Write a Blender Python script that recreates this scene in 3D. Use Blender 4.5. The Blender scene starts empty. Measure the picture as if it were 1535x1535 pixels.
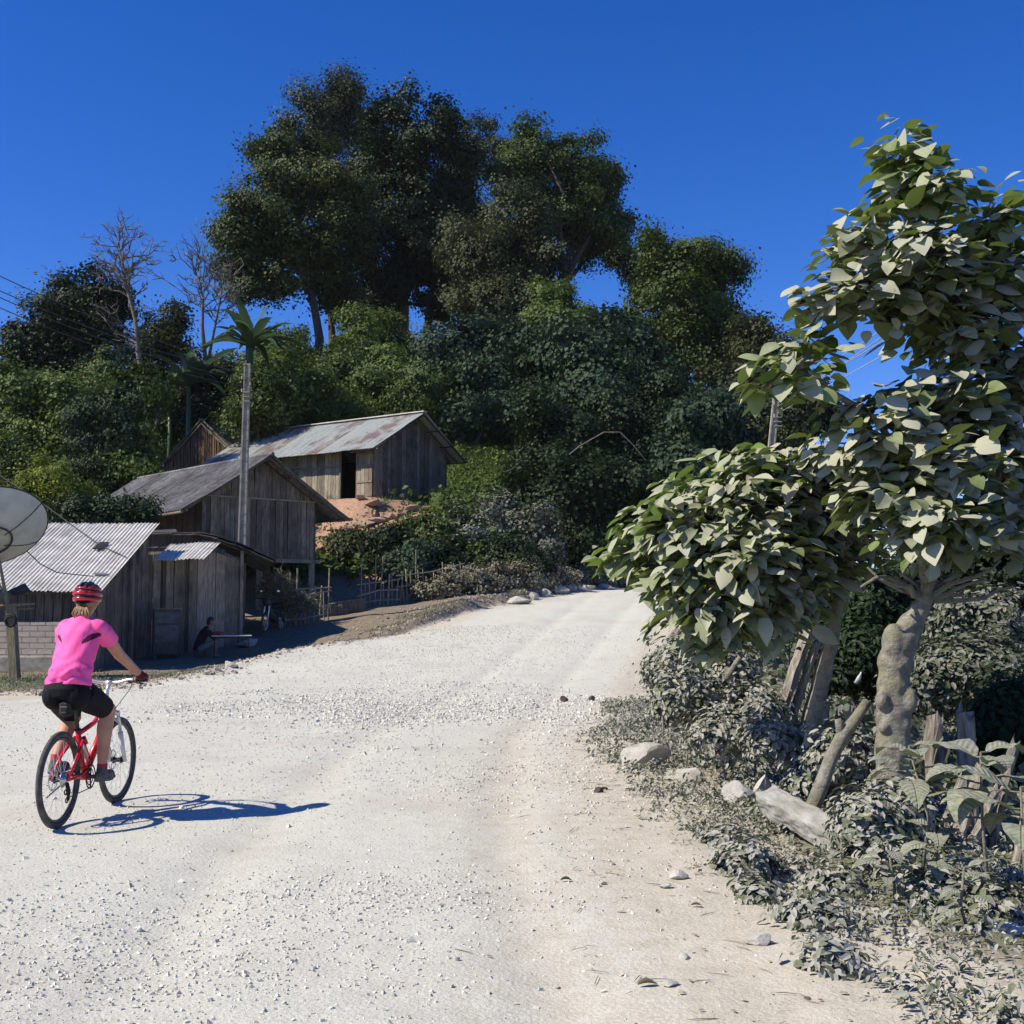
import bpy, bmesh, math, random
import numpy as np
from mathutils import Vector, Matrix, Quaternion
R = math.radians
sc = bpy.context.scene
COL = sc.collection
rng = np.random.default_rng(7)
F = 1790.0
PITCH = math.atan((904 - 767.5) / F)
CAM = np.array([0, 0, 1.6])
cP, sP = math.cos(PITCH), math.sin(PITCH)

def at(px, py, Y):
    """point seen at photo pixel (px, py) at ground distance Y"""
    u = (px - 767.5) / F
    v = -(py - 767.5) / F
    fwd = cP - v * sP
    up = sP + v * cP
    k = Y / fwd
    return np.array([u * k, Y, 1.6 + up * k])

def ss(a, b, x):
    t = np.clip((np.asarray(x, float) - a) / (b - a), 0, 1)
    return t * t * (3 - 2 * t)

# ---------------------------------------------------------------- noise
_perm = np.random.default_rng(3).random((256, 256))
def vnoise(x, y):
    xi = np.floor(x).astype(int); yi = np.floor(y).astype(int)
    fx = x - xi; fy = y - yi
    fx = fx * fx * (3 - 2 * fx); fy = fy * fy * (3 - 2 * fy)
    a = _perm[xi % 256, yi % 256]; b = _perm[(xi + 1) % 256, yi % 256]
    c = _perm[xi % 256, (yi + 1) % 256]; d = _perm[(xi + 1) % 256, (yi + 1) % 256]
    return (a * (1 - fx) + b * fx) * (1 - fy) + (c * (1 - fx) + d * fx) * fy - .5
def fbm(x, y, s=1., o=4):
    x = np.asarray(x, float); y = np.asarray(y, float)
    t = 0; a = 1.
    for i in range(o):
        t = t + a * vnoise(x * s + 17.3 * i, y * s + 5.1 * i)
        s *= 2.03; a *= .5
    return t

# ---------------------------------------------------------------- terrain
_ty = np.linspace(-50, 900, 9501)
_sl = .1 * ss(20, 28, _ty) * (1 - ss(42, 50, _ty))
_tz = np.cumsum(_sl) * .1
_tz -= np.interp(0, _ty, _tz)
def road_z(y): return np.interp(y, _ty, _tz)
def xL(y): return np.interp(y, [-50, 0, 10, 19, 23.3, 24.8, 28.5, 31.7, 37.2, 41, 47, 55, 65, 80, 400],
                            [-14, -12, -10, -8.1, -6.7, -5.9, -5.05, -2.96, -1.4, .75, 3.5, 8, 16, 30, 340])
def xR(y): return np.interp(y, [-50, 0, 4.6, 7.6, 10, 14, 24, 35, 45, 52, 60, 70, 400],
                            [3, 1.6, 1.35, 1.1, 1.1, 1.15, 2.2, 4.2, 6.2, 10, 18, 32, 380])
def toe(x): return np.interp(x, [-200, -40, -20, -12, -8, -4, -1, 2, 5, 9, 15, 25, 60],
                             [60, 46, 44, 43, 41.5, 40.5, 41, 45.5, 50.5, 57, 66, 85, 160])
HC = np.array([-5.8, 50.0]); HD = np.array([-.814, .577]); HN = np.array([.577, .814])   # upper house corner, long side, depth
def H(x, y):
    x = np.asarray(x, float); y = np.asarray(y, float)
    rz = road_z(y)
    yard = np.interp(y, [0, 20, 28, 32, 35, 40, 46, 500], [0, 0, 0, .25, .7, 1.65, 2.0, 2.2])
    wl = xL(y) + .35 * fbm(x, y, .9, 2)
    dl = wl - x
    k = ss(.0, 1.6, dl)
    base = rz * (1 - k) + yard * k
    base = base + .2 * ss(.0, .5, dl) * ss(31, 34, y) * (1 - ss(1.6, 4.5, dl))
    base = base + .1 * ss(.0, .5, dl) * (1 - ss(1., 2.2, dl)) * ss(22, 25, y)
    # right side falls away
    d = x - xR(y)
    base = base - np.interp(d, [0, 1, 2.5, 4, 6, 10, 20, 60, 400], [0, .06, .16, .4, 1.3, 3.2, 6, 10, 14])
    base = base + .12 * ss(.3, 1.2, d) * (1 - ss(1.6, 3, d)) * (.5 + fbm(x, y, .8, 2))
    # hill
    u = y - toe(x)
    f = np.interp(u, [0, 1, 3, 8, 12, 18, 24, 33, 40, 60, 100, 300], [0, .4, 1.4, 3.7, 4.0, 4.6, 8.5, 14., 16.2, 17.2, 14, 0])
    lat = (1 - ss(9, 27, x - (y - 60) * .15)) * (1 - .35 * ss(18, 45, -x)) * (1 - ss(60, 160, -x))
    h = f * lat
    h = h + ss(2, 9, u) * lat * 1.2 * fbm(x, y, .13, 3)
    z = base + h
    # terrace of the upper house
    q = np.stack([x - HC[0], y - HC[1]], -1)
    a = q @ HD; b = q @ HN
    m = ss(-2.2, -.6, a) * (1 - ss(9.8, 12, a)) * ss(-2.6, -1.1, b) * (1 - ss(5.4, 8, b))
    z = z * (1 - m) + 5.93 * m
    z = z + 2.6 * ss(51, 57.5, y) * ss(-4., -2.5, x) * (1 - ss(2, 7, x)) * (1 - ss(62, 72, y)) * (1 - m)
    # surface roughness
    onroad = ss(-.5, .6, x - xL(y)) * (1 - ss(-.4, .5, d))
    z = z + (.025 + .06 * (1 - onroad)) * fbm(x, y, .7, 3) + (.012 + .012 * (1 - onroad)) * fbm(x, y, 4, 3)
    # wheel tracks on the road
    tr = np.exp(-((x - (xR(y) - 1.15)) / .22) ** 2) + np.exp(-((x - (xR(y) - 2.9)) / .25) ** 2)
    z = z - .028 * tr * onroad
    return z
def H1(x, y): return float(H(np.array([x]), np.array([y]))[0])
def gp(px, py, y0=3., y1=140.):
    """where the sight line through a photo pixel meets the ground"""
    Ys = np.linspace(y0, y1, 4000)
    u = (px - 767.5) / F; v = -(py - 767.5) / F
    k = Ys / (cP - v * sP)
    X = u * k; Z = 1.6 + (sP + v * cP) * k
    hit = np.where(H(X, Ys) >= Z)[0]
    i = hit[0] if len(hit) else -1
    return np.array([X[i], Ys[i], H1(X[i], Ys[i])])

# ---------------------------------------------------------------- objects
def tag(o, label=None, cat=None, group=None, kind=None):
    if label: o['label'] = label
    if cat: o['category'] = cat
    if group: o['group'] = group
    if kind: o['kind'] = kind
    return o
def thing(name, loc, label, cat, group=None, rz=0.):
    o = bpy.data.objects.new(name, None); COL.objects.link(o)
    o.location = [float(v) for v in loc]; o.rotation_euler = (0, 0, rz)
    o.empty_display_size = .2
    return tag(o, label, cat, group)

def mesh_from(name, V, Fs, var=None, smooth=False, attrs=None):
    me = bpy.data.meshes.new(name)
    V = np.asarray(V, np.float32)
    me.vertices.add(len(V)); me.vertices.foreach_set('co', V.ravel())
    if isinstance(Fs, np.ndarray):
        n, k = Fs.shape
        me.loops.add(n * k); me.loops.foreach_set('vertex_index', Fs.ravel().astype(np.int32))
        me.polygons.add(n); me.polygons.foreach_set('loop_start', (np.arange(n) * k).astype(np.int32))
    else:
        ln = np.array([len(f) for f in Fs], np.int32)
        me.loops.add(int(ln.sum()))
        me.loops.foreach_set('vertex_index', np.concatenate([np.asarray(f, np.int32) for f in Fs]))
        me.polygons.add(len(Fs)); me.polygons.foreach_set('loop_start', np.concatenate([[0], np.cumsum(ln)[:-1]]).astype(np.int32))
        n = len(Fs)
    me.update(calc_edges=True)
    me.polygons.foreach_set('use_smooth', np.full(n, bool(smooth)))
    if var is not None:
        a = me.attributes.new('var', 'FLOAT', 'FACE'); a.data.foreach_set('value', np.asarray(var, np.float32))
    for k_, v_ in (attrs or {}).items():
        a = me.attributes.new(k_, 'FLOAT', 'POINT'); a.data.foreach_set('value', np.asarray(v_, np.float32))
    me.validate()
    return me
def link(name, me, mats, parent=None):
    o = bpy.data.objects.new(name, me); COL.objects.link(o)
    for m in (mats if isinstance(mats, (list, tuple)) else [mats]): me.materials.append(m)
    if parent is not None: o.parent = parent
    return o

def frame(d):
    d = np.asarray(d, float); d = d / (np.linalg.norm(d) + 1e-9)
    a = np.array([0, 0, 1.]) if abs(d[2]) < .9 else np.array([1., 0, 0])
    s = np.cross(a, d); s /= np.linalg.norm(s)
    return s, np.cross(d, s), d

class MB:
    def __init__(s): s.V = []; s.F = []; s.var = []; s.n = 0
    def add(s, V, Fs, var=None):
        V = np.asarray(V, float)
        s.V.append(V)
        for f in Fs: s.F.append([int(i) + s.n for i in f])
        v = random.random() if var is None else var
        s.var += [v] * len(Fs); s.n += len(V)
        return s
    def box(s, c, size, rz=0., rot=None, var=None, bev=0.):
        hx, hy, hz = [v / 2 for v in size]
        if bev <= 0:
            P = np.array([[x, y, z] for x in (-hx, hx) for y in (-hy, hy) for z in (-hz, hz)])
            Fs = [(0, 1, 3, 2), (4, 6, 7, 5), (0, 4, 5, 1), (2, 3, 7, 6), (0, 2, 6, 4), (1, 5, 7, 3)]
        else:
            b = bev
            lay = []
            for z, e in ((-hz, b), (-hz + b, 0), (hz - b, 0), (hz, b)):
                lay += [(-hx + e, -hy + b + e, z), (-hx + b + e, -hy + e, z), (hx - b - e, -hy + e, z), (hx - e, -hy + b + e, z),
                        (hx - e, hy - b - e, z), (hx - b - e, hy - e, z), (-hx + b + e, hy - e, z), (-hx + e, hy - b - e, z)]
            P = np.array(lay)
            Fs = [tuple(range(7, -1, -1)), tuple(range(24, 32))]
            for l in range(3):
                for i in range(8):
                    j = (i + 1) % 8
                    Fs.append((l * 8 + i, l * 8 + j, l * 8 + 8 + j, l * 8 + 8 + i))
        if rot is not None: P = P @ np.asarray(rot).T
        elif rz:
            cz, sz = math.cos(rz), math.sin(rz)
            P = P @ np.array([[cz, -sz, 0], [sz, cz, 0], [0, 0, 1]]).T
        return s.add(P + np.asarray(c, float), Fs, var)
    def beam(s, a, b, w, h, roll=0., var=None):
        """rectangular bar between two points"""
        a = np.asarray(a, float); b = np.asarray(b, float)
        sx, sy, d = frame(b - a)
        c, q = math.cos(roll), math.sin(roll)
        e1 = sx * c + sy * q; e2 = -sx * q + sy * c
        return s.box((a + b) / 2, (w, h, np.linalg.norm(b - a)), rot=np.stack([e1, e2, d], 1), var=var)
    def tube(s, pts, r, n=8, cap=True, var=None, wob=0., ell=1., seed=0):
        pts = np.asarray(pts, float); m = len(pts)
        r = np.full(m, r, float) if np.isscalar(r) else np.asarray(r, float)
        T = np.gradient(pts, axis=0) if m > 2 else np.tile(pts[1] - pts[0], (2, 1))
        sx, sy, d = frame(T[0])
        V = []
        rg = np.random.default_rng(seed + m)
        for i in range(m):
            d = T[i] / (np.linalg.norm(T[i]) + 1e-9)
            sx = sx - d * (sx @ d); sx /= np.linalg.norm(sx) + 1e-9
            sy = np.cross(d, sx)
            a = np.arange(n) * 2 * math.pi / n
            rr = r[i] * (1 + wob * (rg.random(n) - .5) * 2)
            V.append(pts[i] + (np.cos(a) * rr)[:, None] * sx + (np.sin(a) * rr * ell)[:, None] * sy)
        Fs = [(i * n + j, i * n + (j + 1) % n, (i + 1) * n + (j + 1) % n, (i + 1) * n + j) for i in range(m - 1) for j in range(n)]
        if cap: Fs += [tuple(range(n - 1, -1, -1)), tuple(range((m - 1) * n, m * n))]
        return s.add(np.concatenate(V), Fs, var)
    def ring(s, c, axis, rad, r, n=40, k=8, var=None, flat=1., arc=(0, 2 * math.pi), start=None):
        """torus (or arc of one) around axis"""
        sx, sy, d = frame(axis)
        if start is not None:
            sx = np.asarray(start, float); sx = sx - d * (sx @ d); sx /= np.linalg.norm(sx); sy = np.cross(d, sx)
        full = abs(arc[1] - arc[0] - 2 * math.pi) < 1e-6
        m = n if full else n + 1
        V = []
        for i in range(m):
            t = arc[0] + (arc[1] - arc[0]) * i / n
            o = math.cos(t) * sx + math.sin(t) * sy
            for j in range(k):
                p = 2 * math.pi * j / k
                V.append(np.asarray(c) + o * (rad + math.cos(p) * r) + d * math.sin(p) * r * flat)
        Fs = [(i * k + j, ((i + 1) % m) * k + j, ((i + 1) % m) * k + (j + 1) % k, i * k + (j + 1) % k) for i in range(n) for j in range(k)]
        return s.add(np.array(V), Fs, var)
    def cyl(s, a, b, r, r2=None, n=16, var=None): return s.tube([a, b], [r, r if r2 is None else r2], n, var=var)
    def ell(s, c, r, rot=None, nu=14, nv=10, var=None, f=None):
        V = []
        for i in range(nv + 1):
            ph = math.pi * i / nv
            for j in range(nu):
                th = 2 * math.pi * j / nu
                V.append((math.sin(ph) * math.cos(th), math.sin(ph) * math.sin(th), math.cos(ph)))
        V = np.array(V)
        if f is not None: V = f(V)
        V = V * np.asarray(r, float)
        if rot is not None: V = V @ np.asarray(rot).T
        Fs = [(i * nu + j, (i + 1) * nu + j, (i + 1) * nu + (j + 1) % nu, i * nu + (j + 1) % nu) for i in range(nv) for j in range(nu)]
        return s.add(V + np.asarray(c, float), Fs, var)
    def caps(s, a, b, r0, r1=None, n=14):
        """tapered capsule"""
        r1 = r0 if r1 is None else r1
        a = np.asarray(a, float); b = np.asarray(b, float); d = (b - a); L = np.linalg.norm(d) + 1e-9; d = d / L
        pts = []; rr = []
        for t in (1., .8, .5, .25): pts.append(a - d * r0 * t * .98); rr.append(r0 * math.sqrt(max(0, 1 - (t * .98) ** 2)) + 1e-4)
        for t in (0, .5, 1.): pts.append(a + d * L * t); rr.append(r0 + (r1 - r0) * t)
        for t in (.25, .5, .8, 1.): pts.append(b + d * r1 * t * .98); rr.append(r1 * math.sqrt(max(0, 1 - (t * .98) ** 2)) + 1e-4)
        pts = np.array(pts); sx, sy, d = frame(d)
        ang = np.arange(n) * 2 * math.pi / n
        V = np.concatenate([p + (np.cos(ang) * q)[:, None] * sx + (np.sin(ang) * q)[:, None] * sy for p, q in zip(pts, rr)])
        m = len(pts)
        Fs = [(i * n + j, i * n + (j + 1) % n, (i + 1) * n + (j + 1) % n, (i + 1) * n + j) for i in range(m - 1) for j in range(n)]
        Fs += [tuple(range(n - 1, -1, -1)), tuple(range((m - 1) * n, m * n))]
        return s.add(V, Fs, 0.5)
    def loft(s, secs, n=20):
        """elliptical sections: (centre, half width along y, half depth, axis direction)"""
        V = []
        for c, w, t, d in secs:
            d = np.asarray(d, float); d /= np.linalg.norm(d)
            e1 = np.array([0, 1., 0]); e1 -= d * (e1 @ d); e1 /= np.linalg.norm(e1)
            e2 = np.cross(d, e1)
            a = np.arange(n) * 2 * math.pi / n
            V.append(np.asarray(c) + (np.cos(a) * w)[:, None] * e1 + (np.sin(a) * t)[:, None] * e2)
        m = len(secs)
        Fs = [(i * n + j, i * n + (j + 1) % n, (i + 1) * n + (j + 1) % n, (i + 1) * n + j) for i in range(m - 1) for j in range(n)]
        Fs += [tuple(range(n - 1, -1, -1)), tuple(range((m - 1) * n, m * n))]
        return s.add(np.concatenate(V), Fs, .5)
    def slab(s, P, t, var=None):
        """quad or polygon P given a thickness t straight down its normal"""
        P = np.asarray(P, float); nrm = np.cross(P[1] - P[0], P[2] - P[0]); nrm /= np.linalg.norm(nrm)
        n = len(P); V = np.concatenate([P, P - nrm * t])
        Fs = [tuple(range(n)), tuple(range(2 * n - 1, n - 1, -1))] + [(i, n + i, n + (i + 1) % n, (i + 1) % n) for i in range(n)]
        return s.add(V, Fs, var)
    def build(s, name, mat, parent=None, smooth=False, local=False):
        V = np.concatenate(s.V)
        if parent is not None and not local: V = V - np.array(root_loc(parent))
        o = link(name, mesh_from(name, V, s.F, s.var, smooth), mat, parent)
        return o
def root_loc(o):
    l = np.zeros(3)
    while o is not None:
        l = l + np.array(o.location); o = o.parent
    return l

def remesh(mb, voxel=.007, it=3, fac=.5):
    me = mesh_from('tmp', np.concatenate(mb.V), mb.F)
    o = bpy.data.objects.new('tmp', me); COL.objects.link(o)
    m = o.modifiers.new('r', 'REMESH'); m.mode = 'VOXEL'; m.voxel_size = voxel; m.use_smooth_shade = True
    m = o.modifiers.new('s', 'SMOOTH'); m.factor = fac; m.iterations = it
    dg = bpy.context.evaluated_depsgraph_get(); dg.update()
    me2 = bpy.data.meshes.new_from_object(o.evaluated_get(dg))
    bpy.data.objects.remove(o); bpy.data.meshes.remove(me)
    return me2

# ---------------------------------------------------------------- materials
def new_mat(name):
    m = bpy.data.materials.new(name); m.use_nodes = True
    nt = m.node_tree; nt.nodes.clear()
    return m, nt
def N(nt, t, **kw):
    n = nt.nodes.new(t)
    for k, v in kw.items():
        if k in ('operation', 'blend_type', 'data_type', 'attribute_name', 'feature', 'noise_dimensions', 'musgrave_type', 'bands_direction', 'wave_type', 'distance', 'offset'):
            setattr(n, k, v)
        else: n.inputs[k].default_value = v
    return n
def c4(c): return (c[0], c[1], c[2], 1.)
def mix(nt, f, a, b, bt='MIX'):
    n = nt.nodes.new('ShaderNodeMix'); n.data_type = 'RGBA'; n.blend_type = bt
    for sock, v in ((0, f), (6, a), (7, b)):
        if hasattr(v, 'is_linked') or hasattr(v, 'links'): nt.links.new(v, n.inputs[sock])
        else: n.inputs[sock].default_value = v if sock == 0 else c4(v)
    return n.outputs[2]
def mth(nt, op, a, b=None, c=None, clamp=False):
    n = nt.nodes.new('ShaderNodeMath'); n.operation = op; n.use_clamp = clamp
    for i, v in enumerate((a, b, c)):
        if v is None: continue
        if hasattr(v, 'links'): nt.links.new(v, n.inputs[i])
        else: n.inputs[i].default_value = v
    return n.outputs[0]
def rng_map(nt, v, a, b, c=0., d=1.):
    n = nt.nodes.new('ShaderNodeMapRange'); nt.links.new(v, n.inputs[0])
    for i, q in enumerate((a, b, c, d)): n.inputs[i + 1].default_value = q
    return n.outputs[0]
def coords(nt, kind='Object', scale=(1, 1, 1)):
    tc = nt.nodes.new('ShaderNodeTexCoord'); mp = nt.nodes.new('ShaderNodeMapping')
    mp.inputs['Scale'].default_value = scale
    if kind == 'World':
        g = nt.nodes.new('ShaderNodeNewGeometry'); nt.links.new(g.outputs['Position'], mp.inputs[0])
    else: nt.links.new(tc.outputs[kind], mp.inputs[0])
    return mp.outputs[0]
def noise(nt, vec, scale, detail=4., rough=.6):
    n = nt.nodes.new('ShaderNodeTexNoise'); n.inputs['Scale'].default_value = scale
    n.inputs['Detail'].default_value = detail; n.inputs['Roughness'].default_value = rough
    nt.links.new(vec, n.inputs['Vector']); return n.outputs['Fac']
def attr(nt, name):
    n = nt.nodes.new('ShaderNodeAttribute'); n.attribute_name = name; return n.outputs['Fac']
def bump(nt, h, strength, dist=.01, nrm=None):
    n = nt.nodes.new('ShaderNodeBump'); n.inputs['Strength'].default_value = strength; n.inputs['Distance'].default_value = dist
    nt.links.new(h, n.inputs['Height'])
    if nrm is not None: nt.links.new(nrm, n.inputs['Normal'])
    return n.outputs[0]
def out(nt, shader):
    o = nt.nodes.new('ShaderNodeOutputMaterial'); nt.links.new(shader, o.inputs[0])
def bsdf(nt, col, rough=.7, metal=0., spec=.3, normal=None):
    b = nt.nodes.new('ShaderNodeBsdfPrincipled')
    if hasattr(col, 'links'): nt.links.new(col, b.inputs['Base Color'])
    else: b.inputs['Base Color'].default_value = c4(col)
    if hasattr(rough, 'links'): nt.links.new(rough, b.inputs['Roughness'])
    else: b.inputs['Roughness'].default_value = rough
    b.inputs['Metallic'].default_value = metal
    b.inputs['Specular IOR Level'].default_value = spec
    if normal is not None: nt.links.new(normal, b.inputs['Normal'])
    return b.outputs[0]

def pmat(name, a, b, scale=6., rough=.75, metal=0., spec=.25, bumps=.3, bd=.01, stretch=(1, 1, 1), var=0., contrast=(.35, .65), detail=5., dirt=None):
    """two-tone surface broken up by noise; var: how much each piece differs in tone"""
    m, nt = new_mat(name)
    v = coords(nt, 'Object', stretch)
    f = noise(nt, v, scale, detail)
    col = mix(nt, rng_map(nt, f, contrast[0], contrast[1]), a, b)
    if dirt is not None:
        f2 = noise(nt, coords(nt), dirt[1], 4)
        col = mix(nt, rng_map(nt, f2, dirt[2], dirt[3]), col, dirt[0])
    if var:
        k = rng_map(nt, attr(nt, 'var'), 0, 1, 1 - var, 1 + var)
        hs = nt.nodes.new('ShaderNodeHueSaturation'); nt.links.new(k, hs.inputs['Value']); nt.links.new(col, hs.inputs['Color'])
        col = hs.outputs[0]
    nrm = bump(nt, f, bumps, bd) if bumps else None
    out(nt, bsdf(nt, col, rough, metal, spec, nrm))
    return m

def leafmat(name, a, b, dust=None, dustamt=0., trans=.3, rough=.55, spec=.25, tcol=None, under=None):
    """leaf: each leaf its own tone between a and b; dust lies on the upper side only"""
    m, nt = new_mat(name)
    va = attr(nt, 'var')
    col = mix(nt, va, a, b)
    if dust is not None:
        w = nt.nodes.new('ShaderNodeTexWhiteNoise'); w.noise_dimensions = '1D'
        nt.links.new(va, w.inputs['W'])
        n = noise(nt, coords(nt), 9., 3)
        amt = mth(nt, 'ADD', mth(nt, 'MULTIPLY', w.outputs['Value'], .9), mth(nt, 'MULTIPLY', n, .5))
        amt = rng_map(nt, amt, .95 - dustamt, 1.25 - dustamt * .75)
        g = nt.nodes.new('ShaderNodeNewGeometry')
        amt = mth(nt, 'MULTIPLY', amt, mth(nt, 'SUBTRACT', 1., mth(nt, 'MULTIPLY', g.outputs['Backfacing'], .8)))
        col2 = mix(nt, amt, col, dust)
        col = col2
    d = bsdf(nt, col, rough, 0, spec)
    t = nt.nodes.new('ShaderNodeBsdfTranslucent')
    if tcol is None: nt.links.new(col, t.inputs[0])
    else: t.inputs[0].default_value = c4(tcol)
    ms = nt.nodes.new('ShaderNodeMixShader'); ms.inputs[0].default_value = trans
    nt.links.new(d, ms.inputs[1]); nt.links.new(t.outputs[0], ms.inputs[2])
    out(nt, ms.outputs[0])
    return m

M = {}
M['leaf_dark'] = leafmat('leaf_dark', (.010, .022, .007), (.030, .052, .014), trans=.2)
M['leaf_grass'] = leafmat('leaf_grass', (.075, .13, .02), (.17, .25, .045), trans=.35)
M['leaf_mid'] = leafmat('leaf_mid', (.04, .068, .014), (.10, .14, .03), trans=.3)
M['leaf_bright'] = leafmat('leaf_bright', (.06, .10, .02), (.16, .215, .045), trans=.35)
M['leaf_yellow'] = leafmat('leaf_yellow', (.10, .14, .018), (.28, .33, .05), trans=.35)
M['leaf_olive'] = leafmat('leaf_olive', (.034, .048, .016), (.078, .092, .032), trans=.3)
M['leaf_brown'] = leafmat('leaf_brown', (.028, .042, .018), (.065, .078, .030), trans=.25)
M['leaf_gum'] = leafmat('leaf_gum', (.032, .055, .014), (.095, .12, .03), trans=.3)
M['leaf_blue'] = leafmat('leaf_blue', (.018, .040, .018), (.05, .085, .042), trans=.2, rough=.6, spec=.25)
M['leaf_mango'] = leafmat('leaf_mango', (.018, .036, .015), (.06, .088, .034), trans=.15, rough=.55, spec=.2)
M['leaf_dustgrey'] = leafmat('leaf_dustgrey', (.05, .07, .035), (.11, .13, .075), (.24, .235, .19), .45, trans=.15, rough=.8, spec=.1)
M['leaf_dry'] = leafmat('leaf_dry', (.09, .085, .05), (.18, .165, .10), (.27, .25, .19), .4, trans=.1, rough=.9, spec=.05)
M['leaf_dusty'] = leafmat('leaf_dusty', (.05, .085, .018), (.14, .20, .045), (.43, .425, .31), .76, trans=.22, rough=.75, spec=.15, tcol=(.16, .22, .04))
M['leaf_dusty_top'] = leafmat('leaf_dusty_top', (.07, .12, .02), (.20, .28, .055), (.42, .43, .29), .62, trans=.3, rough=.65, spec=.2, tcol=(.2, .28, .05))
M['leaf_weed'] = leafmat('leaf_weed', (.11, .125, .075), (.18, .195, .125), (.36, .35, .30), .6, trans=.1, rough=.9, spec=.05)
M['leaf_big'] = leafmat('leaf_big', (.08, .12, .04), (.15, .19, .07), (.36, .355, .30), .7, trans=.2, rough=.8, spec=.1, tcol=(.14, .2, .05))
def big_leaf_mat():
    m, nt = new_mat('leaf_big')
    va = attr(nt, 'var'); u = attr(nt, 'lu'); v = attr(nt, 'lv')
    col = mix(nt, va, (.08, .12, .04), (.15, .19, .07))
    n = noise(nt, coords(nt), 22, 5, .7); n2 = noise(nt, coords(nt), 70, 3)
    col = mix(nt, rng_map(nt, n, .32, .6, .25, .92), col, (.36, .355, .30))
    av = mth(nt, 'ABSOLUTE', v)
    rib = mth(nt, 'SINE', mth(nt, 'MULTIPLY', mth(nt, 'SUBTRACT', u, mth(nt, 'MULTIPLY', av, .9)), 62.))
    vein = rng_map(nt, rib, .82, 1.); mid = rng_map(nt, av, .0, .014, 1., 0.)
    k = mth(nt, 'MAXIMUM', mth(nt, 'MULTIPLY', vein, .35), mth(nt, 'MULTIPLY', mid, .8))
    col = mix(nt, k, col, (.20, .215, .12))
    h = mth(nt, 'ADD', mth(nt, 'MULTIPLY', rib, -.5), mth(nt, 'ADD', mth(nt, 'MULTIPLY', mid, -1.5), mth(nt, 'MULTIPLY', n2, .8)))
    d = bsdf(nt, col, .8, 0, .1, bump(nt, h, .8, .004))
    t = nt.nodes.new('ShaderNodeBsdfTranslucent'); t.inputs[0].default_value = (.14, .2, .05, 1)
    ms = nt.nodes.new('ShaderNodeMixShader'); ms.inputs[0].default_value = .18
    nt.links.new(d, ms.inputs[1]); nt.links.new(t.outputs[0], ms.inputs[2]); out(nt, ms.outputs[0]); return m
M['leaf_big'] = big_leaf_mat()
M['leaf_banana'] = leafmat('leaf_banana', (.05, .095, .04), (.11, .165, .075), trans=.3, rough=.4, spec=.4)
M['grass_dusty'] = leafmat('grass_dusty', (.14, .16, .08), (.28, .28, .18), trans=.15, rough=.9, spec=.05)
M['grass_green'] = leafmat('grass_green', (.05, .09, .02), (.13, .17, .05), trans=.25, rough=.8, spec=.1)
M['bark'] = pmat('bark', (.045, .038, .032), (.11, .095, .078), 14, .9, bumps=.7, bd=.02, stretch=(1, 1, .35))
M['bark_pale'] = pmat('bark_pale', (.16, .14, .115), (.30, .27, .225), 10, .9, bumps=.6, bd=.02, stretch=(1, 1, .4))
M['bark_dead'] = pmat('bark_dead', (.10, .085, .072), (.21, .18, .155), 8, .9, bumps=.3)
def bark_dusty():
    m, nt = new_mat('bark_dusty')
    f = noise(nt, coords(nt), 14, 9, .7); w = noise(nt, coords(nt, 'Object', (1, 1, 2.6)), 6, 8, .7); g = noise(nt, coords(nt), 3.5, 4)
    col = mix(nt, rng_map(nt, f, .35, .65), (.18, .16, .125), (.36, .335, .275))
    col = mix(nt, rng_map(nt, w, .34, .43, .8, 0.), col, (.10, .085, .065))
    col = mix(nt, rng_map(nt, g, .5, .68), col, (.24, .23, .14))
    h = mth(nt, 'ADD', mth(nt, 'MULTIPLY', f, 1.), mth(nt, 'MULTIPLY', w, .8))
    out(nt, bsdf(nt, col, .95, 0, .1, bump(nt, h, 1., .035))); return m
M['bark_dusty'] = bark_dusty()
M['beam'] = pmat('beam', (.27, .26, .23), (.42, .40, .36), 12, .95, bumps=.8, bd=.02, detail=8, dirt=((.20, .19, .14), 3., .5, .7))
M['wood_split'] = pmat('wood_split', (.13, .11, .09), (.34, .30, .255), 9, .95, bumps=1., bd=.03, stretch=(3, 3, .35), var=.25, detail=8)
M['rubble'] = pmat('rubble', (.26, .21, .16), (.42, .36, .29), 25, .95, bumps=0, var=.25)
M['plank'] = pmat('plank', (.098, .078, .058), (.235, .195, .15), 6, .9, bumps=.5, bd=.01, stretch=(5, 5, .5), var=.42, detail=7, dirt=((.05, .045, .04), 1.3, .5, .75))
M['plank_pale'] = pmat('plank_pale', (.17, .138, .10), (.35, .30, .225), 6, .9, bumps=.5, bd=.01, stretch=(5, 5, .5), var=.38, detail=7, dirt=((.09, .075, .06), 1.2, .5, .75))
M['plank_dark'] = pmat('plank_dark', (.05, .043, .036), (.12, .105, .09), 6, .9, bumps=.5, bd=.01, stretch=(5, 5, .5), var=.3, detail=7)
M['post'] = pmat('post', (.13, .11, .07), (.26, .23, .15), 8, .9, bumps=.6, bd=.01, stretch=(4, 4, .6), detail=7)
M['bamboo'] = pmat('bamboo', (.16, .135, .09), (.32, .28, .20), 9, .8, bumps=.3, var=.35)
M['thatch'] = pmat('thatch', (.19, .125, .085), (.40, .28, .195), 10, .95, bumps=.8, bd=.03, stretch=(6, 6, .8), var=.3, detail=8)
M['thatch_grey'] = pmat('thatch_grey', (.17, .14, .105), (.33, .285, .22), 10, .95, bumps=.8, bd=.03, stretch=(6, 6, .8), var=.3, detail=8)
M['concrete'] = pmat('concrete', (.22, .20, .165), (.36, .335, .285), 7, .9, bumps=.3, bd=.01, detail=8, dirt=((.16, .14, .11), 1.6, .5, .8))
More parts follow.
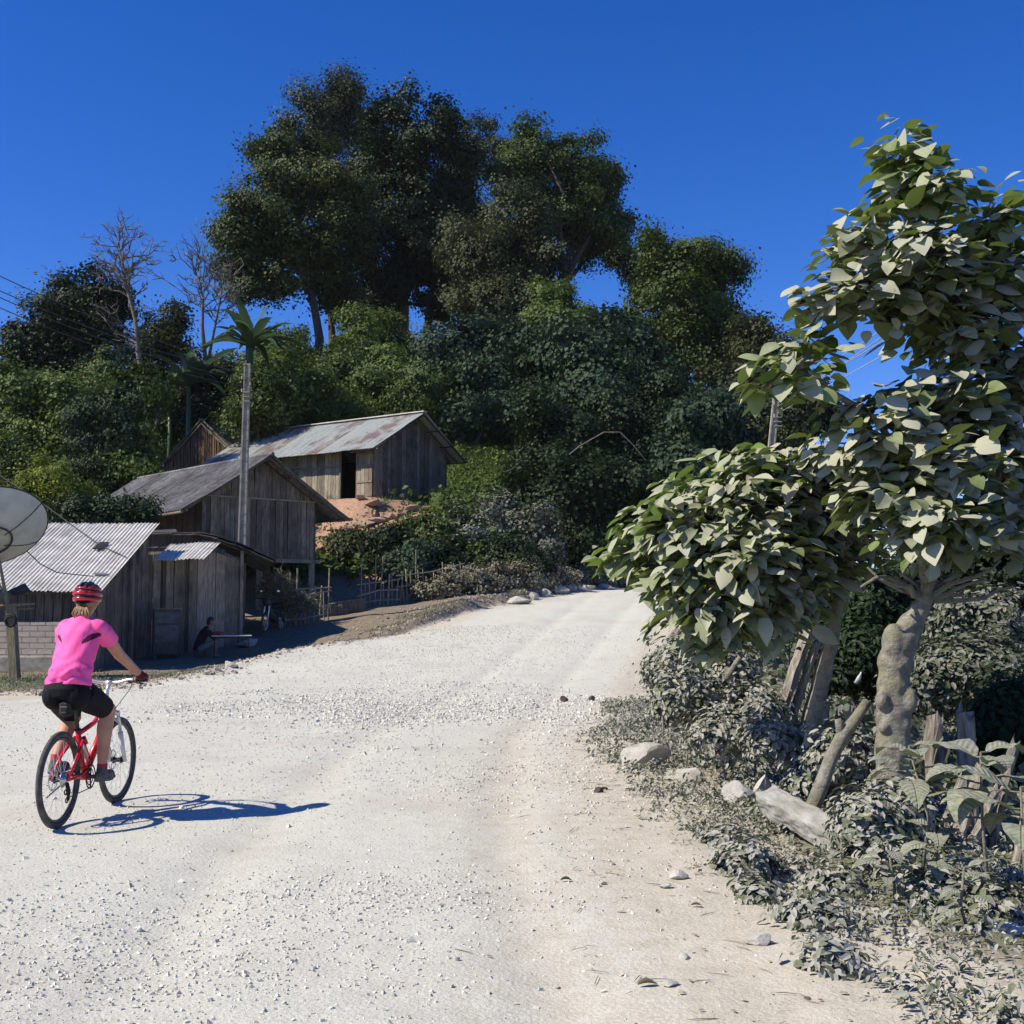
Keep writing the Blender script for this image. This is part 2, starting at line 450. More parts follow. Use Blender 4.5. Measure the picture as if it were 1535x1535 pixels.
M['roof_white'] = pmat('roof_white', (.50, .475, .42), (.66, .63, .56), 3, .85, .0, .08, bumps=0, var=.07, dirt=((.34, .31, .26), 1.1, .52, .8))
M['roof_grey'] = pmat('roof_grey', (.085, .083, .083), (.19, .185, .185), 5, .9, bumps=.2, var=.25, detail=8, dirt=((.045, .04, .04), 1.1, .45, .75))
M['roof_old'] = pmat('roof_old', (.06, .05, .042), (.16, .14, .12), 5, .9, bumps=.4, var=.4, detail=8)
M['steel'] = pmat('steel', (.55, .55, .55), (.7, .7, .7), 20, .35, .9, .5, bumps=0)
M['dish'] = pmat('dish', (.36, .38, .36), (.46, .48, .45), 2, .6, .0, .3, bumps=0, dirt=((.25, .25, .21), 2.2, .5, .8))
M['dark_metal'] = pmat('dark_metal', (.03, .03, .03), (.07, .065, .06), 12, .6, .3, .4, bumps=.1)
M['stone'] = pmat('stone', (.34, .32, .285), (.54, .52, .475), 5, .95, bumps=.8, bd=.03, detail=8, dirt=((.27, .23, .17), 3., .5, .75))
M['stone_red'] = pmat('stone_red', (.28, .18, .125), (.44, .31, .235), 4, .95, bumps=.6, bd=.03, var=.2, detail=8)
M['stone_dark'] = pmat('stone_dark', (.05, .035, .03), (.10, .07, .06), 8, .9, bumps=.6, bd=.01)
M['gravel'] = pmat('gravel', (.46, .438, .37), (.63, .605, .53), 25, .95, bumps=0, var=.16)
M['litter'] = pmat('litter', (.17, .12, .075), (.42, .35, .26), 5, .9, bumps=0, var=.5)
M['pink'] = pmat('pink', (.93, .10, .34), (1.0, .15, .42), 6, .7, 0, .2, bumps=.15, bd=.01)
M['jersey_dark'] = pmat('jersey_dark', (.09, .01, .035), (.12, .015, .045), 6, .8, bumps=0)
M['lycra'] = pmat('lycra', (.005, .005, .007), (.010, .010, .013), 10, .75, 0, .15, bumps=0)
M['skin'] = pmat('skin', (.44, .215, .14), (.54, .285, .19), 9, .55, 0, .35, bumps=.05)
M['skin_dark'] = pmat('skin_dark', (.22, .115, .07), (.28, .15, .095), 9, .6, 0, .3, bumps=0)
M['hair'] = pmat('hair', (.14, .08, .035), (.42, .27, .12), 30, .5, 0, .4, bumps=.5, bd=.005, stretch=(5, 5, .5))
M['hair_black'] = pmat('hair_black', (.008, .007, .006), (.02, .018, .016), 30, .5, 0, .4, bumps=.3, stretch=(3, 3, .5))
M['helmet_red'] = pmat('helmet_red', (.40, .008, .016), (.48, .012, .022), 5, .18, 0, .6, bumps=0)
M['helmet_black'] = pmat('helmet_black', (.012, .012, .014), (.02, .02, .024), 5, .3, 0, .5, bumps=0)
M['bike_red'] = pmat('bike_red', (.55, .012, .02), (.62, .02, .03), 5, .25, 0, .5, bumps=0)
M['tyre'] = pmat('tyre', (.05, .05, .05), (.11, .105, .10), 14, .9, bumps=.3, bd=.004)
M['rim'] = pmat('rim', (.05, .05, .055), (.08, .08, .085), 10, .35, .7, .5, bumps=0)
M['silver'] = pmat('silver', (.62, .62, .63), (.72, .72, .73), 10, .3, .5, .5, bumps=0)
M['white_paint'] = pmat('white_paint', (.62, .62, .62), (.70, .70, .70), 10, .3, 0, .5, bumps=0)
M['rubber'] = pmat('rubber', (.012, .012, .012), (.025, .025, .025), 10, .7, bumps=0)
M['shoe'] = pmat('shoe', (.07, .065, .06), (.16, .15, .14), 16, .8, bumps=.2)
M['sock'] = pmat('sock', (.42, .02, .05), (.5, .03, .06), 16, .9, bumps=0)
M['glove'] = pmat('glove', (.07, .006, .012), (.11, .01, .02), 16, .7, bumps=0)
M['cloth_black'] = pmat('cloth_black', (.01, .01, .012), (.022, .022, .026), 9, .9, bumps=.2)
M['cloth_grey'] = pmat('cloth_grey', (.12, .12, .11), (.18, .18, .165), 9, .9, bumps=.2)
M['cloth_red'] = pmat('cloth_red', (.30, .02, .03), (.42, .04, .05), 9, .9, bumps=.3)
M['mirror'] = pmat('mirror', (.85, .87, .9), (.85, .87, .9), 9, .05, 1., .5, bumps=0)
M['plastic_blue'] = pmat('plastic_blue', (.012, .016, .024), (.07, .09, .115), 7, .4, 0, .5, bumps=.2)
M['plastic_white'] = pmat('plastic_white', (.4, .41, .42), (.6, .61, .62), 9, .3, 0, .5, bumps=.2)
M['tabletop'] = pmat('tabletop', (.42, .5, .6), (.6, .66, .74), 9, .25, 0, .5, bumps=0)
M['ceramic'] = pmat('ceramic', (.07, .035, .02), (.12, .06, .035), 9, .4, 0, .5, bumps=0)
M['wire'] = pmat('wire', (.03, .03, .035), (.05, .05, .055), 5, .5, bumps=0)
M['wire_pale'] = pmat('wire_pale', (.45, .47, .5), (.55, .57, .6), 5, .4, .3, .5, bumps=0)
M['fruit'] = pmat('fruit', (.01, .02, .008), (.02, .035, .012), 9, .7, bumps=.1)

def rust_roof():
    m, nt = new_mat('roof_rust')
    va = attr(nt, 'var')
    n = noise(nt, coords(nt), 1.2, 6)
    n2 = noise(nt, coords(nt), 9., 4)
    k = mth(nt, 'ADD', mth(nt, 'MULTIPLY', va, .45), mth(nt, 'MULTIPLY', n, 1.1))
    base = mix(nt, rng_map(nt, n2, .3, .7), (.31, .33, .29), (.45, .465, .42))
    rust = mix(nt, rng_map(nt, n2, .3, .7), (.20, .15, .125), (.29, .22, .19))
    col = mix(nt, rng_map(nt, k, .86, 1.0), base, rust)
    out(nt, bsdf(nt, col, .6, 0, .3)); return m
M['roof_rust'] = rust_roof()
def brick_mat():
    m, nt = new_mat('mud_brick')
    tc = nt.nodes.new('ShaderNodeTexCoord'); sp = nt.nodes.new('ShaderNodeSeparateXYZ'); cb = nt.nodes.new('ShaderNodeCombineXYZ')
    nt.links.new(tc.outputs['Object'], sp.inputs[0]); nt.links.new(sp.outputs[0], cb.inputs[0]); nt.links.new(sp.outputs[2], cb.inputs[1])
    b = nt.nodes.new('ShaderNodeTexBrick'); nt.links.new(cb.outputs[0], b.inputs['Vector'])
    b.inputs['Scale'].default_value = 1.; b.inputs['Brick Width'].default_value = .36; b.inputs['Row Height'].default_value = .135
    b.inputs['Mortar Size'].default_value = .012; b.inputs['Color1'].default_value = (.54, .47, .385, 1); b.inputs['Color2'].default_value = (.40, .34, .28, 1)
    b.inputs['Mortar'].default_value = (.12, .10, .085, 1)
    n = noise(nt, coords(nt), 9, 6)
    col = mix(nt, rng_map(nt, n, .3, .75), b.outputs['Color'], (.40, .35, .28))
    h = mth(nt, 'ADD', mth(nt, 'MULTIPLY', b.outputs['Fac'], -1.), mth(nt, 'MULTIPLY', n, .6))
    out(nt, bsdf(nt, col, .95, 0, .1, bump(nt, h, .8, .02))); return m
M['brick'] = brick_mat()

def ground_mat():
    m, nt = new_mat('ground_surface')
    P = coords(nt, 'World')
    nf = noise(nt, P, 55, 4, .7); nm = noise(nt, P, 7, 6, .65); nl = noise(nt, P, .7, 5)
    vo = nt.nodes.new('ShaderNodeTexVoronoi'); vo.inputs['Scale'].default_value = 38.; nt.links.new(P, vo.inputs['Vector'])
    vo2 = nt.nodes.new('ShaderNodeTexVoronoi'); vo2.inputs['Scale'].default_value = 90.; nt.links.new(P, vo2.inputs['Vector'])
    white = mix(nt, rng_map(nt, nm, .35, .68), (.455, .442, .36), (.54, .527, .445))
    white = mix(nt, rng_map(nt, nf, .32, .72), white, (.62, .612, .53))
    white = mix(nt, rng_map(nt, nl, .5, .72), white, (.49, .455, .39))
    white = mix(nt, rng_map(nt, vo2.outputs['Distance'], .62, .85, 0, .45), white, (.34, .32, .29))  # shadows between small stones, put into the colour
    tan = mix(nt, rng_map(nt, nm, .3, .7), (.44, .395, .30), (.555, .505, .405))
    tan = mix(nt, rng_map(nt, nf, .5, .8), tan, (.62, .585, .52))
    earth = mix(nt, rng_map(nt, nm, .3, .7), (.15, .12, .085), (.26, .215, .16))
    red = mix(nt, rng_map(nt, nm, .3, .7), (.27, .155, .10), (.44, .285, .195))
    grass = mix(nt, rng_map(nt, nf, .35, .7), (.12, .135, .07), (.28, .27, .19))
    green = mix(nt, rng_map(nt, nm, .35, .7), (.035, .055, .015), (.09, .115, .035))
    def zone(name, lo=.35, hi=.65):
        a = attr(nt, name)
        k = mth(nt, 'ADD', a, mth(nt, 'MULTIPLY', mth(nt, 'SUBTRACT', mth(nt, 'ADD', mth(nt, 'MULTIPLY', nm, .7), mth(nt, 'MULTIPLY', nf, .3)), .5), 1.1))
        return rng_map(nt, k, lo, hi)
    col = earth
    for nme, c, lo, hi in (('z_tan', tan, .3, .7), ('z_white', white, .2, .8), ('z_green', green, .35, .65), ('z_red', red, .35, .65), ('z_grass', grass, .3, .75)):
        col = mix(nt, zone(nme, lo, hi), col, c)
    h = mth(nt, 'ADD', mth(nt, 'MULTIPLY', nf, 1.), mth(nt, 'MULTIPLY', nm, .8))
    h = mth(nt, 'ADD', h, mth(nt, 'MULTIPLY', vo.outputs['Distance'], -.35))
    out(nt, bsdf(nt, col, .97, 0, .05, bump(nt, h, .75, .010)))
    return m
M['ground'] = ground_mat()
# ================================================================ ground and road
def axis_pts(lo, hi, c, d0, g):
    """grid lines that grow wider away from c"""
    a = [c]; d = d0
    while a[-1] < hi: a.append(a[-1] + d); d *= g
    b = [c]; d = d0
    while b[-1] > lo: b.append(b[-1] - d); d *= g
    return np.array(b[:0:-1] + a)
gx = axis_pts(-500, 500, 0., .05, 1.0155)
gy = np.concatenate([np.arange(-12, 2, .5), axis_pts(2, 900, 2., .045, 1.0115)])
gy = np.unique(gy)
XX, YY = np.meshgrid(gx, gy)
xx, yy = XX.ravel(), YY.ravel()
ZZ = H(xx, yy)
nx_, ny_ = len(gx), len(gy)
wob = .5 * fbm(xx, yy, .9, 3)
dl = xL(yy) - xx + wob * .7
dr = xx - xR(yy) + wob * .5
dnear = np.interp(yy, [4, 10, 18, 26, 40], [.75, .55, .3, .15, .1])
z_white = ss(.5, -.5, dl - .3 + .9 * ss(29, 34, yy)) * (1 - .9 * ss(28, 33, yy) * ss(-.05, .2, xL(yy) - xx)) * ss(.5, -.5, (dr + dnear) * 1.2)
z_tan = ss(1.6, .2, dl) * ss(1.0, .1, dr * np.interp(yy, [4, 9, 14], [.55, .8, 1.1]))
z_tan = np.maximum(z_tan, .75 * ss(14, 18, yy) * (1 - ss(23, 26, yy)) * ss(4, 1, dl))
z_tan = z_tan * (1 - .85 * ss(28, 33, yy) * ss(-.1, .15, xL(yy) - xx))
z_tan = np.maximum(z_tan, .3 * ss(33, 35, yy) * ss(3, 1, dl) * (1 - ss(40, 43, yy)))
u = yy - toe(xx)
z_green = ss(.5, 3, u)
z_green = np.maximum(z_green, ss(5, 8, dr))
cx = (xx + 6.0); cy = (yy - 47.5)
z_red = ss(1.3, .5, np.sqrt((cx / 3.0) ** 2 + (cy / 3.4) ** 2))
z_red = np.maximum(z_red, 0 * ss(1.2, .6, np.sqrt(((xx + 1.9) / 2.2) ** 2 + ((yy - 56.5) / 1.5) ** 2)) * .7)
z_red = np.maximum(z_red, ss(1.2, .5, np.sqrt(((xx + 4.7) / 1.2) ** 2 + ((yy - 42.8) / 1.) ** 2)) * .8)
z_grass = ss(.5, 1.1, dr) * (1 - ss(5, 7, dr)) * (.75 + .5 * wob)
z_grass = np.maximum(z_grass, .9 * np.exp(-(((xx + 9.6) / 2.6) ** 2 + ((yy - 24.3) / 1.6) ** 2)))
z_grass = np.maximum(z_grass, .8 * np.exp(-(((xx + 7.4) / .7) ** 2 + ((yy - 24.6) / .9) ** 2)))
crm = ss(3.2, 1.2, xR(yy) - xx + .8 * fbm(xx, yy, .35, 3)) * ss(24, 15, yy)
trk = np.exp(-((xx - (xR(yy) - 2.9)) / .3) ** 2) + np.exp(-((xx - (xR(yy) - 1.15)) / .28) ** 2) + .7 * np.exp(-((xx - (xR(yy) - 5.2)) / .35) ** 2)
z_white = z_white * (1 - .32 * crm - .26 * trk * ss(40, 20, yy))
A = {'z_white': z_white, 'z_tan': z_tan, 'z_green': z_green, 'z_red': z_red, 'z_grass': z_grass}
I = (np.arange(ny_ - 1)[:, None] * nx_ + np.arange(nx_ - 1)[None, :]).ravel()
Q = np.stack([I, I + 1, I + 1 + nx_, I + nx_], 1)
qc = Q.mean(1)
fx = (xx[Q[:, 0]] + xx[Q[:, 1]]) / 2; fy = (yy[Q[:, 0]] + yy[Q[:, 3]]) / 2
on = (fx > xL(fy) + .1) & (fx < xR(fy) + .05) & (fy < 75)
def sub_mesh(name, sel, label=None):
    q = Q[sel]; ids, inv = np.unique(q, return_inverse=True)
    V = np.stack([xx[ids], yy[ids], ZZ[ids]], 1)
    me = mesh_from(name, V, inv.reshape(q.shape), None, True, {k: v[ids] for k, v in A.items()})
    return tag(link(name, me, M['ground']), label, None, None, 'structure')
sub_mesh('ground', ~on, 'dusty earth and green hillside around the road')
sub_mesh('road', on, 'pale gravel road climbing away to the right')

# ================================================================ loose stones
def stones(name, X, Y, S, mat, label, flat=.65, kind='stuff', seed=0, sink=.34):
    rg = np.random.default_rng(seed)
    n = len(X)
    cube = np.array([[x, y, z] for x in (-1, 1) for y in (-1, 1) for z in (-1, 1)], float)
    Fs = np.array([(0, 1, 3, 2), (4, 6, 7, 5), (0, 4, 5, 1), (2, 3, 7, 6), (0, 2, 6, 4), (1, 5, 7, 3)])
    J = cube[None] * (.58 + .55 * rg.random((n, 8, 3))) * .55
    J[:, :, 2] *= flat * .8
    q = rg.normal(size=(n, 4)); q /= np.linalg.norm(q, axis=1)[:, None]
    w, a, b, c = q.T
    Rm = np.stack([1 - 2 * (b * b + c * c), 2 * (a * b - c * w), 2 * (a * c + b * w), 2 * (a * b + c * w), 1 - 2 * (a * a + c * c), 2 * (b * c - a * w),
                   2 * (a * c - b * w), 2 * (b * c + a * w), 1 - 2 * (a * a + b * b)], 1).reshape(n, 3, 3)
    V = np.einsum('nij,nkj->nki', Rm, J) * S[:, None, None]
    V[:, :, 0] += X[:, None]; V[:, :, 1] += Y[:, None]; V[:, :, 2] += (H(X, Y) + S * (.32 - sink))[:, None]
    FF = (Fs[None] + (np.arange(n) * 8)[:, None, None]).reshape(-1, 4)
    me = mesh_from(name, V.reshape(-1, 3), FF, np.repeat(rg.random(n), 6))
    return tag(link(name, me, mat), label, None, None, kind)
rg = np.random.default_rng(11)
# even sprinkle, thinner with distance, denser in noise patches
n = 110000
Y = 3.6 + 30 * rg.random(n) ** 1.7
X = xL(Y) + .2 + rg.random(n) * (xR(Y) + .6 - xL(Y))
keep = (np.abs(X) < .46 * Y + .8)
band = np.exp(-((X - (xR(Y) - 3.0 - .05 * Y)) / 1.3) ** 2)
dens = .16 + .9 * np.clip(fbm(X, Y, .55, 3) - .12, 0, 1) + .22 * band
dens *= np.where(X > xR(Y) - 1.6, .3, 1.) * np.interp(Y, [4, 9], [.55, 1])
keep &= rg.random(n) < dens
X, Y = X[keep], Y[keep]
S = .004 + .010 * rg.random(len(X)) ** 4 + .0006 * Y + (rg.random(len(X)) < .012) * .02
# the heap of coarse stone spread across the road
n2 = 30000
a = rg.random(n2) * 2 * math.pi; r = np.sqrt(rg.random(n2)) * 1.45 * (1 + .2 * (rg.random(n2) - .5))
X2 = -1.25 + 3.1 * r * np.cos(a); Y2 = 18.4 + 3.9 * r * np.sin(a) - .25 * (X2 + 1.2)
k2 = (rg.random(n2) < np.clip(1.05 - r * .9 + 1.3 * fbm(X2, Y2, .6, 3), .02, 1) * .85) & (X2 < xR(Y2) - .2) & (X2 > xL(Y2) + .3)
X2, Y2 = X2[k2], Y2[k2]
S2 = .018 + .032 * rg.random(len(X2)) ** 2.5
# small patches of coarser chips
PX, PY, PS = [], [], []
for cx_, cy_, sx_, sy_, cnt in [(a_, b_, c_, d_, int(e_ * 2.2)) for a_, b_, c_, d_, e_ in ((-.75, 6.7, .5, .35, 420), (-1.5, 5.4, .7, .35, 500), (-.2, 11.2, .7, .9, 500), (-2.2, 6.2, .7, .4, 300), (-2.9, 5.0, .7, .3, 300), (.7, 16.5, .5, 3.2, 700), (.9, 12, .35, 1.8, 260), (.55, 8, .5, 1.2, 140))]:
    PX.append(cx_ + sx_ * rg.normal(size=cnt)); PY.append(cy_ + sy_ * rg.normal(size=cnt)); PS.append(.007 + .013 * rg.random(cnt) ** 2 + .0004 * cy_)
X3, Y3, S3 = map(np.concatenate, (PX, PY, PS))
# crumbs along the left edge and on the small bank
n4 = 5200
Y4 = 21 + 24 * rg.random(n4); X4 = xL(Y4) - .6 - np.abs(rg.normal(size=n4)) * .9 * (rg.random(n4) < .6) + rg.normal(size=n4) * .35
S4 = .02 + .075 * rg.random(n4) ** 4
stones('rubble', X4, Y4, S4, M['rubble'], 'brown stony crumbs along the left road edge', seed=3)
stones('gravel', np.concatenate([X, X2, X3]), np.concatenate([Y, Y2, Y3]), np.concatenate([S, S2, S3]), M['gravel'],
       'loose pale chippings scattered over the road', seed=2)

def rock(px, py, w, h, label, mat='stone', Y=None, seed=0, group=None, rz=0., depth=.8, name='rock', sharp=.35, sink=.2):
    """one boulder; w, h its size in photo pixels"""
    p = gp(px, py) if Y is None else at(px, py, Y)
    if Y is not None: p[2] = H1(p[0], p[1])
    k = p[1] / F
    bm = bmesh.new(); bmesh.ops.create_icosphere(bm, subdivisions=3, radius=1.)
    V = np.array([v.co[:] for v in bm.verts]); Fs = [[v.index for v in f.verts] for f in bm.faces]; bm.free()
    rg = np.random.default_rng(seed + 50)
    d = rg.normal(size=(18, 3)); d /= np.linalg.norm(d, axis=1)[:, None]
    lim = .42 + .38 * rg.random(18)
    for i in range(18):
        q = V @ d[i]; over = np.clip(q - lim[i], 0, 9)
        V = V - over[:, None] * d[i] * .99
    V *= 1.25 + .075 * rg.normal(size=(len(V), 1)) * sharp
    V = V * np.array([w * k / 2, w * k / 2 * depth, h * k / 2]) * 1.12
    c, s_ = math.cos(rz), math.sin(rz)
    V = V @ np.array([[c, -s_, 0], [s_, c, 0], [0, 0, 1]]).T
    me = mesh_from(name, V, Fs, rg.random(len(Fs)) * .2 + .4)
    o = link(name, me, M[mat]); o.location = (p[0], p[1], p[2] + h * k * (.5 - sink))
    return tag(o, label, 'rock', group)
rock(962, 1150, 68, 42, 'large pale angular rock at the road edge beside the dusty shrubs', seed=1)
rock(1030, 1172, 44, 30, 'flat pale slab half buried in weeds right of the angular rock', seed=2, rz=-.5)
rock(1108, 1210, 44, 40, 'squat pale block left of the broken concrete beam', seed=3)
rock(1143, 1200, 30, 50, 'upright pointed pale rock touching the broken concrete beam', seed=4)
rock(898, 1188, 15, 10, 'dark brown dung lump on the tan shoulder', 'stone_dark', seed=5, name='dung_lump')['category'] = 'dung'
rock(906, 1184, 9, 6, 'smaller dark crumb beside the dung lump', 'stone_dark', seed=6, name='dung_lump')['category'] = 'dung'
rock(1020, 1318, 30, 15, 'flat pale stone in the dirt below the weeds', seed=7, sharp=.2)
rock(997, 1333, 17, 8, 'small brown stone just left of the flat pale stone', 'stone', seed=8)
rock(1140, 1418, 34, 18, 'tan wedge shaped stone on the shoulder near the bottom', seed=9)
rock(1372, 1415, 28, 18, 'pale tilted stone among ground weeds at lower right', seed=10)
rock(1025, 1440, 18, 11, 'small grey stone on the shoulder at the bottom', seed=11)
rock(684, 1443, 9, 8, 'lone dark pebble sized stone on the road near the bottom', seed=12)
rock(590, 1495, 9, 7, 'small grey stone at the bottom edge of the road', seed=13)
rock(846, 1052, 11, 10, 'dark stone at the right end of the coarse heap', 'stone_dark', seed=14)
rock(887, 1050, 10, 9, 'small dark stone on the tan edge right of the heap', 'stone_dark', seed=15)
rock(1006, 1498 - 20, 22, 10, 'grey flat stone in the lower right dirt', seed=16)
stonerow = [(778, 899, 34, 13), (800, 894, 20, 10), (818, 892, 16, 7), (838, 889, 30, 9), (858, 887, 17, 9), (880, 885, 20, 6), (905, 884, 18, 6)]
nm_ = ['first and most square', 'second', 'third and smallest', 'long low fourth', 'fifth', 'sixth', 'last and farthest']
for i, (a, b, w, h) in enumerate(stonerow):
    Yr = float(np.interp(a, [760, 800, 900], [39, 41, 46.5]))
    rock(a, b, w, h + 4, nm_[i] + ' pale stone from the left in the row edging the far road', Y=Yr, seed=20 + i, group='stones edging the far road')
edge = [(372, 966, 30, 15, 'tan clod on the lit bank at the yard edge'), (345, 996, 16, 9, 'pale stone at the edge of the yard shadow'), (326, 1003, 12, 7, 'small stone in line with the yard shadow'), (310, 1008, 10, 7, 'tiny stone nearest the cyclist at the yard shadow')]
for i, (a, b, w, h, l) in enumerate(edge): rock(a, b + 3, w, h, l, 'stone', seed=30 + i, group='stones along the yard edge')
rg2 = random.Random(5)
lab = ['leftmost', 'largest', 'reddest flat', 'tilted', 'small square', 'rightmost big', 'lowest', 'topmost small', 'thin']
spots = [(522, 742, 22, 12), (545, 748, 34, 14), (566, 744, 26, 11), (588, 752, 20, 10), (603, 745, 16, 9), (620, 757, 26, 11), (560, 762, 24, 10), (575, 738, 13, 8), (540, 757, 18, 7)]
for i, (a, b, w, h) in enumerate(spots):
    rock(a, b, w, h, lab[i] + ' red clay lump in the rubble before the tin roofed house', 'stone_red', Y=46.5 + i * .25, seed=60 + i, group='clay lumps below the upper house', name='clay_lump')['category'] = 'clay lump'

# ================================================================ leaves
def unit(v): return v / (np.linalg.norm(v, axis=-1, keepdims=True) + 1e-9)
T_DIA = (np.array([[0, 0, 0], [.5, .5, .08], [1, 0, -.1], [.5, -.5, .08]]), np.array([[0, 3, 2, 1]]))
T_OV = (np.array([[0, 0, 0], [.3, .24, .05], [.72, .2, .02], [1, 0, -.16], [.72, -.2, .02], [.3, -.24, .05], [.5, 0, -.03]]),
        np.array([[0, 6, 1, 1], [1, 6, 2, 2], [2, 6, 3, 3], [3, 6, 4, 4], [4, 6, 5, 5], [5, 6, 0, 0]]))
def heart():
    V = [(0, 0, 0), (.33, 0, -.03), (.68, 0, -.07), (1.05, 0, -.26)]
    up = [(-.10, .17, .03), (.05, .38, .08), (.42, .44, .08), (.80, .22, -.03)]
    V += up + [(a, -b, c) for a, b, c in up]
    Fs = [(0, 1, 5, 4), (1, 2, 6, 5), (2, 3, 7, 6), (0, 8, 9, 1), (1, 9, 10, 2), (2, 10, 11, 3)]
    return np.array(V), np.array(Fs)
T_HEART = heart()
def longleaf(n=7, w=.19, droop=.35, fold=.25, wave=.0):
    V = []
    for i in range(n):
        t = i / (n - 1); ww = w * math.sin(math.pi * min(1, .06 + t * .94) ** .8) ** .9 + .004; z = -droop * t * t
        e = wave * math.sin(i * 2.4)
        V += [(t, ww, z + ww * fold + e), (t, 0, z), (t, -ww, z + ww * fold - e)]
    Fs = [(3 * i + j, 3 * i + j + 3, 3 * i + j + 4, 3 * i + j + 1)[::-1] for i in range(n - 1) for j in (0, 1)]
    return np.array(V), np.array(Fs)
T_LONG = longleaf(6, .17, .3, .25)
T_BIG = longleaf(9, .215, .45, .28, .012)

def ovate(fold, droop, w=.42, n=7):
    V = []
    pr = [.0, .66, .97, 1., .8, .46, .0]
    for i in range(n):
        t = i / (n - 1); ww = max(w * pr[i], .012); b = -.10 if i == 1 else 0
        z = -droop * t ** 1.8
        V += [(t + b, ww, z + ww * fold), (t, 0, z), (t + b, -ww, z + ww * fold)]
    V[0] = (0, .012, 0); V[2] = (0, -.012, 0)
    Fs = [(3 * i + j, 3 * i + j + 3, 3 * i + j + 4, 3 * i + j + 1)[::-1] for i in range(n - 1) for j in (0, 1)]
    return np.array(V, float), np.array(Fs)
OV3 = [ovate(.3, .12), ovate(-.18, .3), ovate(.12, .5), ovate(.55, .05, .38)]

def leaves(C, Nn, S, tpl, rg, var=None, tdir=None, tjit=.6):
    """a leaf at each point: C points, Nn upper-side normals, S lengths"""
    n = len(C); TV, TF = tpl
    Nn = unit(Nn)
    t = rg.normal(size=(n, 3)) if tdir is None else tdir + rg.normal(size=(n, 3)) * tjit
    t = unit(t - Nn * np.sum(t * Nn, 1)[:, None]); b = np.cross(Nn, t)
    Sx = S[:, None]
    V = C[:, None, :] + (TV[None, :, 0:1] * t[:, None, :] + TV[None, :, 1:2] * b[:, None, :] + TV[None, :, 2:3] * Nn[:, None, :]) * Sx[:, :, None]
    FF = (TF[None] + (np.arange(n) * len(TV))[:, None, None]).reshape(-1, TF.shape[1])
    v = rg.random(n) if var is None else var
    return V.reshape(-1, 3), FF, np.repeat(v, len(TF))
def join(parts):
    Vs, Fs, vs, n = [], [], [], 0
    for V, Fq, v in parts: Vs.append(V); Fs.append(Fq + n); vs.append(v); n += len(V)
    return np.concatenate(Vs), np.concatenate(Fs), np.concatenate(vs)
def leafobj(name, parts, mat, parent=None, **kw):
    V, Fq, v = join(parts)
    if parent is not None: V = V - root_loc(parent)
    if Fq.shape[1] == 4 and (Fq[:, 3] == Fq[:, 2]).all(): Fq = Fq[:, :3]
    return link(name, mesh_from(name, V, Fq, v, kw.get('smooth', False)), M[mat] if isinstance(mat, str) else mat, parent)

def clumpcloud(blobs, rg, nclump, per, cr, inner=.35, upb=.5, flat=.75):
    """points of small leaf clumps spread through ellipsoids; returns points, normals, clump centres, tone offset"""
    Cs, Ns, CC, TT = [], [], [], []
    tot = sum(b[1][0] * b[1][2] for b in blobs)
    for c, r in blobs:
        m = max(3, int(nclump * r[0] * r[2] / tot))
        d = unit(rg.normal(size=(m, 3))); rad = (inner + (1 - inner) * rg.random(m) ** .55)
        d2 = d.copy(); d2[:, 2] = np.where(d2[:, 2] < -.3, d2[:, 2] * .8, d2[:, 2])
        cc = np.asarray(c) + d2 * rad[:, None] * np.asarray(r) * (1 + .2 * rg.normal(size=(m, 1)))
        sz = cr * (.6 + .8 * rg.random(m))
        off = rg.normal(size=(m, per, 3)) * .5; off[:, :, 2] *= flat
        pts = cc[:, None] + off * sz[:, None, None]
        nn = unit(off) * .5 + d[:, None] * .85 + np.array([0, 0, upb * .8]) + rg.normal(size=(m, per, 3)) * .23
        Cs.append(pts.reshape(-1, 3)); Ns.append(nn.reshape(-1, 3)); CC.append(cc)
        TT.append(np.repeat(rg.random(m) * .6, per))
    return np.concatenate(Cs), np.concatenate(Ns), np.concatenate(CC), np.concatenate(TT)

def PB(px, py, rx, ry, Y, dy=0., rd=None):
    """blob from its photo pixel centre and radii at distance Y"""
    c = at(px, py, Y + dy); k = (Y + dy) / F
    return (c, np.array([rx * k, (rx if rd is None else rd) * k, ry * k]))

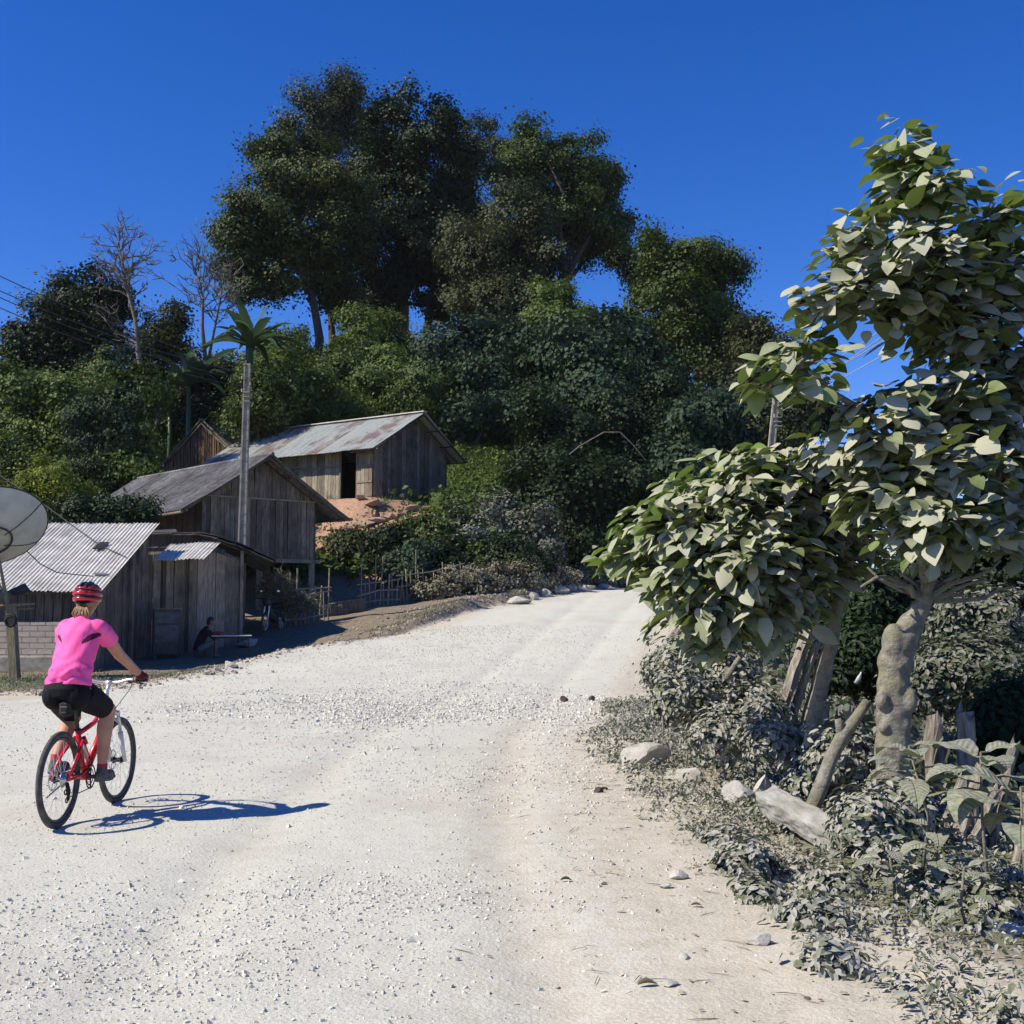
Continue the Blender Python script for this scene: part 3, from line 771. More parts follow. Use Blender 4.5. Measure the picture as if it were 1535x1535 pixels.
def bent(a, b, n, rg, w=.06):
    t = np.linspace(0, 1, n)[:, None]; L = np.linalg.norm(np.asarray(b) - a)
    P = a * (1 - t) + b * t + np.cumsum(rg.normal(size=(n, 3)), 0) * (np.sin(t * math.pi)) * L * w * .4
    return P
def tree(name, base, blobs, mat, label, cat='tree', group=None, nclump=130, per=70, cr=.75, leaf=.26, seed=0, trunk_r=.22, bark='bark',
         tpl=None, upb=.5, droop=0., fork=.55, limbs=True, lean=None, inner=.35):
    rg = np.random.default_rng(seed + 100)
    root = thing(name, base, label, cat, group)
    if base[1] > 34 and leaf > .15: per = int(per * 1.75); leaf *= .7
    core = blobs
    if base[1] > 34:
        blobs = []
        for c, r in core:
            blobs.append((c, r * .84))
            for _ in range(9):
                d = unit(rg.normal(size=3) * [1, .8, 1]); blobs.append((c + d * r * (.75 + .4 * rg.random()), r * (.16 + .22 * rg.random())))
    C, Nn, CC, tone = clumpcloud(blobs, rg, int(nclump * 1.1), per, cr * .93, inner, upb)
    S = leaf * (.6 + .8 * rg.random(len(C)))
    tdir = None
    if droop: tdir = np.tile([0, 0, -droop], (len(C), 1)) + unit(Nn) * .5
    leafobj('crown', [leaves(C, Nn, S, tpl or T_DIA, rg, np.clip(tone * 1.25 + .25 * rg.random(len(C)), 0, 1), tdir)], mat, root)
    mb = MB(); base = np.asarray(base, float)
    cen = np.mean([b[0] for b in blobs], 0); top = blobs[0][0]
    mid = base + (cen - base) * fork
    if lean is not None: mid = np.asarray(lean, float)
    P = bent(base - [0, 0, .4], mid, 6, rg, .05); mb.tube(P, np.linspace(trunk_r * 1.15, trunk_r * .75, 6), 8, wob=.08)
    if limbs:
        for c, r in core:
            e = np.asarray(c) + [0, 0, r[2] * .3]
            mb.tube(bent(mid, e, 6, rg, .12), np.linspace(trunk_r * .62, trunk_r * .1, 6), 6)
            for q in range(4):
                k = CC[rg.integers(len(CC))]
                if np.linalg.norm(k - c) < max(r) * 1.3: mb.tube(bent(np.asarray(c) * .7 + mid * .3, k, 5, rg, .12), np.linspace(trunk_r * .3, .02, 5), 5)
    mb.build('trunk', M[bark], root, True)
    return root
def ground_at(px, Y, sink=0.):
    p = at(px, 800, Y); return np.array([p[0], Y, H1(p[0], Y) - sink])

# ---------------------------------------------------------------- trees on the hill
tree('eucalyptus_tree', ground_at(500, 80), [PB(492, 195, 62, 82, 80), PB(450, 215, 34, 40, 79), PB(520, 150, 30, 40, 80), PB(470, 260, 60, 50, 79)], 'leaf_brown',
     'tall grey brown gum tree whose crown is the highest point of the hill', group='tall trees on the hilltop', seed=1, nclump=170, per=90, cr=.95, leaf=.24, droop=1., tpl=T_DIA, trunk_r=.24)
tree('broadleaf_tree', at(478, 552, 70), [PB(455, 265, 62, 48, 70), PB(395, 310, 62, 60, 70, -1), PB(365, 375, 42, 48, 70, -1), PB(440, 370, 74, 60, 70, 1), PB(520, 330, 52, 72, 71), PB(405, 225, 24, 26, 71), PB(395, 425, 44, 26, 69), PB(500, 420, 40, 30, 71)],
     'leaf_gum', 'spreading olive green tree at the left of the hilltop with a bare curving trunk', group='tall trees on the hilltop', seed=2, nclump=330, per=95, cr=.9, leaf=.25, trunk_r=.27, droop=.6, lean=at(463, 430, 70))
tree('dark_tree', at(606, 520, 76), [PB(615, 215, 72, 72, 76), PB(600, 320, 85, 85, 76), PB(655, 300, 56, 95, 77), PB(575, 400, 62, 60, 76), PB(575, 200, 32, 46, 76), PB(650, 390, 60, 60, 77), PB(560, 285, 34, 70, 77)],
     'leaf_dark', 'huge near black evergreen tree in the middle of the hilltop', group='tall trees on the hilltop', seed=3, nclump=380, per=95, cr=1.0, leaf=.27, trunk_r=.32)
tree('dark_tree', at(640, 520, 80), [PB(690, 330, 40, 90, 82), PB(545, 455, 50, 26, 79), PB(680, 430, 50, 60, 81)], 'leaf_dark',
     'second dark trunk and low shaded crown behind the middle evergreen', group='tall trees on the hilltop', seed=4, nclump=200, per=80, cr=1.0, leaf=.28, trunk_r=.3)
tree('feathery_tree', ground_at(722, 88), [PB(718, 205, 27, 34, 88), PB(735, 245, 40, 40, 88), PB(700, 250, 28, 40, 87), PB(760, 240, 22, 30, 86)], 'leaf_brown',
     'small feathery tree top peeping over the gap between the two dark crowns', group='tall trees on the hilltop', seed=5, nclump=90, per=60, cr=.7, leaf=.2, trunk_r=.16)
tree('broadleaf_tree', ground_at(830, 79), [PB(805, 235, 42, 46, 78), PB(775, 275, 40, 40, 77), PB(858, 262, 62, 48, 79), PB(880, 330, 60, 62, 80), PB(920, 345, 30, 36, 80), PB(830, 320, 62, 62, 79), PB(900, 262, 28, 28, 80), PB(905, 300, 24, 30, 80)],
     'leaf_mid', 'rounded green tree at the right of the hilltop with dark hanging boughs', group='tall trees on the hilltop', seed=6, nclump=330, per=95, cr=.9, leaf=.26, trunk_r=.4)
tree('wispy_tree', ground_at(935, 76), [PB(948, 405, 14, 18, 76), PB(930, 385, 14, 8, 76)], 'leaf_dark',
     'thin dark tree filling the gap under the hanging boughs', group='tall trees on the hilltop', seed=7, nclump=40, per=50, cr=.7, leaf=.2, trunk_r=.14)
tree('broadleaf_tree', ground_at(765, 67), [PB(770, 335, 60, 44, 68), PB(725, 400, 62, 60, 67), PB(800, 400, 58, 60, 68), PB(745, 460, 75, 50, 66), PB(690, 370, 34, 40, 68)], 'leaf_olive',
     'dull olive tree with a purplish brown top before the rounded tree', group='trees on the hillside', seed=8, nclump=300, per=95, cr=.85, leaf=.22, trunk_r=.3)
tree('columnar_tree', ground_at(1035, 64), [PB(1045, 390, 56, 50, 64), PB(1030, 460, 66, 60, 63), PB(1065, 450, 45, 60, 65), PB(1010, 530, 60, 50, 63), PB(1085, 520, 50, 50, 64), PB(985, 385, 18, 38, 63), PB(1000, 440, 35, 40, 63)], 'leaf_mid',
     'tall bushy green tree with a vine clad left stem beyond the hanging boughs', group='trees on the hillside', seed=9, nclump=330, per=95, cr=.8, leaf=.22, trunk_r=.3, fork=.4)
tree('broadleaf_tree', ground_at(1130, 60), [PB(1130, 520, 42, 40, 60), PB(1165, 560, 40, 44, 59), PB(1110, 590, 50, 50, 58), PB(1195, 620, 42, 45, 58), PB(1140, 640, 55, 45, 57)], 'leaf_olive',
     'dark tree sloping down behind the right hand concrete pole', group='trees on the hillside', seed=10, nclump=260, per=80, cr=.8, leaf=.22, trunk_r=.22, fork=.4)
tree('small_tree', ground_at(835, 62), [PB(828, 450, 32, 22, 63), PB(812, 480, 34, 24, 62), PB(850, 485, 32, 28, 62)], 'leaf_bright', 'bright green small tree top catching the sun below the boughs', group='trees on the hillside', seed=11, nclump=90, per=70, cr=.6, leaf=.2, trunk_r=.12)
tree('leafy_tree', ground_at(885, 58), [PB(850, 530, 62, 42, 59), PB(925, 510, 60, 42, 60), PB(900, 580, 70, 46, 57), PB(960, 560, 46, 46, 59)], 'leaf_blue', 'blue green broad leaved tree low on the right hillside', group='trees on the hillside', seed=12, nclump=230, per=60, cr=.8, leaf=.3, trunk_r=.18, fork=.4)
tree('leafy_tree', ground_at(720, 60), [PB(690, 530, 60, 40, 62), PB(760, 520, 56, 40, 62), PB(730, 580, 66, 40, 60), PB(670, 570, 36, 28, 61)], 'leaf_blue', 'blue green tree above the right end of the tin roofed house', group='trees on the hillside', seed=13, nclump=210, per=60, cr=.8, leaf=.28, trunk_r=.18, fork=.4)
tree('leafy_shrub', ground_at(705, 57.5), [PB(712, 622, 34, 26, 57.5), PB(745, 612, 30, 22, 57.5), PB(775, 628, 24, 16, 57)], 'leaf_blue', 'grey blue leafy shrub over the grass bank right of the tin roof', 'shrub', 'shrubs on the hillside', seed=14, nclump=60, per=50, cr=.55, leaf=.28, trunk_r=.08)
tree('leafy_tree', ground_at(1040, 53), [PB(1060, 620, 48, 26, 53), PB(1035, 660, 40, 34, 52.5), PB(1085, 655, 30, 26, 53), PB(1025, 700, 34, 26, 52)], 'leaf_blue', 'pale blue leaved tree left of the right hand concrete pole', group='trees on the hillside', seed=15, nclump=110, per=55, cr=.6, leaf=.32, trunk_r=.14)
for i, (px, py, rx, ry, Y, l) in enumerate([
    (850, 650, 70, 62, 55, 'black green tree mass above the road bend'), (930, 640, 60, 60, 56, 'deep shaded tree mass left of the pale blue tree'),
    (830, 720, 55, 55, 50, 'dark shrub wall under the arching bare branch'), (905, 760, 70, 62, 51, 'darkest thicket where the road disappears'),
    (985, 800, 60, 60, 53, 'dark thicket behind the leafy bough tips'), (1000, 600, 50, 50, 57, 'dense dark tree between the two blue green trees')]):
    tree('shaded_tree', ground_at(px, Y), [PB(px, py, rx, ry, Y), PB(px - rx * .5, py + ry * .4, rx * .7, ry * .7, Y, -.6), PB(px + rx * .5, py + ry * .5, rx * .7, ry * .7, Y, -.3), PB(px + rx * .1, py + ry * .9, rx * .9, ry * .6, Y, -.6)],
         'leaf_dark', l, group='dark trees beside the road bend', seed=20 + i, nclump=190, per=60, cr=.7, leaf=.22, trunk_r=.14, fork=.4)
# left group
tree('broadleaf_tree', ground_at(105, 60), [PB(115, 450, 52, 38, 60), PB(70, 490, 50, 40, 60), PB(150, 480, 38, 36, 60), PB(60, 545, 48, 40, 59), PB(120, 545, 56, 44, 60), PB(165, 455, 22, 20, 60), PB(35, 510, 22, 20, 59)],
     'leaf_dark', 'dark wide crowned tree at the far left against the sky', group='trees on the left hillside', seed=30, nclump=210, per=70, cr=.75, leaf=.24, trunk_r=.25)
tree('sparse_tree', ground_at(225, 64), [PB(235, 490, 46, 34, 64), PB(215, 530, 48, 36, 64), PB(262, 520, 28, 36, 64)], 'leaf_olive', 'thin grey olive tree with sky showing through behind the dead trunk', group='trees on the left hillside', seed=31, nclump=110, per=50, cr=.7, leaf=.2, trunk_r=.14)
tree('bushy_tree', ground_at(60, 50), [PB(40, 590, 56, 42, 50), PB(110, 600, 50, 42, 51), PB(20, 650, 45, 45, 49), PB(80, 660, 50, 45, 49)], 'leaf_bright', 'mid green bushy tree mass at the left edge', group='trees on the left hillside', seed=32, nclump=230, per=70, cr=.65, leaf=.2, trunk_r=.16, fork=.4)
tree('bushy_tree', ground_at(170, 53), [PB(165, 575, 44, 40, 54), PB(205, 600, 40, 40, 54), PB(150, 620, 40, 35, 52)], 'leaf_mid', 'dull green bushy tree at the foot of the dead trunk', group='trees on the left hillside', seed=33, nclump=140, per=70, cr=.65, leaf=.2, trunk_r=.14, fork=.4)
tree('mango_tree', ground_at(155, 47), [PB(165, 610, 36, 32, 47), PB(140, 660, 44, 42, 47), PB(185, 655, 32, 42, 47), PB(145, 715, 42, 40, 46.5), PB(125, 755, 40, 30, 46.5)], 'leaf_mango', 'glossy dark leaved mango tree behind the white roofed shed', group=None, seed=34, nclump=170, per=55, cr=.42, leaf=.22, trunk_r=.14, droop=1., tpl=T_OV)
tree('yellow_shrub', ground_at(80, 37), [PB(80, 720, 36, 32, 37), PB(110, 750, 28, 26, 37), PB(55, 745, 26, 24, 36.5)], 'leaf_yellow', 'bright yellow green shrub above the satellite dish', 'shrub', seed=35, nclump=70, per=50, cr=.35, leaf=.16, trunk_r=.06, tpl=T_OV)
tree('leafy_shrub', ground_at(20, 38), [PB(15, 700, 36, 40, 38), PB(30, 750, 30, 30, 37)], 'leaf_mid', 'green shrub at the left edge just above the dish', 'shrub', seed=36, nclump=80, per=50, cr=.4, leaf=.17, trunk_r=.06, tpl=T_OV)
tree('leafy_shrub', ground_at(130, 35.5), [PB(120, 770, 34, 20, 35.5), PB(160, 770, 30, 18, 35.5), PB(200, 768, 26, 14, 35.5)], 'leaf_mango', 'low dark glossy shrub along the top of the white shed roof', 'shrub', seed=37, nclump=60, per=50, cr=.35, leaf=.18, trunk_r=.06, tpl=T_OV)
# bushes massed on the slope: px, py, rx, ry, Y, material, label
bushes = [
    (392, 590, 34, 34, 56, 'leaf_mid', 'bush hiding the stem of the fanned banana plant'), 
    (200, 652, 20, 22, 57.5, 'leaf_mid', 'rounded bush hiding the foot of the small banana plant'), (318, 612, 34, 24, 64, 'leaf_dark', 'dark bush right behind the peak of the thatched hut'),
    (335, 612, 30, 20, 66, 'leaf_bright', 'light green bush around the banana clumps'), (240, 610, 40, 36, 66, 'leaf_mid', 'rounded bush above the thatched hut'),
    (345, 575, 48, 40, 66, 'leaf_dark', 'dark bush behind the top of the left concrete pole'), (300, 605, 40, 26, 67, 'leaf_mid', 'low bush behind the thatched ridge'),
    (420, 560, 48, 40, 60, 'leaf_bright', 'sunlit light bush right of the left pole'), (450, 600, 60, 36, 58, 'leaf_mid', 'mid green bush above the left end of the tin roof'),
    (560, 500, 58, 38, 66, 'leaf_bright', 'bright green bush at the foot of the bare curving trunk'), (530, 545, 60, 34, 62, 'leaf_mid', 'green bush under the bright hill bush'),
    (590, 560, 56, 36, 61, 'leaf_bright', 'light bush above the middle of the tin roof'), (380, 620, 40, 26, 57, 'leaf_mid', 'small bush just above the tin roof by the pole'),
    (640, 590, 48, 30, 59, 'leaf_mid', 'bush above the right end of the tin roof ridge'), (500, 600, 50, 26, 58.5, 'leaf_bright', 'pale green bush touching the tin roof line'),
    (190, 675, 28, 34, 50, 'leaf_mid', 'bush between the mango tree and the thatched hut'), (190, 700, 30, 26, 47, 'leaf_bright', 'small bright bush over the left end of the grey roof'),
    (800, 590, 60, 38, 60, 'leaf_dark', 'dark hillside bush between the two blue green trees'), (625, 545, 36, 26, 68, 'leaf_dark', 'shaded bush below the middle evergreen'),
    (430, 520, 40, 26, 66, 'leaf_bright', 'light bush left of the bare curving trunk'), (955, 492, 36, 26, 70, 'leaf_olive', 'olive bush under the thin dark tree'),
    (868, 478, 18, 14, 72, 'leaf_mid', 'small bush at the skyline gap'), (1225, 610, 30, 30, 60, 'leaf_dark', 'last dark bush where the hill meets the sky')]
for i, (px, py, rx, ry, Y, mt, l) in enumerate(bushes):
    tree('hillside_bush', ground_at(px, Y), [PB(px, py, rx, ry, Y), PB(px - rx * .5, py + ry * .5, rx * .6, ry * .6, Y, -.5), PB(px + rx * .5, py + ry * .6, rx * .6, ry * .6, Y, -.5)],
         mt, l, 'bush', 'bushes massed on the hillside', seed=50 + i, nclump=int(60 + rx * 1.3), per=60, cr=.55, leaf=.2, trunk_r=.07, fork=.4)
# roadside and slope shrubs
shr = [
    (588, 822, 28, 24, 43.5, 'leaf_dark', 'dark green shrub left of the slope below the house'), (645, 806, 38, 26, 44.5, 'leaf_mid', 'green shrub on the slope right of the red earth'),
    (690, 800, 44, 44, 45, 'leaf_dustgrey', 'grey leaved tall shrub in the middle of the slope'), (735, 790, 32, 46, 46, 'leaf_dustgrey', 'dusty upright shrub beside the dark recess'),
    (800, 800, 34, 40, 46, 'leaf_dustgrey', 'dusty shrub column right of the dark recess'), (770, 830, 40, 22, 44, 'leaf_dark', 'low dark shrub in the recess'),
    (620, 845, 34, 26, 42, 'leaf_blue', 'blue grey shrub growing over the bamboo fence'), (665, 835, 36, 26, 43, 'leaf_dark', 'dark shrub behind the right end of the bamboo fence'),
    (860, 815, 50, 38, 49, 'leaf_dark', 'dark shrub above the row of edging stones'), (527, 815, 20, 16, 44, 'leaf_olive', 'small olive shrub on the red bank')]
for i, (px, py, rx, ry, Y, mt, l) in enumerate(shr):
    tree('slope_shrub', ground_at(px, Y), [PB(px, py, rx, ry, Y), PB(px - rx * .5, py + ry * .4, rx * .6, ry * .6, Y, -.4), PB(px + rx * .4, py + ry * .6, rx * .7, ry * .6, Y, -.4)],
         mt, l, 'shrub', 'shrubs on the slope by the road', seed=90 + i, nclump=int(60 + rx * 1.2), per=55, cr=.4, leaf=.16, trunk_r=.05, fork=.4)
dry = [(700, 872, 34, 20, 40.5), (745, 868, 34, 24, 41.5), (790, 866, 34, 24, 43), (830, 868, 30, 18, 44.5), (870, 864, 30, 16, 47), (905, 866, 26, 14, 49), (655, 885, 26, 14, 40), (780, 850, 40, 20, 45)]
dl_ = ['first low dry bush right of the bamboo fence', 'second dry bush along the far road', 'third dry bush, above the edging stones', 'fourth dry bush above the stone row', 'fifth dry bush toward the bend', 'dry bush nearest the bend', 'smallest dry bush at the fence end', 'dry bush behind the others at the middle of the bank']
for i, (px, py, rx, ry, Y) in enumerate(dry):
    tree('dry_bush', ground_at(px, Y), [PB(px, py, rx, ry, Y), PB(px - rx * .6, py + ry * .4, rx * .6, ry * .6, Y), PB(px + rx * .6, py + ry * .4, rx * .6, ry * .6, Y)],
         'leaf_dry', 'low dusty brown grey ' + dl_[i].replace('low ', ''), 'bush', 'dry bushes along the far road edge', seed=120 + i, nclump=90, per=60, cr=.3, leaf=.085, trunk_r=.03, fork=.4)

# undergrowth spread over the hill surface
def scatter(n, x0, x1, y0, y1, fn, rg):
    X = x0 + (x1 - x0) * rg.random(n); Y = y0 + (y1 - y0) * rg.random(n)
    k = rg.random(n) < fn(X, Y); return X[k], Y[k]
rg = np.random.default_rng(77)
def hill_fn(X, Y):
    u = Y - toe(X); q = np.stack([X - HC[0], Y - HC[1]], -1); a = q @ HD; b = q @ HN
    house = (a > -1) & (a < 11) & (b > -3.) & (b < 5.6)
    red = (np.hypot((X + 6) / 3.0, (Y - 47.5) / 3.4) < 1.0) & (rg.random(len(X)) > .08)
    return ss(.3, 2.5, u) * (~house) * (~red) * (np.abs(X) < .5 * Y + 3)
X, Y = scatter(190000, -42, 30, 41, 84, hill_fn, rg)
bare = (Y < 60) & (X > -5) & (X < 1.5) & (Y > 50)
hgt = np.where(bare, .25, .75) * rg.random(len(X)) * (1 + fbm(X, Y, .3, 2))
C = np.stack([X, Y, H(X, Y) + hgt], 1)
bk = bare & (rg.random(len(X)) < .8)
leafobj('slope_greenery', [leaves(C[bk], rg.normal(size=C[bk].shape) * .5 + [-.3, -.4, .8], .13 * (.6 + .8 * rg.random(int(bk.sum()))), T_DIA, rg)], 'leaf_grass')
tag(bpy.data.objects['slope_greenery'], 'fresh green low growth on the open bank right of the tin roofed house', kind='stuff')
C = C[~bk]; bare = bare[~bk]
leafobj('undergrowth', [leaves(C, rg.normal(size=C.shape) * .6 + [-.2, -.4, .8], np.where(bare, .14, .24) * (.6 + .8 * rg.random(len(C))), T_DIA, rg)], 'leaf_mid')
tag(bpy.data.objects['undergrowth'], 'low green growth covering the hillside', kind='stuff')
def bank_fn(X, Y):
    d = X - xR(Y); return ss(2.3, 4, d + .12 * np.clip(Y - 11, 0, 5)) * (np.abs(X) < .48 * Y + 2) * .8
X, Y = scatter(90000, 2.5, 30, 9, 60, bank_fn, rg)
C = np.stack([X, Y, H(X, Y) + .5 * rg.random(len(X))], 1)
leafobj('valley_undergrowth', [leaves(C, rg.normal(size=C.shape) * .7 + [0, -.3, .7], .13 * (.6 + .8 * rg.random(len(C))), T_DIA, rg)], 'leaf_dustgrey')
tag(bpy.data.objects['valley_undergrowth'], 'green growth covering the bank below the fence', kind='stuff')

# ---------------------------------------------------------------- dead trees
def dead_tree(base, path, r0, label, seed, nb=34, spread=1.6):
    rg = np.random.default_rng(seed); root = thing('dead_tree', base, label, 'tree', 'bare dead trees on the left skyline')
    mb = MB(); P = np.array(path); m = len(P); mb.tube(P, np.linspace(r0, r0 * .25, m), 7, wob=.05); mb.build('trunk', M['bark_dead'], root, True)
    mb = MB()
    for i in range(nb):
        t = .35 + .65 * rg.random(); k = t * (m - 1); j = min(int(k), m - 2); p = P[j] * (1 - (k - j)) + P[j + 1] * (k - j)
        d = unit(np.array([rg.normal(), rg.normal() * .6, .5 + .5 * rg.random()])); L = spread * (1.25 - t * .6) * (.5 + rg.random())
        e = p + d * L; q = bent(p, e, 5, rg, .2); mb.tube(q, np.linspace(r0 * .3, .015, 5), 5)
        for _ in range(5):
            s_ = q[rg.integers(1, 5)]; e2 = s_ + unit(d + rg.normal(size=3) * .6 + [0, 0, .3]) * L * (.25 + .35 * rg.random()); q2 = bent(s_, e2, 4, rg, .2); mb.tube(q2, np.linspace(.03, .01, 4), 4)
            for _ in range(2): mb.tube(bent(q2[2], q2[2] + unit(d + rg.normal(size=3) * .8) * L * .25, 3, rg, .2), np.linspace(.018, .008, 3), 3)
    mb.build('branch', M['bark_dead'], root)
dead_tree(at(236, 612, 56), [at(a, b, 56) for a, b in ((237, 618), (216, 580), (207, 530), (203, 480), (190, 430), (184, 395), (176, 365))], .15, 'tall leaning leafless tree with a pale trunk', 5)
dead_tree(at(312, 520, 62), [at(a, b, 62) for a, b in ((308, 540), (303, 490), (304, 450), (300, 425), (292, 405))], .115, 'shorter leafless tree with grey forked limbs left of the hilltop crown', 9, 20, 2.0)
dead_tree(at(318, 520, 63), [at(a, b, 63) for a, b in ((312, 540), (322, 490), (330, 450), (334, 420))], .09, 'slim leafless tree close behind the forked grey one', 12, 16, 1.5)
# bare branch arching out of the thicket
mb = MB(); mb.tube([at(a, b, 49) for a, b in ((815, 725), (840, 692), (870, 668), (905, 648), (930, 648), (950, 668), (968, 690))], [.03, .03, .03, .028, .025, .02, .01], 6)
tag(mb.build('bare_branch', M['bark_dead']), 'pale bare branch arching out of the dark thicket', 'branch')

# ---------------------------------------------------------------- banana plants
def banana(px, py, Y, n, L, label, seed):
    rg = np.random.default_rng(seed); c = at(px, py, Y); b = np.array([c[0], Y, H1(c[0], Y)])
    root = thing('banana_plant', b, label, 'banana plant', 'banana plants above the huts')
    mb = MB(); mb.tube([b - [0, 0, .2], (b + c) / 2 + [.05, 0, 0], c], [.18, .15, .12], 8); mb.build('stem', M['leaf_banana'], root, True)
    for i in range(n):
        a = 2 * math.pi * i / n + rg.normal() * .2; el = .3 + 1.1 * rg.random()
        V, Fq = longleaf(14, .085, .1, .5, .0)
        l = L * (.75 + .45 * rg.random()); arch = .7 * rg.random() + .35
        t = V[:, 0]; W = V[:, 1] * l * 1.05
        out_ = np.array([math.cos(a), math.sin(a) * .9, 0]); side = np.array([-math.sin(a), math.cos(a), 0])
        hh = math.sin(el) * t - arch * t ** 2.2 * .7; rr = math.cos(el) * t
        W = W * (1 - .25 * rg.random(len(W)) * (np.abs(V[:, 1]) > .02))
        P = c - root_loc(root) + out_ * (rr * l)[:, None] + np.array([0, 0, 1]) * (hh * l)[:, None] + side * W[:, None] + np.array([0, 0, 1]) * (np.abs(V[:, 1]) * .5 * l)[:, None]
        link('leaf', mesh_from('leaf', P, Fq, np.full(len(Fq), rg.random()), True), M['leaf_banana'], root)
banana(376, 522, 56.5, 34, 3.1, 'grey green banana plant fanned out above the left concrete pole', 3)
banana(283, 580, 61.2, 16, 3.5, 'bright green upright banana plant left of the concrete pole', 4)
banana(255, 605, 64.5, 10, 2.6, 'small banana plant at the foot of the upright one', 6)
# ================================================================ huts
def V3(p, z): return np.array([p[0], p[1], z])
def plank_wall(name, A, B, z0, ztop, root, mat, w=.2, seed=0, skip=None, thick=.03, gap=.012, z0f=None):
    """vertical boards from A to B (plan); ztop(t), t in metres from A"""
    rg = random.Random(seed); A = np.asarray(A, float); B = np.asarray(B, float); L = np.linalg.norm(B - A); d = (B - A) / L
    n = np.array([d[1], -d[0]]); mb = MB(); t = 0.
    while t < L - .02:
        ww = min(w * rg.uniform(.7, 1.25), L - t); t1 = t + ww - gap
        if skip and any(t1 > a and t < b for a, b in skip):
            for a, b in skip:
                if t1 > a and t < b: t = b
            continue
        o = rg.uniform(-.008, .008); za = z0 if z0f is None else z0f(t)
        za += rg.uniform(-.03, .02); lo = rg.uniform(-.022, .022); o *= 1.8
        P = []
        for off in (o, o - thick):
            for tt, zz in ((t, za), (t1, za), (t1 + lo, ztop(t1) - rg.uniform(0, .035)), (t + lo, ztop(t) - rg.uniform(0, .015))):
                q = A + d * tt + n * off; P.append([q[0], q[1], zz])
        mb.add(P, [(0, 1, 2, 3), (7, 6, 5, 4), (0, 4, 5, 1), (1, 5, 6, 2), (2, 6, 7, 3), (3, 7, 4, 0)], rg.random())
        t += ww
    return mb.build(name, M[mat], root)
def corr(mb, R0, R1, E0, E1, pitch=.09, amp=.014, sheet=.85, nl=6, seed=0, sag=0., jag=0.):
    """corrugated sheet: ridge R0-R1 to eave E0-E1, waves run down the slope"""
    rg = np.random.default_rng(seed); R0, R1, E0, E1 = [np.asarray(v, float) for v in (R0, R1, E0, E1)]
    L = np.linalg.norm(E1 - E0); nr = int(L / pitch); per = 6; n = nr * per + 1
    nrm = np.cross(R1 - R0, E0 - R0); nrm /= np.linalg.norm(nrm)
    if nrm[2] < 0: nrm = -nrm
    s_ = np.linspace(0, 1, n)[:, None]; rows = []
    jj = jag * (rg.random(n // (per * 8) + 2) - .5); jj = np.repeat(jj, per * 8)[:n]
    for j in range(nl + 1):
        t = j / nl
        a = R0 * (1 - s_) + R1 * s_; b = E0 * (1 - s_) + E1 * s_
        tt = t + (jj[:, None] if j == nl else 0)
        P = a * (1 - tt) + b * tt
        P = P + nrm * (amp * np.cos(np.arange(n) * 2 * math.pi / per))[:, None] - np.array([0, 0, 1]) * sag * math.sin(math.pi * t)
        P = P + np.array([0, 0, 1]) * (.01 * np.sin(s_ * 9 + seed) + .006 * rg.normal(size=(n // per + 1))[np.minimum(np.arange(n) // per, n // per)][:, None])
        rows.append(P)
    V = np.concatenate(rows); V2 = V - nrm * .006
    top = [(j * n + i, (j + 1) * n + i, (j + 1) * n + i + 1, j * n + i + 1) for j in range(nl) for i in range(n - 1)]
    if True:
        p = V[list(top[0])]; q = np.cross(p[1] - p[0], p[2] - p[0])
        if q @ nrm < 0: top = [f[::-1] for f in top]
    N0 = len(V); bot = [tuple(N0 + i for i in f[::-1]) for f in top]
    sv = rg.random(int(L / sheet) + 2)
    vv = []
    for j in range(nl):
        for i in range(n - 1): vv.append(sv[int(i / (n - 1) * L / sheet)])
    V = np.concatenate([V, V2])
    # edges
    ed = []
    for i in range(n - 1): ed += [(nl * n + i, nl * n + i + 1, N0 + nl * n + i + 1, N0 + nl * n + i)]
    mb.V.append(V); mb.F += [[int(x) + mb.n for x in f] for f in top + bot + ed]; mb.var += vv + vv + [.3] * len(ed); mb.n += len(V)
    return mb
def dark_box(mb, A, B, C, D, z0, z1):
    """closed inner lining so daylight does not pass between boards"""
    P = [V3(q, z) for z in (z0, z1) for q in (A, B, C, D)]
    mb.add(P, [(0, 1, 5, 4), (1, 2, 6, 5), (2, 3, 7, 6), (3, 0, 4, 7)], .1)

# ---------------------------------------------------------------- white roofed shed (front left)
root = thing('shed', (-12.5, 29.8, 0), 'shed with a pale corrugated roof sloping to the front and a mud brick wall', 'shed')
EY, RY, EZ, RZ = 27.75, 31.9, 1.86, 3.72
mb = MB(); corr(mb, (-17, RY, RZ), (-9.42, RY, RZ + .02), (-17, EY, EZ - .02), (-9.5, EY, EZ + .03), pitch=.098, amp=.017, seed=3, jag=.02)
mb.build('roof', M['roof_white'], root)
sl = (RZ - EZ) / (RY - EY)
plank_wall('side_wall', (-9.75, 28.0), (-9.68, 31.8), -.1, lambda t: EZ + (28.0 + t - EY) * sl - .05, root, 'plank', .26, 4)
mb = MB(); mb.box((-13.4, 28.05, .76), (7.2, .16, .8)); mb.build('brick_wall', M['brick'], root)
mb = MB(); mb.box((-13.4, 27.98, .18), (7.3, .34, .36), bev=.015); mb.build('footing', M['concrete'], root)
rr = random.Random(2); mb = MB()
for i in range(34):
    x = -9.8 - i * .21
    mb.box((x, 28.06, 1.5), (.19, .03, .72), var=rr.random())
mb.build('upper_wall', M['plank_dark'], root)
mb = MB(); mb.add([V3((-9.79, 28.2), -.1), V3((-9.72, 31.7), -.1), V3((-9.72, 31.7), RZ - .15), V3((-9.79, 28.2), EZ - .05)], [(0, 1, 2, 3)], .1)
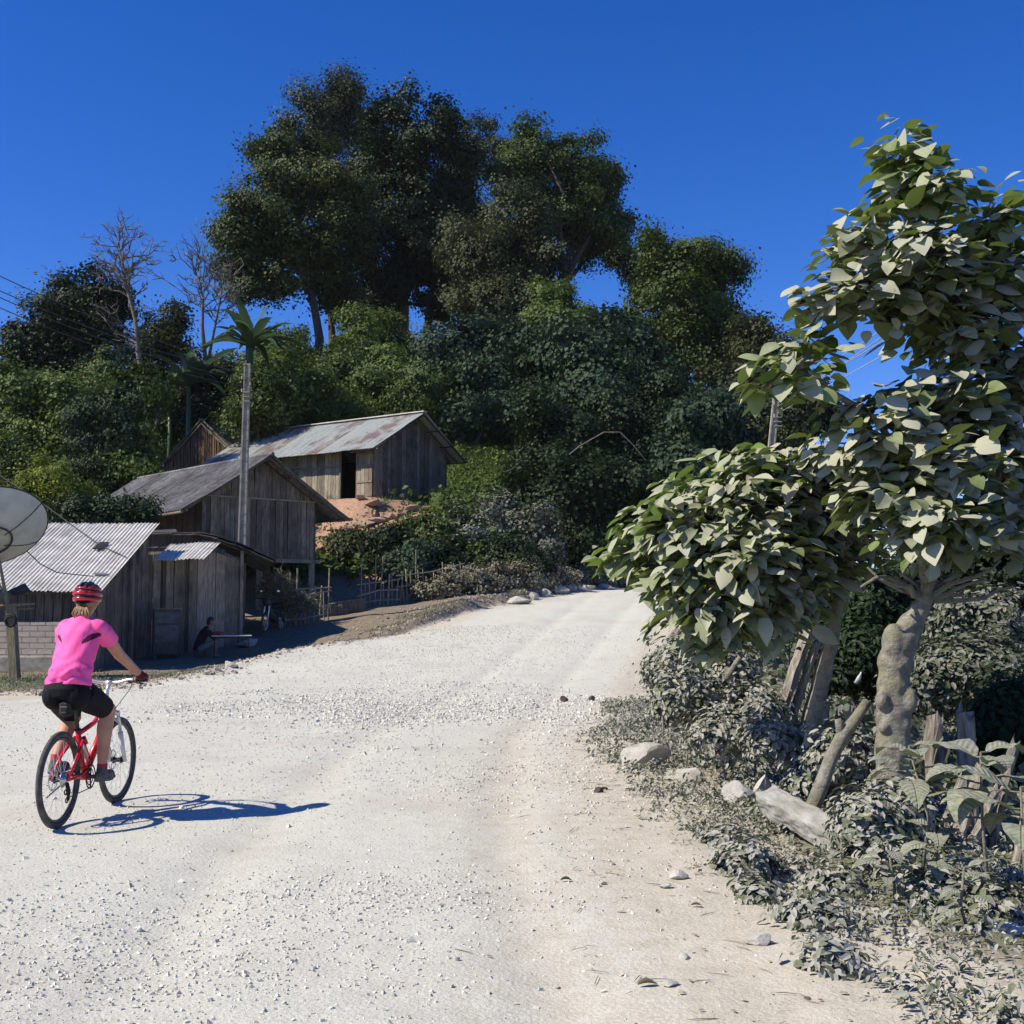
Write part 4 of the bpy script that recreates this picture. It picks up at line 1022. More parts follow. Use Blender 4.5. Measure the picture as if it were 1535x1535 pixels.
mb.add([V3((-17, 31.75), -.1), V3((-9.7, 31.75), -.1), V3((-9.7, 31.75), RZ - .1), V3((-17, 31.75), RZ - .1)], [(0, 1, 2, 3)], .1)
mb.build('light_block', M['plank_dark'], root)  # unseen inner panel and back wall, added to stop daylight leaking in
mb = MB()
mb.beam((-9.72, 27.85, EZ - .06), (-9.62, 31.85, RZ - .07), .05, .07)
mb.beam((-17, 27.95, EZ - .05), (-9.6, 27.95, EZ - .02), .06, .06); mb.build('rafter', M['plank_dark'], root)
mb = MB(); mb.box((-9.78, 27.97, .8), (.12, .1, 1.95)); mb.build('corner_post', M['plank'], root)
mb = MB(); c = at(152, 827, 30.3); zc = EZ + (30.3 - EY) * sl + .06
mb.slab([(c[0] - .13, 30.0, zc - .1), (c[0] + .10, 30.05, zc - .09), (c[0] + .15, 30.45, zc + .09), (c[0] - .1, 30.5, zc + .10)], .02)
tag(mb.build('roofing_scrap', M['rubber']), 'small black square scrap lying on the white corrugated roof', 'scrap')
mb = MB(); c = at(151, 857, 28.6); zc = EZ + (28.6 - EY) * sl + .05
mb.box((c[0], 28.6, zc + .01), (.28, .18, .04), rz=.3); tag(mb.build('bleached_rag', M['plastic_white']), 'crumpled pale plastic bag at the right edge of the white roof', 'bag')

# ---------------------------------------------------------------- middle stall
root = thing('wooden_stall', (-8.5, 33.4, .3), 'weathered plank stall with a dark patched roof between the shed and the pole', 'stall')
A_, B_ = np.array([-9.75, 31.7]), np.array([-7.6, 33.55]); L_ = np.linalg.norm(B_ - A_)
plank_wall('front_wall', A_, B_, .1, lambda t: float(np.interp(t, [0, 1.6, L_], [2.85, 3.12, 2.8])), root, 'plank_pale', .3, 7, z0f=lambda t: .1 + .12 * t)
plank_wall('side_wall', B_, (-8.3, 36.2), .3, lambda t: 2.8, root, 'plank', .3, 8)
mb = MB(); dark_box(mb, (-9.4, 32), (-7.75, 33.7), (-8.4, 36), (-10.2, 36), .1, 2.8); mb.build('light_block', M['plank_dark'], root)  # unseen box added inside to keep daylight out of the board gaps
mb = MB()
for (t, zt) in ((.02, 2.9), (.62, 3.0), (1.28, 3.1), (L_ - .03, 2.85)):
    q = A_ + (B_ - A_) / L_ * t + np.array([.05, -.05]); mb.box((q[0], q[1], 1.5 + .05 * t), (.09, .09, zt), rz=.4)
mb.build('post', M['plank_pale'], root)
mb = MB(); rr = random.Random(4)
prof = [(232, 798, 33.2), (262, 797, 33.2), (300, 797, 33.2), (330, 803, 33.2), (356, 812, 33.5), (385, 824, 33.8), (412, 836, 34.2)]
for i in range(len(prof) - 1):
    a = at(*prof[i]); b = at(*prof[i + 1]); bk = np.array([-.9, 3.0, .28 - .1 * i])
    for j in range(2):
        o = np.array([0, -.5 * j + rr.uniform(-.05, .1), -.07 * j - .02 * (i % 2)])
        ov = (b - a) * .12
        mb.slab([a - ov + o, b + ov + o, b + ov + bk + o, a - ov + bk + o], .025, rr.random())
mb.build('roof', M['roof_old'], root)
mb = MB()
for i in range(5):
    a = at(*prof[i + 1]) - [0, 0, .08]; mb.beam(a + [.02, -.45, -.02], a + [-.8, 2.8, .2 - .1 * i], .05, .06)
mb.beam(at(300, 803, 33.1), at(408, 842, 34.0), .06, .05); mb.build('rafter', M['plank_dark'], root)
mb = MB(); corr(mb, at(258, 815, 32.9), at(333, 811, 32.9), at(231, 840, 31.15), at(307, 837, 31.25), pitch=.10, amp=.016, seed=8)
mb.build('awning', M['roof_white'], root)
root2 = root
# slab door leaning
# ---------------------------------------------------------------- cabinet, bench table, person, motorbike under the stilt house
root = thing('cabinet', (-8.98, 31.15, .08), 'dark old crate cabinet standing against the stall wall', 'cabinet', rz=.35)
mb = MB(); mb.box((0, 0, .78), (.66, .42, 1.15), bev=.012); mb.build('case', M['plank_dark'], root, local=True)
mb = MB(); mb.box((.0, -.222, .72), (.58, .02, .46)); mb.box((0, -.222, 1.14), (.58, .02, .28)); mb.build('panel', M['plastic_blue'], root, local=True)
mb = MB(); mb.box((0, -.01, 1.375), (.72, .47, .04)); mb.build('top', M['plank'], root, local=True)
for sx in (-.28, .28):
    for sy in (-.17, .17): mb = MB(); mb.box((sx, sy, .1), (.05, .05, .22)); mb.build('leg', M['plank_dark'], root, local=True)
p = at(347, 975, 31.4); tz = H1(p[0], 31.4)
root = thing('low_table', (p[0], 31.4, tz), 'low table with a pale blue top beside the seated person', 'table', rz=.22)
mb = MB(); mb.box((0, 0, .545), (1.02, .42, .025), bev=.004); mb.build('table_top', M['tabletop'], root, local=True)
mb = MB(); mb.box((0, 0, .50), (.9, .34, .05)); mb.build('apron', M['dark_metal'], root, local=True)
for sx in (-.42, .42):
    for sy in (-.15, .15): mb = MB(); mb.tube([(sx * 1.06, sy * 1.1, 0), (sx, sy, .53)], .018, 6); mb.build('leg', M['dark_metal'], root, local=True)
mb = MB(); q = np.array([p[0] - .36, 31.34, tz + .60])
mb.ell(q, (.17, .11, .06), f=lambda V: V * (1 + .18 * np.sin(V[:, :1] * 7) * np.cos(V[:, 1:2] * 9)))
tag(mb.build('folded_cloth', M['cloth_red'], None, True), 'crumpled dark red cloth heaped on the left end of the low table', 'cloth')

def person_mesh(name, mb, mat, parent, voxel, it=3):
    me = remesh(mb, voxel, it); o = link(name, me, mat, parent); return o
def seated_person():
    p = at(303, 975, 31.3); z0 = H1(p[0], 31.3)
    root = thing('person', (p[0], 31.3, z0), 'person in dark clothes sitting low in the shade and leaning over the table', 'person', rz=.15)
    # faces +X (toward the table)
    b = MB()
    b.loft([((-.08, 0, .20), .16, .13, (0, 0, 1)), ((-.07, 0, .32), .155, .12, (.1, 0, 1)), ((-.02, 0, .47), .14, .10, (.25, 0, 1)), ((.05, 0, .62), .16, .11, (.3, 0, 1)), ((.11, 0, .72), .15, .08, (.3, 0, 1)), ((.15, 0, .78), .06, .055, (.3, 0, 1))])
    b.caps((.14, 0, .76), (.19, 0, .86), .048, .045)
    b.ell((.225, 0, .925), (.088, .075, .112)); b.ell((.255, 0, .885), (.055, .055, .06)); b.caps((.305, 0, .925), (.325, 0, .905), .012, .014)
    b.caps((.30, 0, .87), (.308, 0, .87), .014, .012)
    for s in (-1, 1):
        b.ell((.215, .077 * s, .92), (.022, .012, .03))
        b.caps((.12, .155 * s, .69), (.30, .19 * s, .50), .048, .038); b.caps((.30, .19 * s, .50), (.50, .12 * s, .60), .036, .026)
        b.ell((.55, .11 * s, .605), (.045, .035, .018))
        for k in range(4): b.caps((.57, (.085 + .018 * k) * s, .605), (.63, (.08 + .02 * k) * s, .590), .0085, .007)
        b.caps((.55, .085 * s, .60), (.58, .065 * s, .59), .010, .008)
        b.caps((-.04, .10 * s, .22), (.36, .13 * s, .40), .085, .058); b.caps((.36, .13 * s, .40), (.30, .13 * s, .07), .055, .04)
        b.caps((.28, .13 * s, .045), (.43, .14 * s, .035), .038, .03)
    person_mesh('body', b, M['skin_dark'], root, .011)
    b = MB()
    b.loft([((-.09, 0, .17), .18, .155, (0, 0, 1)), ((-.08, 0, .32), .175, .14, (.1, 0, 1)), ((-.03, 0, .47), .16, .12, (.25, 0, 1)), ((.04, 0, .62), .178, .125, (.3, 0, 1)), ((.10, 0, .73), .16, .09, (.3, 0, 1)), ((.135, 0, .79), .07, .065, (.3, 0, 1))])
    for s in (-1, 1): b.caps((.12, .155 * s, .69), (.30, .19 * s, .50), .062, .052); b.caps((.30, .19 * s, .50), (.45, .135 * s, .575), .05, .04)
    person_mesh('jacket', b, M['cloth_black'], root, .014)
    b = MB()
    for s in (-1, 1): b.caps((-.04, .10 * s, .22), (.36, .13 * s, .40), .10, .07); b.caps((.36, .13 * s, .40), (.31, .13 * s, .12), .07, .055)
    person_mesh('trousers', b, M['cloth_grey'], root, .014)
    b = MB(); b.ell((.205, 0, .955), (.098, .088, .095)); b.ell((.165, 0, .90), (.07, .08, .08)); person_mesh('hair', b, M['hair_black'], root, .012)
    mb = MB(); mb.box((-.08, 0, .17), (.32, .3, .035)); 
    for sx in (-.12, .12):
        for sy in (-.11, .11): mb.box((-.08 + sx, sy, .075), (.03, .03, .16))
    st = thing('stool', (p[0], 31.3, z0), 'tiny wooden stool under the seated person', 'stool', rz=.15)
    m2 = MB(); m2.box((-.08, 0, .14), (.32, .3, .03)); m2.build('seat', M['plank_dark'], st, local=True)
    for sx in (-.12, .12):
        for sy in (-.11, .11): m2 = MB(); m2.box((-.08 + sx, sy, .06), (.03, .03, .13)); m2.build('leg', M['plank_dark'], st, local=True)
seated_person()

def wheel_simple(x, root, r=.28):
    mb = MB(); mb.ring((x, 0, r), (0, 1, 0), r - .035, .035, 32, 8); w = mb.build('wheel', M['tyre'], root, local=True, smooth=True)
    mb = MB(); mb.ring((x, 0, r), (0, 1, 0), r - .075, .012, 32, 6); mb.cyl((x, -.05, r), (x, .05, r), .045)
    for i in range(12):
        a = i * math.pi / 6; mb.tube([(x, 0, r), (x + math.cos(a) * (r - .07), 0, r + math.sin(a) * (r - .07))], .004, 4)
    mb.build('rim', M['silver'], w, local=True)
p = at(404, 948, 35.2); z0 = H1(p[0], 35.2)
root = thing('motorbike', (p[0] + .1, 35.2, z0), 'dark motorbike parked in the shade under the stilt house, its mirror catching the sky', 'motorbike', rz=R(-100))
wheel_simple(.62, root); wheel_simple(-.62, root)
mb = MB(); mb.tube([(.62, .07, .28), (.50, .07, .72), (.45, .05, .9)], .02, 8); mb.tube([(.62, -.07, .28), (.50, -.07, .72), (.45, -.05, .9)], .02, 8); mb.build('fork', M['silver'], root, True, local=True)
mb = MB(); mb.tube([(.42, .34, .98), (.45, .2, 1.0), (.45, 0, .94), (.45, -.2, 1.0), (.42, -.34, .98)], .014, 8); mb.build('handlebar', M['dark_metal'], root, True, local=True)
mb = MB(); mb.ell((.50, 0, .88), (.10, .12, .13)); mb.build('headlight', M['dark_metal'], root, True, local=True)
mb = MB(); mb.tube([(.40, 0, .85), (.25, 0, .5), (0, 0, .42), (-.3, 0, .5)], [.07, .1, .14, .1], 10); mb.build('body', M['dark_metal'], root, True, local=True)
mb = MB(); mb.tube([(.12, 0, .74), (-.2, 0, .76), (-.6, 0, .82)], [.08, .13, .09], 10, ell=.6); mb.build('seat', M['rubber'], root, True, local=True)
mb = MB(); mb.tube([(-.35, .1, .5), (-.62, .1, .28)], .03, 8); mb.tube([(-.35, -.12, .3), (-.8, -.12, .33)], [.04, .05], 8); mb.tube([(.62, 0, .58), (.75, 0, .5), (.4, 0, .58)], .03, 6); mb.build('mudguard', M['dark_metal'], root, True, local=True)
for s in (-1, 1):
    mb = MB(); mb.tube([(.44, .24 * s, 1.0), (.40, .27 * s, 1.16)], .006, 5); mr = mb.build('mirror', M['dark_metal'], root, local=True)
    mb = MB(); mb.ell((.40, .27 * s, 1.2), (.02, .075, .048)); mb.build('mirror_glass', M['mirror'], mr, True, local=True)

# ---------------------------------------------------------------- stilt house
gA = np.array([-9.62, 37.0]); gd = np.array([.75, .66]) / np.hypot(.75, .66); gs = np.array([-.66, .75]) / np.hypot(.75, .66)
W = 4.1; gB = gA + gd * W; LEN = 9.2; fz = 3.02; wz = 4.97; pk = 1.3
root = thing('stilt_house', (gA[0], gA[1], H1(*gA)), 'grey plank house on stilts with a dark corrugated roof behind the concrete pole', 'house')
def gt(t): return wz + (min(t, W - t) / (W / 2)) * pk
plank_wall('gable_wall', gA, gB, fz, lambda t: wz, root, 'plank_pale' if False else 'plank', .17, 21)
plank_wall('gable_boards', gA + gs * .02, gB + gs * .02, wz - .05, lambda t: gt(t) - .05, root, 'plank', .2, 22)
plank_wall('side_wall', gA + gs * LEN, gA, fz, lambda t: wz - .1, root, 'plank_dark', .2, 23)
plank_wall('back_wall', gB, gB + gs * LEN, fz, lambda t: wz, root, 'plank_dark', .2, 24)
plank_wall('rear_gable', gB + gs * LEN, gA + gs * LEN, fz, lambda t: gt(t) - .05, root, 'plank_dark', .2, 26)
mb = MB(); mb.add([V3(q, fz + .0) for q in (gA, gB, gB + gs * LEN, gA + gs * LEN)], [(0, 1, 2, 3)], .2)
mb.beam(V3(gA - gs * .04, fz - .05), V3(gB - gs * .04 + gd * .15, fz - .05), .08, .12); mb.beam(V3(gA - gd * .02, fz - .05), V3(gA + gs * LEN, fz - .05), .08, .12)
mb.beam(V3(gA - gs * .03, wz - .02), V3(gB - gs * .03, wz - .02), .05, .05); mb.build('floor_beam', M['plank_pale'], root)
for a in (0.05, W / 2, W - .1):
    for b in (.05, 3., 6., 9.):
        q = gA + gd * a + gs * b; mb = MB(); zb = H1(*q); 
        if zb < fz - .1: mb.box((q[0], q[1], (zb - .2 + fz) / 2), (.17, .17, fz - zb + .2)); mb.build('stilt', M['plank_pale'], root)
def roofside(sgn, seed):
    ov = 1.05 if sgn > 0 else .95; fo = .65
    mid = gA + gd * W / 2; sl_ = pk / (W / 2)
    rz = wz + pk + .06
    R0 = V3(mid - gs * fo, rz); R1 = V3(mid + gs * (LEN + .3), rz)
    e = gd * (W / 2 + ov) * sgn; ez = rz - sl_ * (W / 2 + ov)
    E0 = V3(mid - gs * (fo - .1) + e, ez); E1 = V3(mid + gs * (LEN + .3) + e, ez)
    mb = MB(); corr(mb, R0, R1, E0, E1, pitch=.17, amp=.028, sheet=1., seed=seed, jag=.03, sag=.05)
    return mb
mb = roofside(-1, 5); rf = mb.build('roof', M['roof_grey'], root)
mb = roofside(1, 6); mb.build('roof', M['roof_grey'], root)
mid = gA + gd * W / 2
mb = MB(); mb.tube([V3(mid - gs * .7, wz + pk + .08), V3(mid + gs * (LEN + .3), wz + pk + .08)], .06, 8); mb.build('ridge_cap', M['roof_grey'], rf)
mb = MB(); sl_ = pk / (W / 2)
for sgn in (-1, 1):
    for o in (.45, .1):
        a = V3(mid - gs * o, wz + pk - .02); b = V3(mid - gs * o + gd * (W / 2 + .9) * sgn, wz + pk - .02 - sl_ * (W / 2 + .9)); mb.beam(a, b, .05, .08)
    for t in (.3, .6, 1.):
        c = mid + gd * (W / 2 + .8) * sgn * t; zc = wz + pk - .06 - sl_ * (W / 2 + .8) * t; mb.beam(V3(c - gs * .6, zc), V3(c + gs * 2, zc), .05, .05)
e = mid - gd * (W / 2 + .93); mb.tube([V3(e - gs * .5, wz - .62), V3(e + gs * 2, wz - .66), V3(e + gs * 5, wz - .60)], .045, 8, var=.9)
mb.build('rafter', M['plank'], root)

# ---------------------------------------------------------------- upper house with the tin roof
UL, UW, uz, uh, upk = 9.7, 4.9, 5.93, 2.45, 1.45
root = thing('hillside_house', (HC[0], HC[1], uz), 'plank house on the slope with a long rust streaked tin roof and an open doorway', 'house')
c0 = HC; c1 = HC + HD * UL; c2 = HC + HN * UW; c3 = c1 + HN * UW
def ut(t): return uz + uh + min(t, UW - t) / (UW / 2) * upk - .06
plank_wall('front_wall', c1, c0, uz - .15, lambda t: uz + uh, root, 'plank_pale', .17, 31, skip=[(UL - 1.92, UL - .95)])
plank_wall('gable_wall', c0, c2, uz - .2, ut, root, 'plank', .3, 32)
plank_wall('rear_wall', c2, c3, uz - .2, lambda t: uz + uh, root, 'plank_dark', .3, 33)
plank_wall('far_gable', c3, c1, uz - .2, ut, root, 'plank_dark', .3, 34)
q0 = c0 + HD * .93 - HN * .05; q1 = c0 + HD * .06 - HN * .05
mb = MB(); qm = (q0 + q1) / 2; ang = math.atan2(q1[1] - q0[1], q1[0] - q0[0])
for k in range(4): qq = q0 + (q1 - q0) * (k + .5) / 4; mb.box((qq[0], qq[1], uz + .75), (.2, .03, 1.5), rz=ang)
dr_ = mb.build('door', M['plank_pale'], root)
for zz in (uz + .2, uz + .78, uz + 1.42): mb = MB(); mb.box((qm[0] - HN[0] * .03, qm[1] - HN[1] * .03, zz), (.86, .03, .07), rz=ang); mb.build('door_rail', M['plank_pale'], dr_)
mb = MB()
for t in (.95, 1.92): q = c0 + HD * t - HN * .03; mb.box((q[0], q[1], uz + 1.15), (.07, .07, 2.5), rz=ang)
q = c0 + HD * 1.43 - HN * .08; mb.box((q[0], q[1], uz + .02), (1.1, .22, .12), rz=ang); mb.build('door_frame', M['plank_pale'], root)
mb = MB()
qa = c0 + HD * 2. - HN * .05; qb = c0 + HD * 4.9 - HN * .05; mb.beam(V3(qa, uz + 1.55), V3(qb, uz + 1.5), .03, .05); mb.beam(V3(c0 + HD * .0 - HN * .1, uz + 1.98), V3(c0 + HD * .95 - HN * .1, uz + 1.95), .03, .04)
mb.beam(V3(c0 + HD * 3.8 - HN * .1, uz + 1.62), V3(c0 + HD * 8 - HN * .12, uz + 1.75), .04, .05); mb.build('rail', M['bamboo'], root)
rm0 = c0 + HN * UW / 2 - HD * .75; rm1 = c1 + HN * UW / 2 + HD * .6; rz_ = uz + uh + upk + .05; sl_ = upk / (UW / 2)
for sgn, sd in ((-1, 4), (1, 9)):
    ov = .7; e = HN * (UW / 2 + ov) * sgn; ez = rz_ - sl_ * (UW / 2 + ov)
    mb = MB(); corr(mb, V3(rm0, rz_), V3(rm1, rz_), V3(rm0 + HD * .15 + e, ez), V3(rm1 + e, ez), pitch=.11, amp=.015, sheet=.8, seed=sd + 10, jag=.03); o = mb.build('roof', M['roof_rust'], root)
    if sgn < 0: rf = o
mb = MB(); mb.beam(V3(rm0, rz_ + .05), V3(rm1, rz_ + .05), .28, .04); mb.build('ridge_cap', M['roof_white'], rf)
mb = MB()
for sgn in (-1, 1):
    for o in (0., .5): a = rm0 + HD * (o + .1); mb.beam(V3(a, rz_ - .08), V3(a + HN * (UW / 2 + .6) * sgn, rz_ - .08 - sl_ * (UW / 2 + .6)), .05, .07)
for q in (.33, .66, 1.): 
    for sgn in (-1, 1): a = rm0 + HN * (UW / 2 + .6) * q * sgn; z_ = rz_ - .09 - sl_ * (UW / 2 + .6) * q; mb.beam(V3(a, z_), V3(a + HD * 1.5, z_), .05, .05)
mb.build('rafter', M['plank_dark'], root)
mb = MB(); fl = [V3(q, uz + .03) for q in (c0 - HD * .0, c1, c3, c2)]; mb.add(fl, [(0, 3, 2, 1)], .3); mb.build('floor', M['plank_dark'], root)
mb = MB(); mb.slab([V3(c0 + HD * t - HN * o, uz + uh - zz) for t, o, zz in ((-.05, .0, .28), (-.05, .42, .42), (1.0, .42, .46), (1.0, 0, .30))], .03); mb.build('door_canopy', M['plank'], root)
# jar by the door, dog-sized bundle
p = at(564, 742, 47.3); z = H1(p[0], p[1])
mb = MB(); mb.tube([(p[0], p[1], z - .02), (p[0], p[1], z + .1), (p[0], p[1], z + .25), (p[0], p[1], z + .32), (p[0], p[1], z + .36)], [.1, .16, .15, .08, .1], 14)
tag(mb.build('clay_pot', M['ceramic'], None, True), 'small dark clay pot beside the open doorway of the upper house', 'pot')
# ---------------------------------------------------------------- thatched hut
tz = H1(-16.2, 61.0); Tp = at(304, 637, 60.); hw = 3.3
root = thing('thatched_hut', (Tp[0], 60., H1(Tp[0], 60)), 'thatched hut with a steep straw gable behind the tin roofed house', 'hut')
ax = np.array([.42, .9]); ax /= np.hypot(*ax); cr_ = np.array([ax[1], -ax[0]])
rg = np.random.default_rng(8)
apex = Tp; back = apex + V3(ax * 6.5, -.1)
zl = at(250, 702, 59.)[2] - .3
for sgn in (-1, 1):
    mb = MB()
    for i in range(46):
        for j in range(7):
            t = i / 46; s0 = j / 7; s1 = (j + 1.35) / 7
            a = apex * (1 - t) + back * t; e = V3(a[:2] + cr_ * hw * sgn, zl)
            lift = (1 - s0) * .02
            P0 = a * (1 - s0) + e * s0; P1 = a * (1 - s1) + e * s1 - [0, 0, .05]; w_ = V3(ax, 0) * .16
            P0[2] += .05 + rg.random() * .05; P1[2] += rg.random() * .06 - .12 * abs(s0 - .5) + .02
            mb.slab([P0 - w_, P0 + w_, P1 + w_ * rg.uniform(.8, 1.3), P1 - w_ * rg.uniform(.8, 1.3)], .03, rg.random())
    mb.build('roof', M['thatch_grey'], root)
mb = MB()
for i in range(60):
    t = (i + .5) / 60; x = (t * 2 - 1); top = apex[2] - abs(x) * (apex[2] - zl) - .12
    q = apex[:2] + cr_ * hw * x + ax * (.10 + rg.random() * .04)
    nseg = max(1, int((top - zl) / .45) + 1)
    for k in range(nseg):
        za = zl - .5 + (top - zl + .5) * k / nseg; zb = zl - .5 + (top - zl + .5) * (k + 1) / nseg + .05
        mb.beam(V3(q - ax * .02 * k, max(za, zl - .6) - .05), V3(q - ax * (.05 + .02 * k), zb), .13, .04, roll=.4, var=rg.random())
mb.build('gable', M['thatch'], root)
mb = MB()
for sgn in (-1, 1): mb.beam(V3(apex[:2] - ax * .08, apex[2] + .05) + [0, 0, .25], V3(apex[:2] + cr_ * (hw + .1) * sgn - ax * .08, zl - .05), .12, .05)
mb.build('gable_trim', M['bamboo'], root)
for k in range(6): a = apex * (1 - k / 6) + back * (k / 6); mb = MB(); mb.tube([a + V3(cr_ * .35, -.1), a + V3(-cr_ * .25, .35)], .03, 5); mb.tube([a + V3(-cr_ * .35, -.1), a + V3(cr_ * .25, .35)], .03, 5); mb.build('crossed_poles', M['bamboo'], root)
mb = MB(); hb = H1(Tp[0], 60) - .3
for sx in (-1, 1):
    for k in (0.5, 5.5): q = apex[:2] + cr_ * (hw - .6) * sx + ax * k; mb.box((q[0], q[1], (hb + zl + .3) / 2), (.14, .14, zl - hb + .3))
mb.build('post', M['bamboo'], root)
mb = MB(); qs = [apex[:2] + cr_ * (hw - .6) * a + ax * b for a, b in ((-1, .5), (1, .5), (1, 5.5), (-1, 5.5))]; dark_box(mb, *qs, hb, zl + .25); mb.build('wall', M['thatch'], root)

# ---------------------------------------------------------------- poles and wires
def pole(x, y, h, w0, w1, label, lean=(0, 0), holes=True):
    z = H1(x, y); root = thing('utility_pole', (x, y, z), label, 'utility pole')
    n = 15; mb = MB()
    # two flanges with a recessed web between them, like a cast concrete pole
    for i in range(n):
        t0, t1 = i / n, (i + 1) / n
    def sec(t, sx, sy): return (lean[0] * t + sx, lean[1] * t + sy, h * t - .3 * (t == 0))
    def prism(ax0, ax1, ay0, ay1):
        P = []
        for t, w in ((0, w0), (1, w1)):
            for a, b in ((ax0, ay0), (ax1, ay0), (ax1, ay1), (ax0, ay1)): P.append(sec(t, a * w / 2, b * w / 2))
        mb.add(P, [(3, 2, 1, 0), (4, 5, 6, 7), (0, 1, 5, 4), (1, 2, 6, 5), (2, 3, 7, 6), (3, 0, 4, 7)], .5)
    prism(-1, -.55, -.75, .75); prism(.55, 1, -.75, .75); prism(-.545, .545, -.4, .4)
    mb.build('shaft', M['concrete'], root, local=True)
    mb = MB()
    if holes:
        for i in range(int(h / .32)):
            t = (i + .5) * .32 / h; w = w0 + (w1 - w0) * t; x_, y_, z_ = lean[0] * t, lean[1] * t, h * t
            mb.cyl((x_ + w * .39, y_ - w * .375 - .004, z_), (x_ + w * .39, y_ - w * .375 + .006, z_), .016, n=8)
    if holes: mb.build('bolt_hole', M['rubber'], root, local=True)
    mb = MB()
    for k in range(3): mb.box((lean[0], lean[1] - w1 * .35, h - .9 - k * .14), (w1 * 1.2, w1 * 1.0, .03))
    for k in range(4): mb.cyl((lean[0] + (-.12 if k % 2 else .12), lean[1] - w1 * .7, h - .3 - k * .2), (lean[0] + (-.12 if k % 2 else .12), lean[1] - w1 * .7, h - .2 - k * .2), .035, n=8)
    mb.build('insulator', M['concrete'], root, local=True)
    return np.array([x + lean[0], y + lean[1], z + h])
tp = at(371, 545, 36.)
x0 = at(362, 760, 36.)[0]
T1 = pole(x0, 36., tp[2] - H1(x0, 36.), .27, .18, 'tall concrete pole with a row of holes in front of the stilt house', (tp[0] - x0, 0))
t2 = at(1138, 585, 38.); b2 = at(1129, 660, 38.)
T2 = pole(b2[0] - .05, 38., t2[2] - H1(b2[0], 38.), .26, .2, 'concrete pole rising behind the dusty tree on the right', (t2[0] - b2[0] + .62, 0), False)
def wire(a, b, sag, r, mat, label, group=None, n=14):
    a = np.asarray(a, float); b = np.asarray(b, float); t = np.linspace(0, 1, n)[:, None]
    P = a * (1 - t) + b * t - np.array([0, 0, 1.]) * sag * 4 * t * (1 - t)
    mb = MB(); mb.tube(P, r, 5); tag(mb.build('cable', M[mat], None, True), label, 'cable', group)
lw = ['topmost', 'second', 'third', 'lowest']
for k, yy_ in enumerate((412, 436, 446, 462)): 
    a = at(-60, yy_ - 27, 27); wire(a, T1 - [0, .1, .1 + .22 * k], .25, .012, 'wire', lw[k] + ' power cable sloping down from the upper left corner', 'power cables at the left pole')
for k, (ya, yb) in enumerate(((530, 482), (546, 500), (552, 520), (566, 528))):
    a = at(1232, ya, 33); b = at([1290, 1290, 1300, 1400][k], [495, 508, 505, 470][k], 28) if k != 1 else at(1292, 512, 28)
    d = (b - a); wire(T2 - [0, 0, .1 + .22 * k], a + d * 3.2, .12, .012, 'wire_pale', lw[k] + ' pale cable crossing the sky gap in the right tree', 'cables from the right pole')
pts = [at(105, 785, 33.2), at(150, 820, 31.), at(185, 845, 28.9)]
mb = MB(); mb.tube([at(-20, 700, 33.), at(60, 752, 32.5), at(106, 789, 31.6) + [0, 0, .06], at(150, 822, 30.3) + [0, 0, .08], at(190, 842, 29.6) + [0, 0, .1]], .012, 5); tag(mb.build('roof_cable', M['wire'], None, True), 'thin black cable strung over the white shed roof', 'cable')
mb = MB(); mb.tube([at(36, 822, 26.5), at(60, 845, 27.), at(85, 858, 27.6), at(110, 861, 28.0), at(140, 864, 28.4)], .012, 5); tag(mb.build('aerial_cable', M['wire'], None, True), 'drooping cable from the dish to the shed roof edge', 'cable')

# ---------------------------------------------------------------- satellite dish on its post
p = at(21, 1018, 24.8); z0 = H1(p[0], p[1])
root = thing('satellite_dish', (p[0], p[1], z0), 'large grey satellite dish seen from behind on a wooden post stand', 'satellite dish')
L0 = np.array([p[0], p[1], z0])
dc = at(-14, 812, 24.6) - L0; axd = np.array([-.42, .50, .76]); axd /= np.linalg.norm(axd)
sx, sy, _ = frame(axd); RD = 1.2; V = []; nr, na = 10, 40; Fs = []; dep = .42
for i in range(nr + 1):
    r = RD * (i / nr) if i else .02
    for j in range(na): a = 2 * math.pi * j / na; V.append(dc + (sx * math.cos(a) + sy * math.sin(a)) * r + axd * dep * (r / RD) ** 2)
V = np.array(V); n0 = len(V)
for i in range(nr):
    for j in range(na): f = (i * na + j, i * na + (j + 1) % na, (i + 1) * na + (j + 1) % na, (i + 1) * na + j); Fs += [f, tuple(n0 + k for k in f[::-1])]
mb = MB(); mb.add(np.concatenate([V, V - axd * .012]), Fs, .5); dd = mb.build('reflector', M['dish'], root, True, local=True)
mb = MB()
for j in range(6):
    a = 2 * math.pi * (j + .3) / 6; mb.tube([dc + (sx * math.cos(a) + sy * math.sin(a)) * RD * t + axd * (dep * t * t - .03) for t in (.25, .5, .75, 1.)], .009, 5)
mb.ring(dc + axd * (dep - .01), axd, RD, .018, 48, 6); mb.ring(dc + axd * (dep * .14 - .05), axd, .42, .022, 32, 6); mb.build('rib', M['dark_metal'], dd, True, local=True)
mb = MB(); P0 = at(38, 925, 24.7) - L0; P1 = at(-2, 930, 24.8) - L0
mb.tube([dc - axd * .02 - sx * .1, at(12, 905, 24.7) - L0], .025, 6); mb.tube([dc + sx * .25 - axd * .02, at(14, 905, 24.75) - L0], .02, 6); mb.tube([dc + sy * .3, at(10, 910, 24.6) - L0], .02, 6)
mb.tube([at(-20, 909, 24.6) - L0, at(52, 905, 24.6) - L0], .025, 6); mb.tube([at(-20, 915, 24.9) - L0, at(50, 912, 24.9) - L0], .02, 6); mb.build('strut', M['post'], root, local=True)
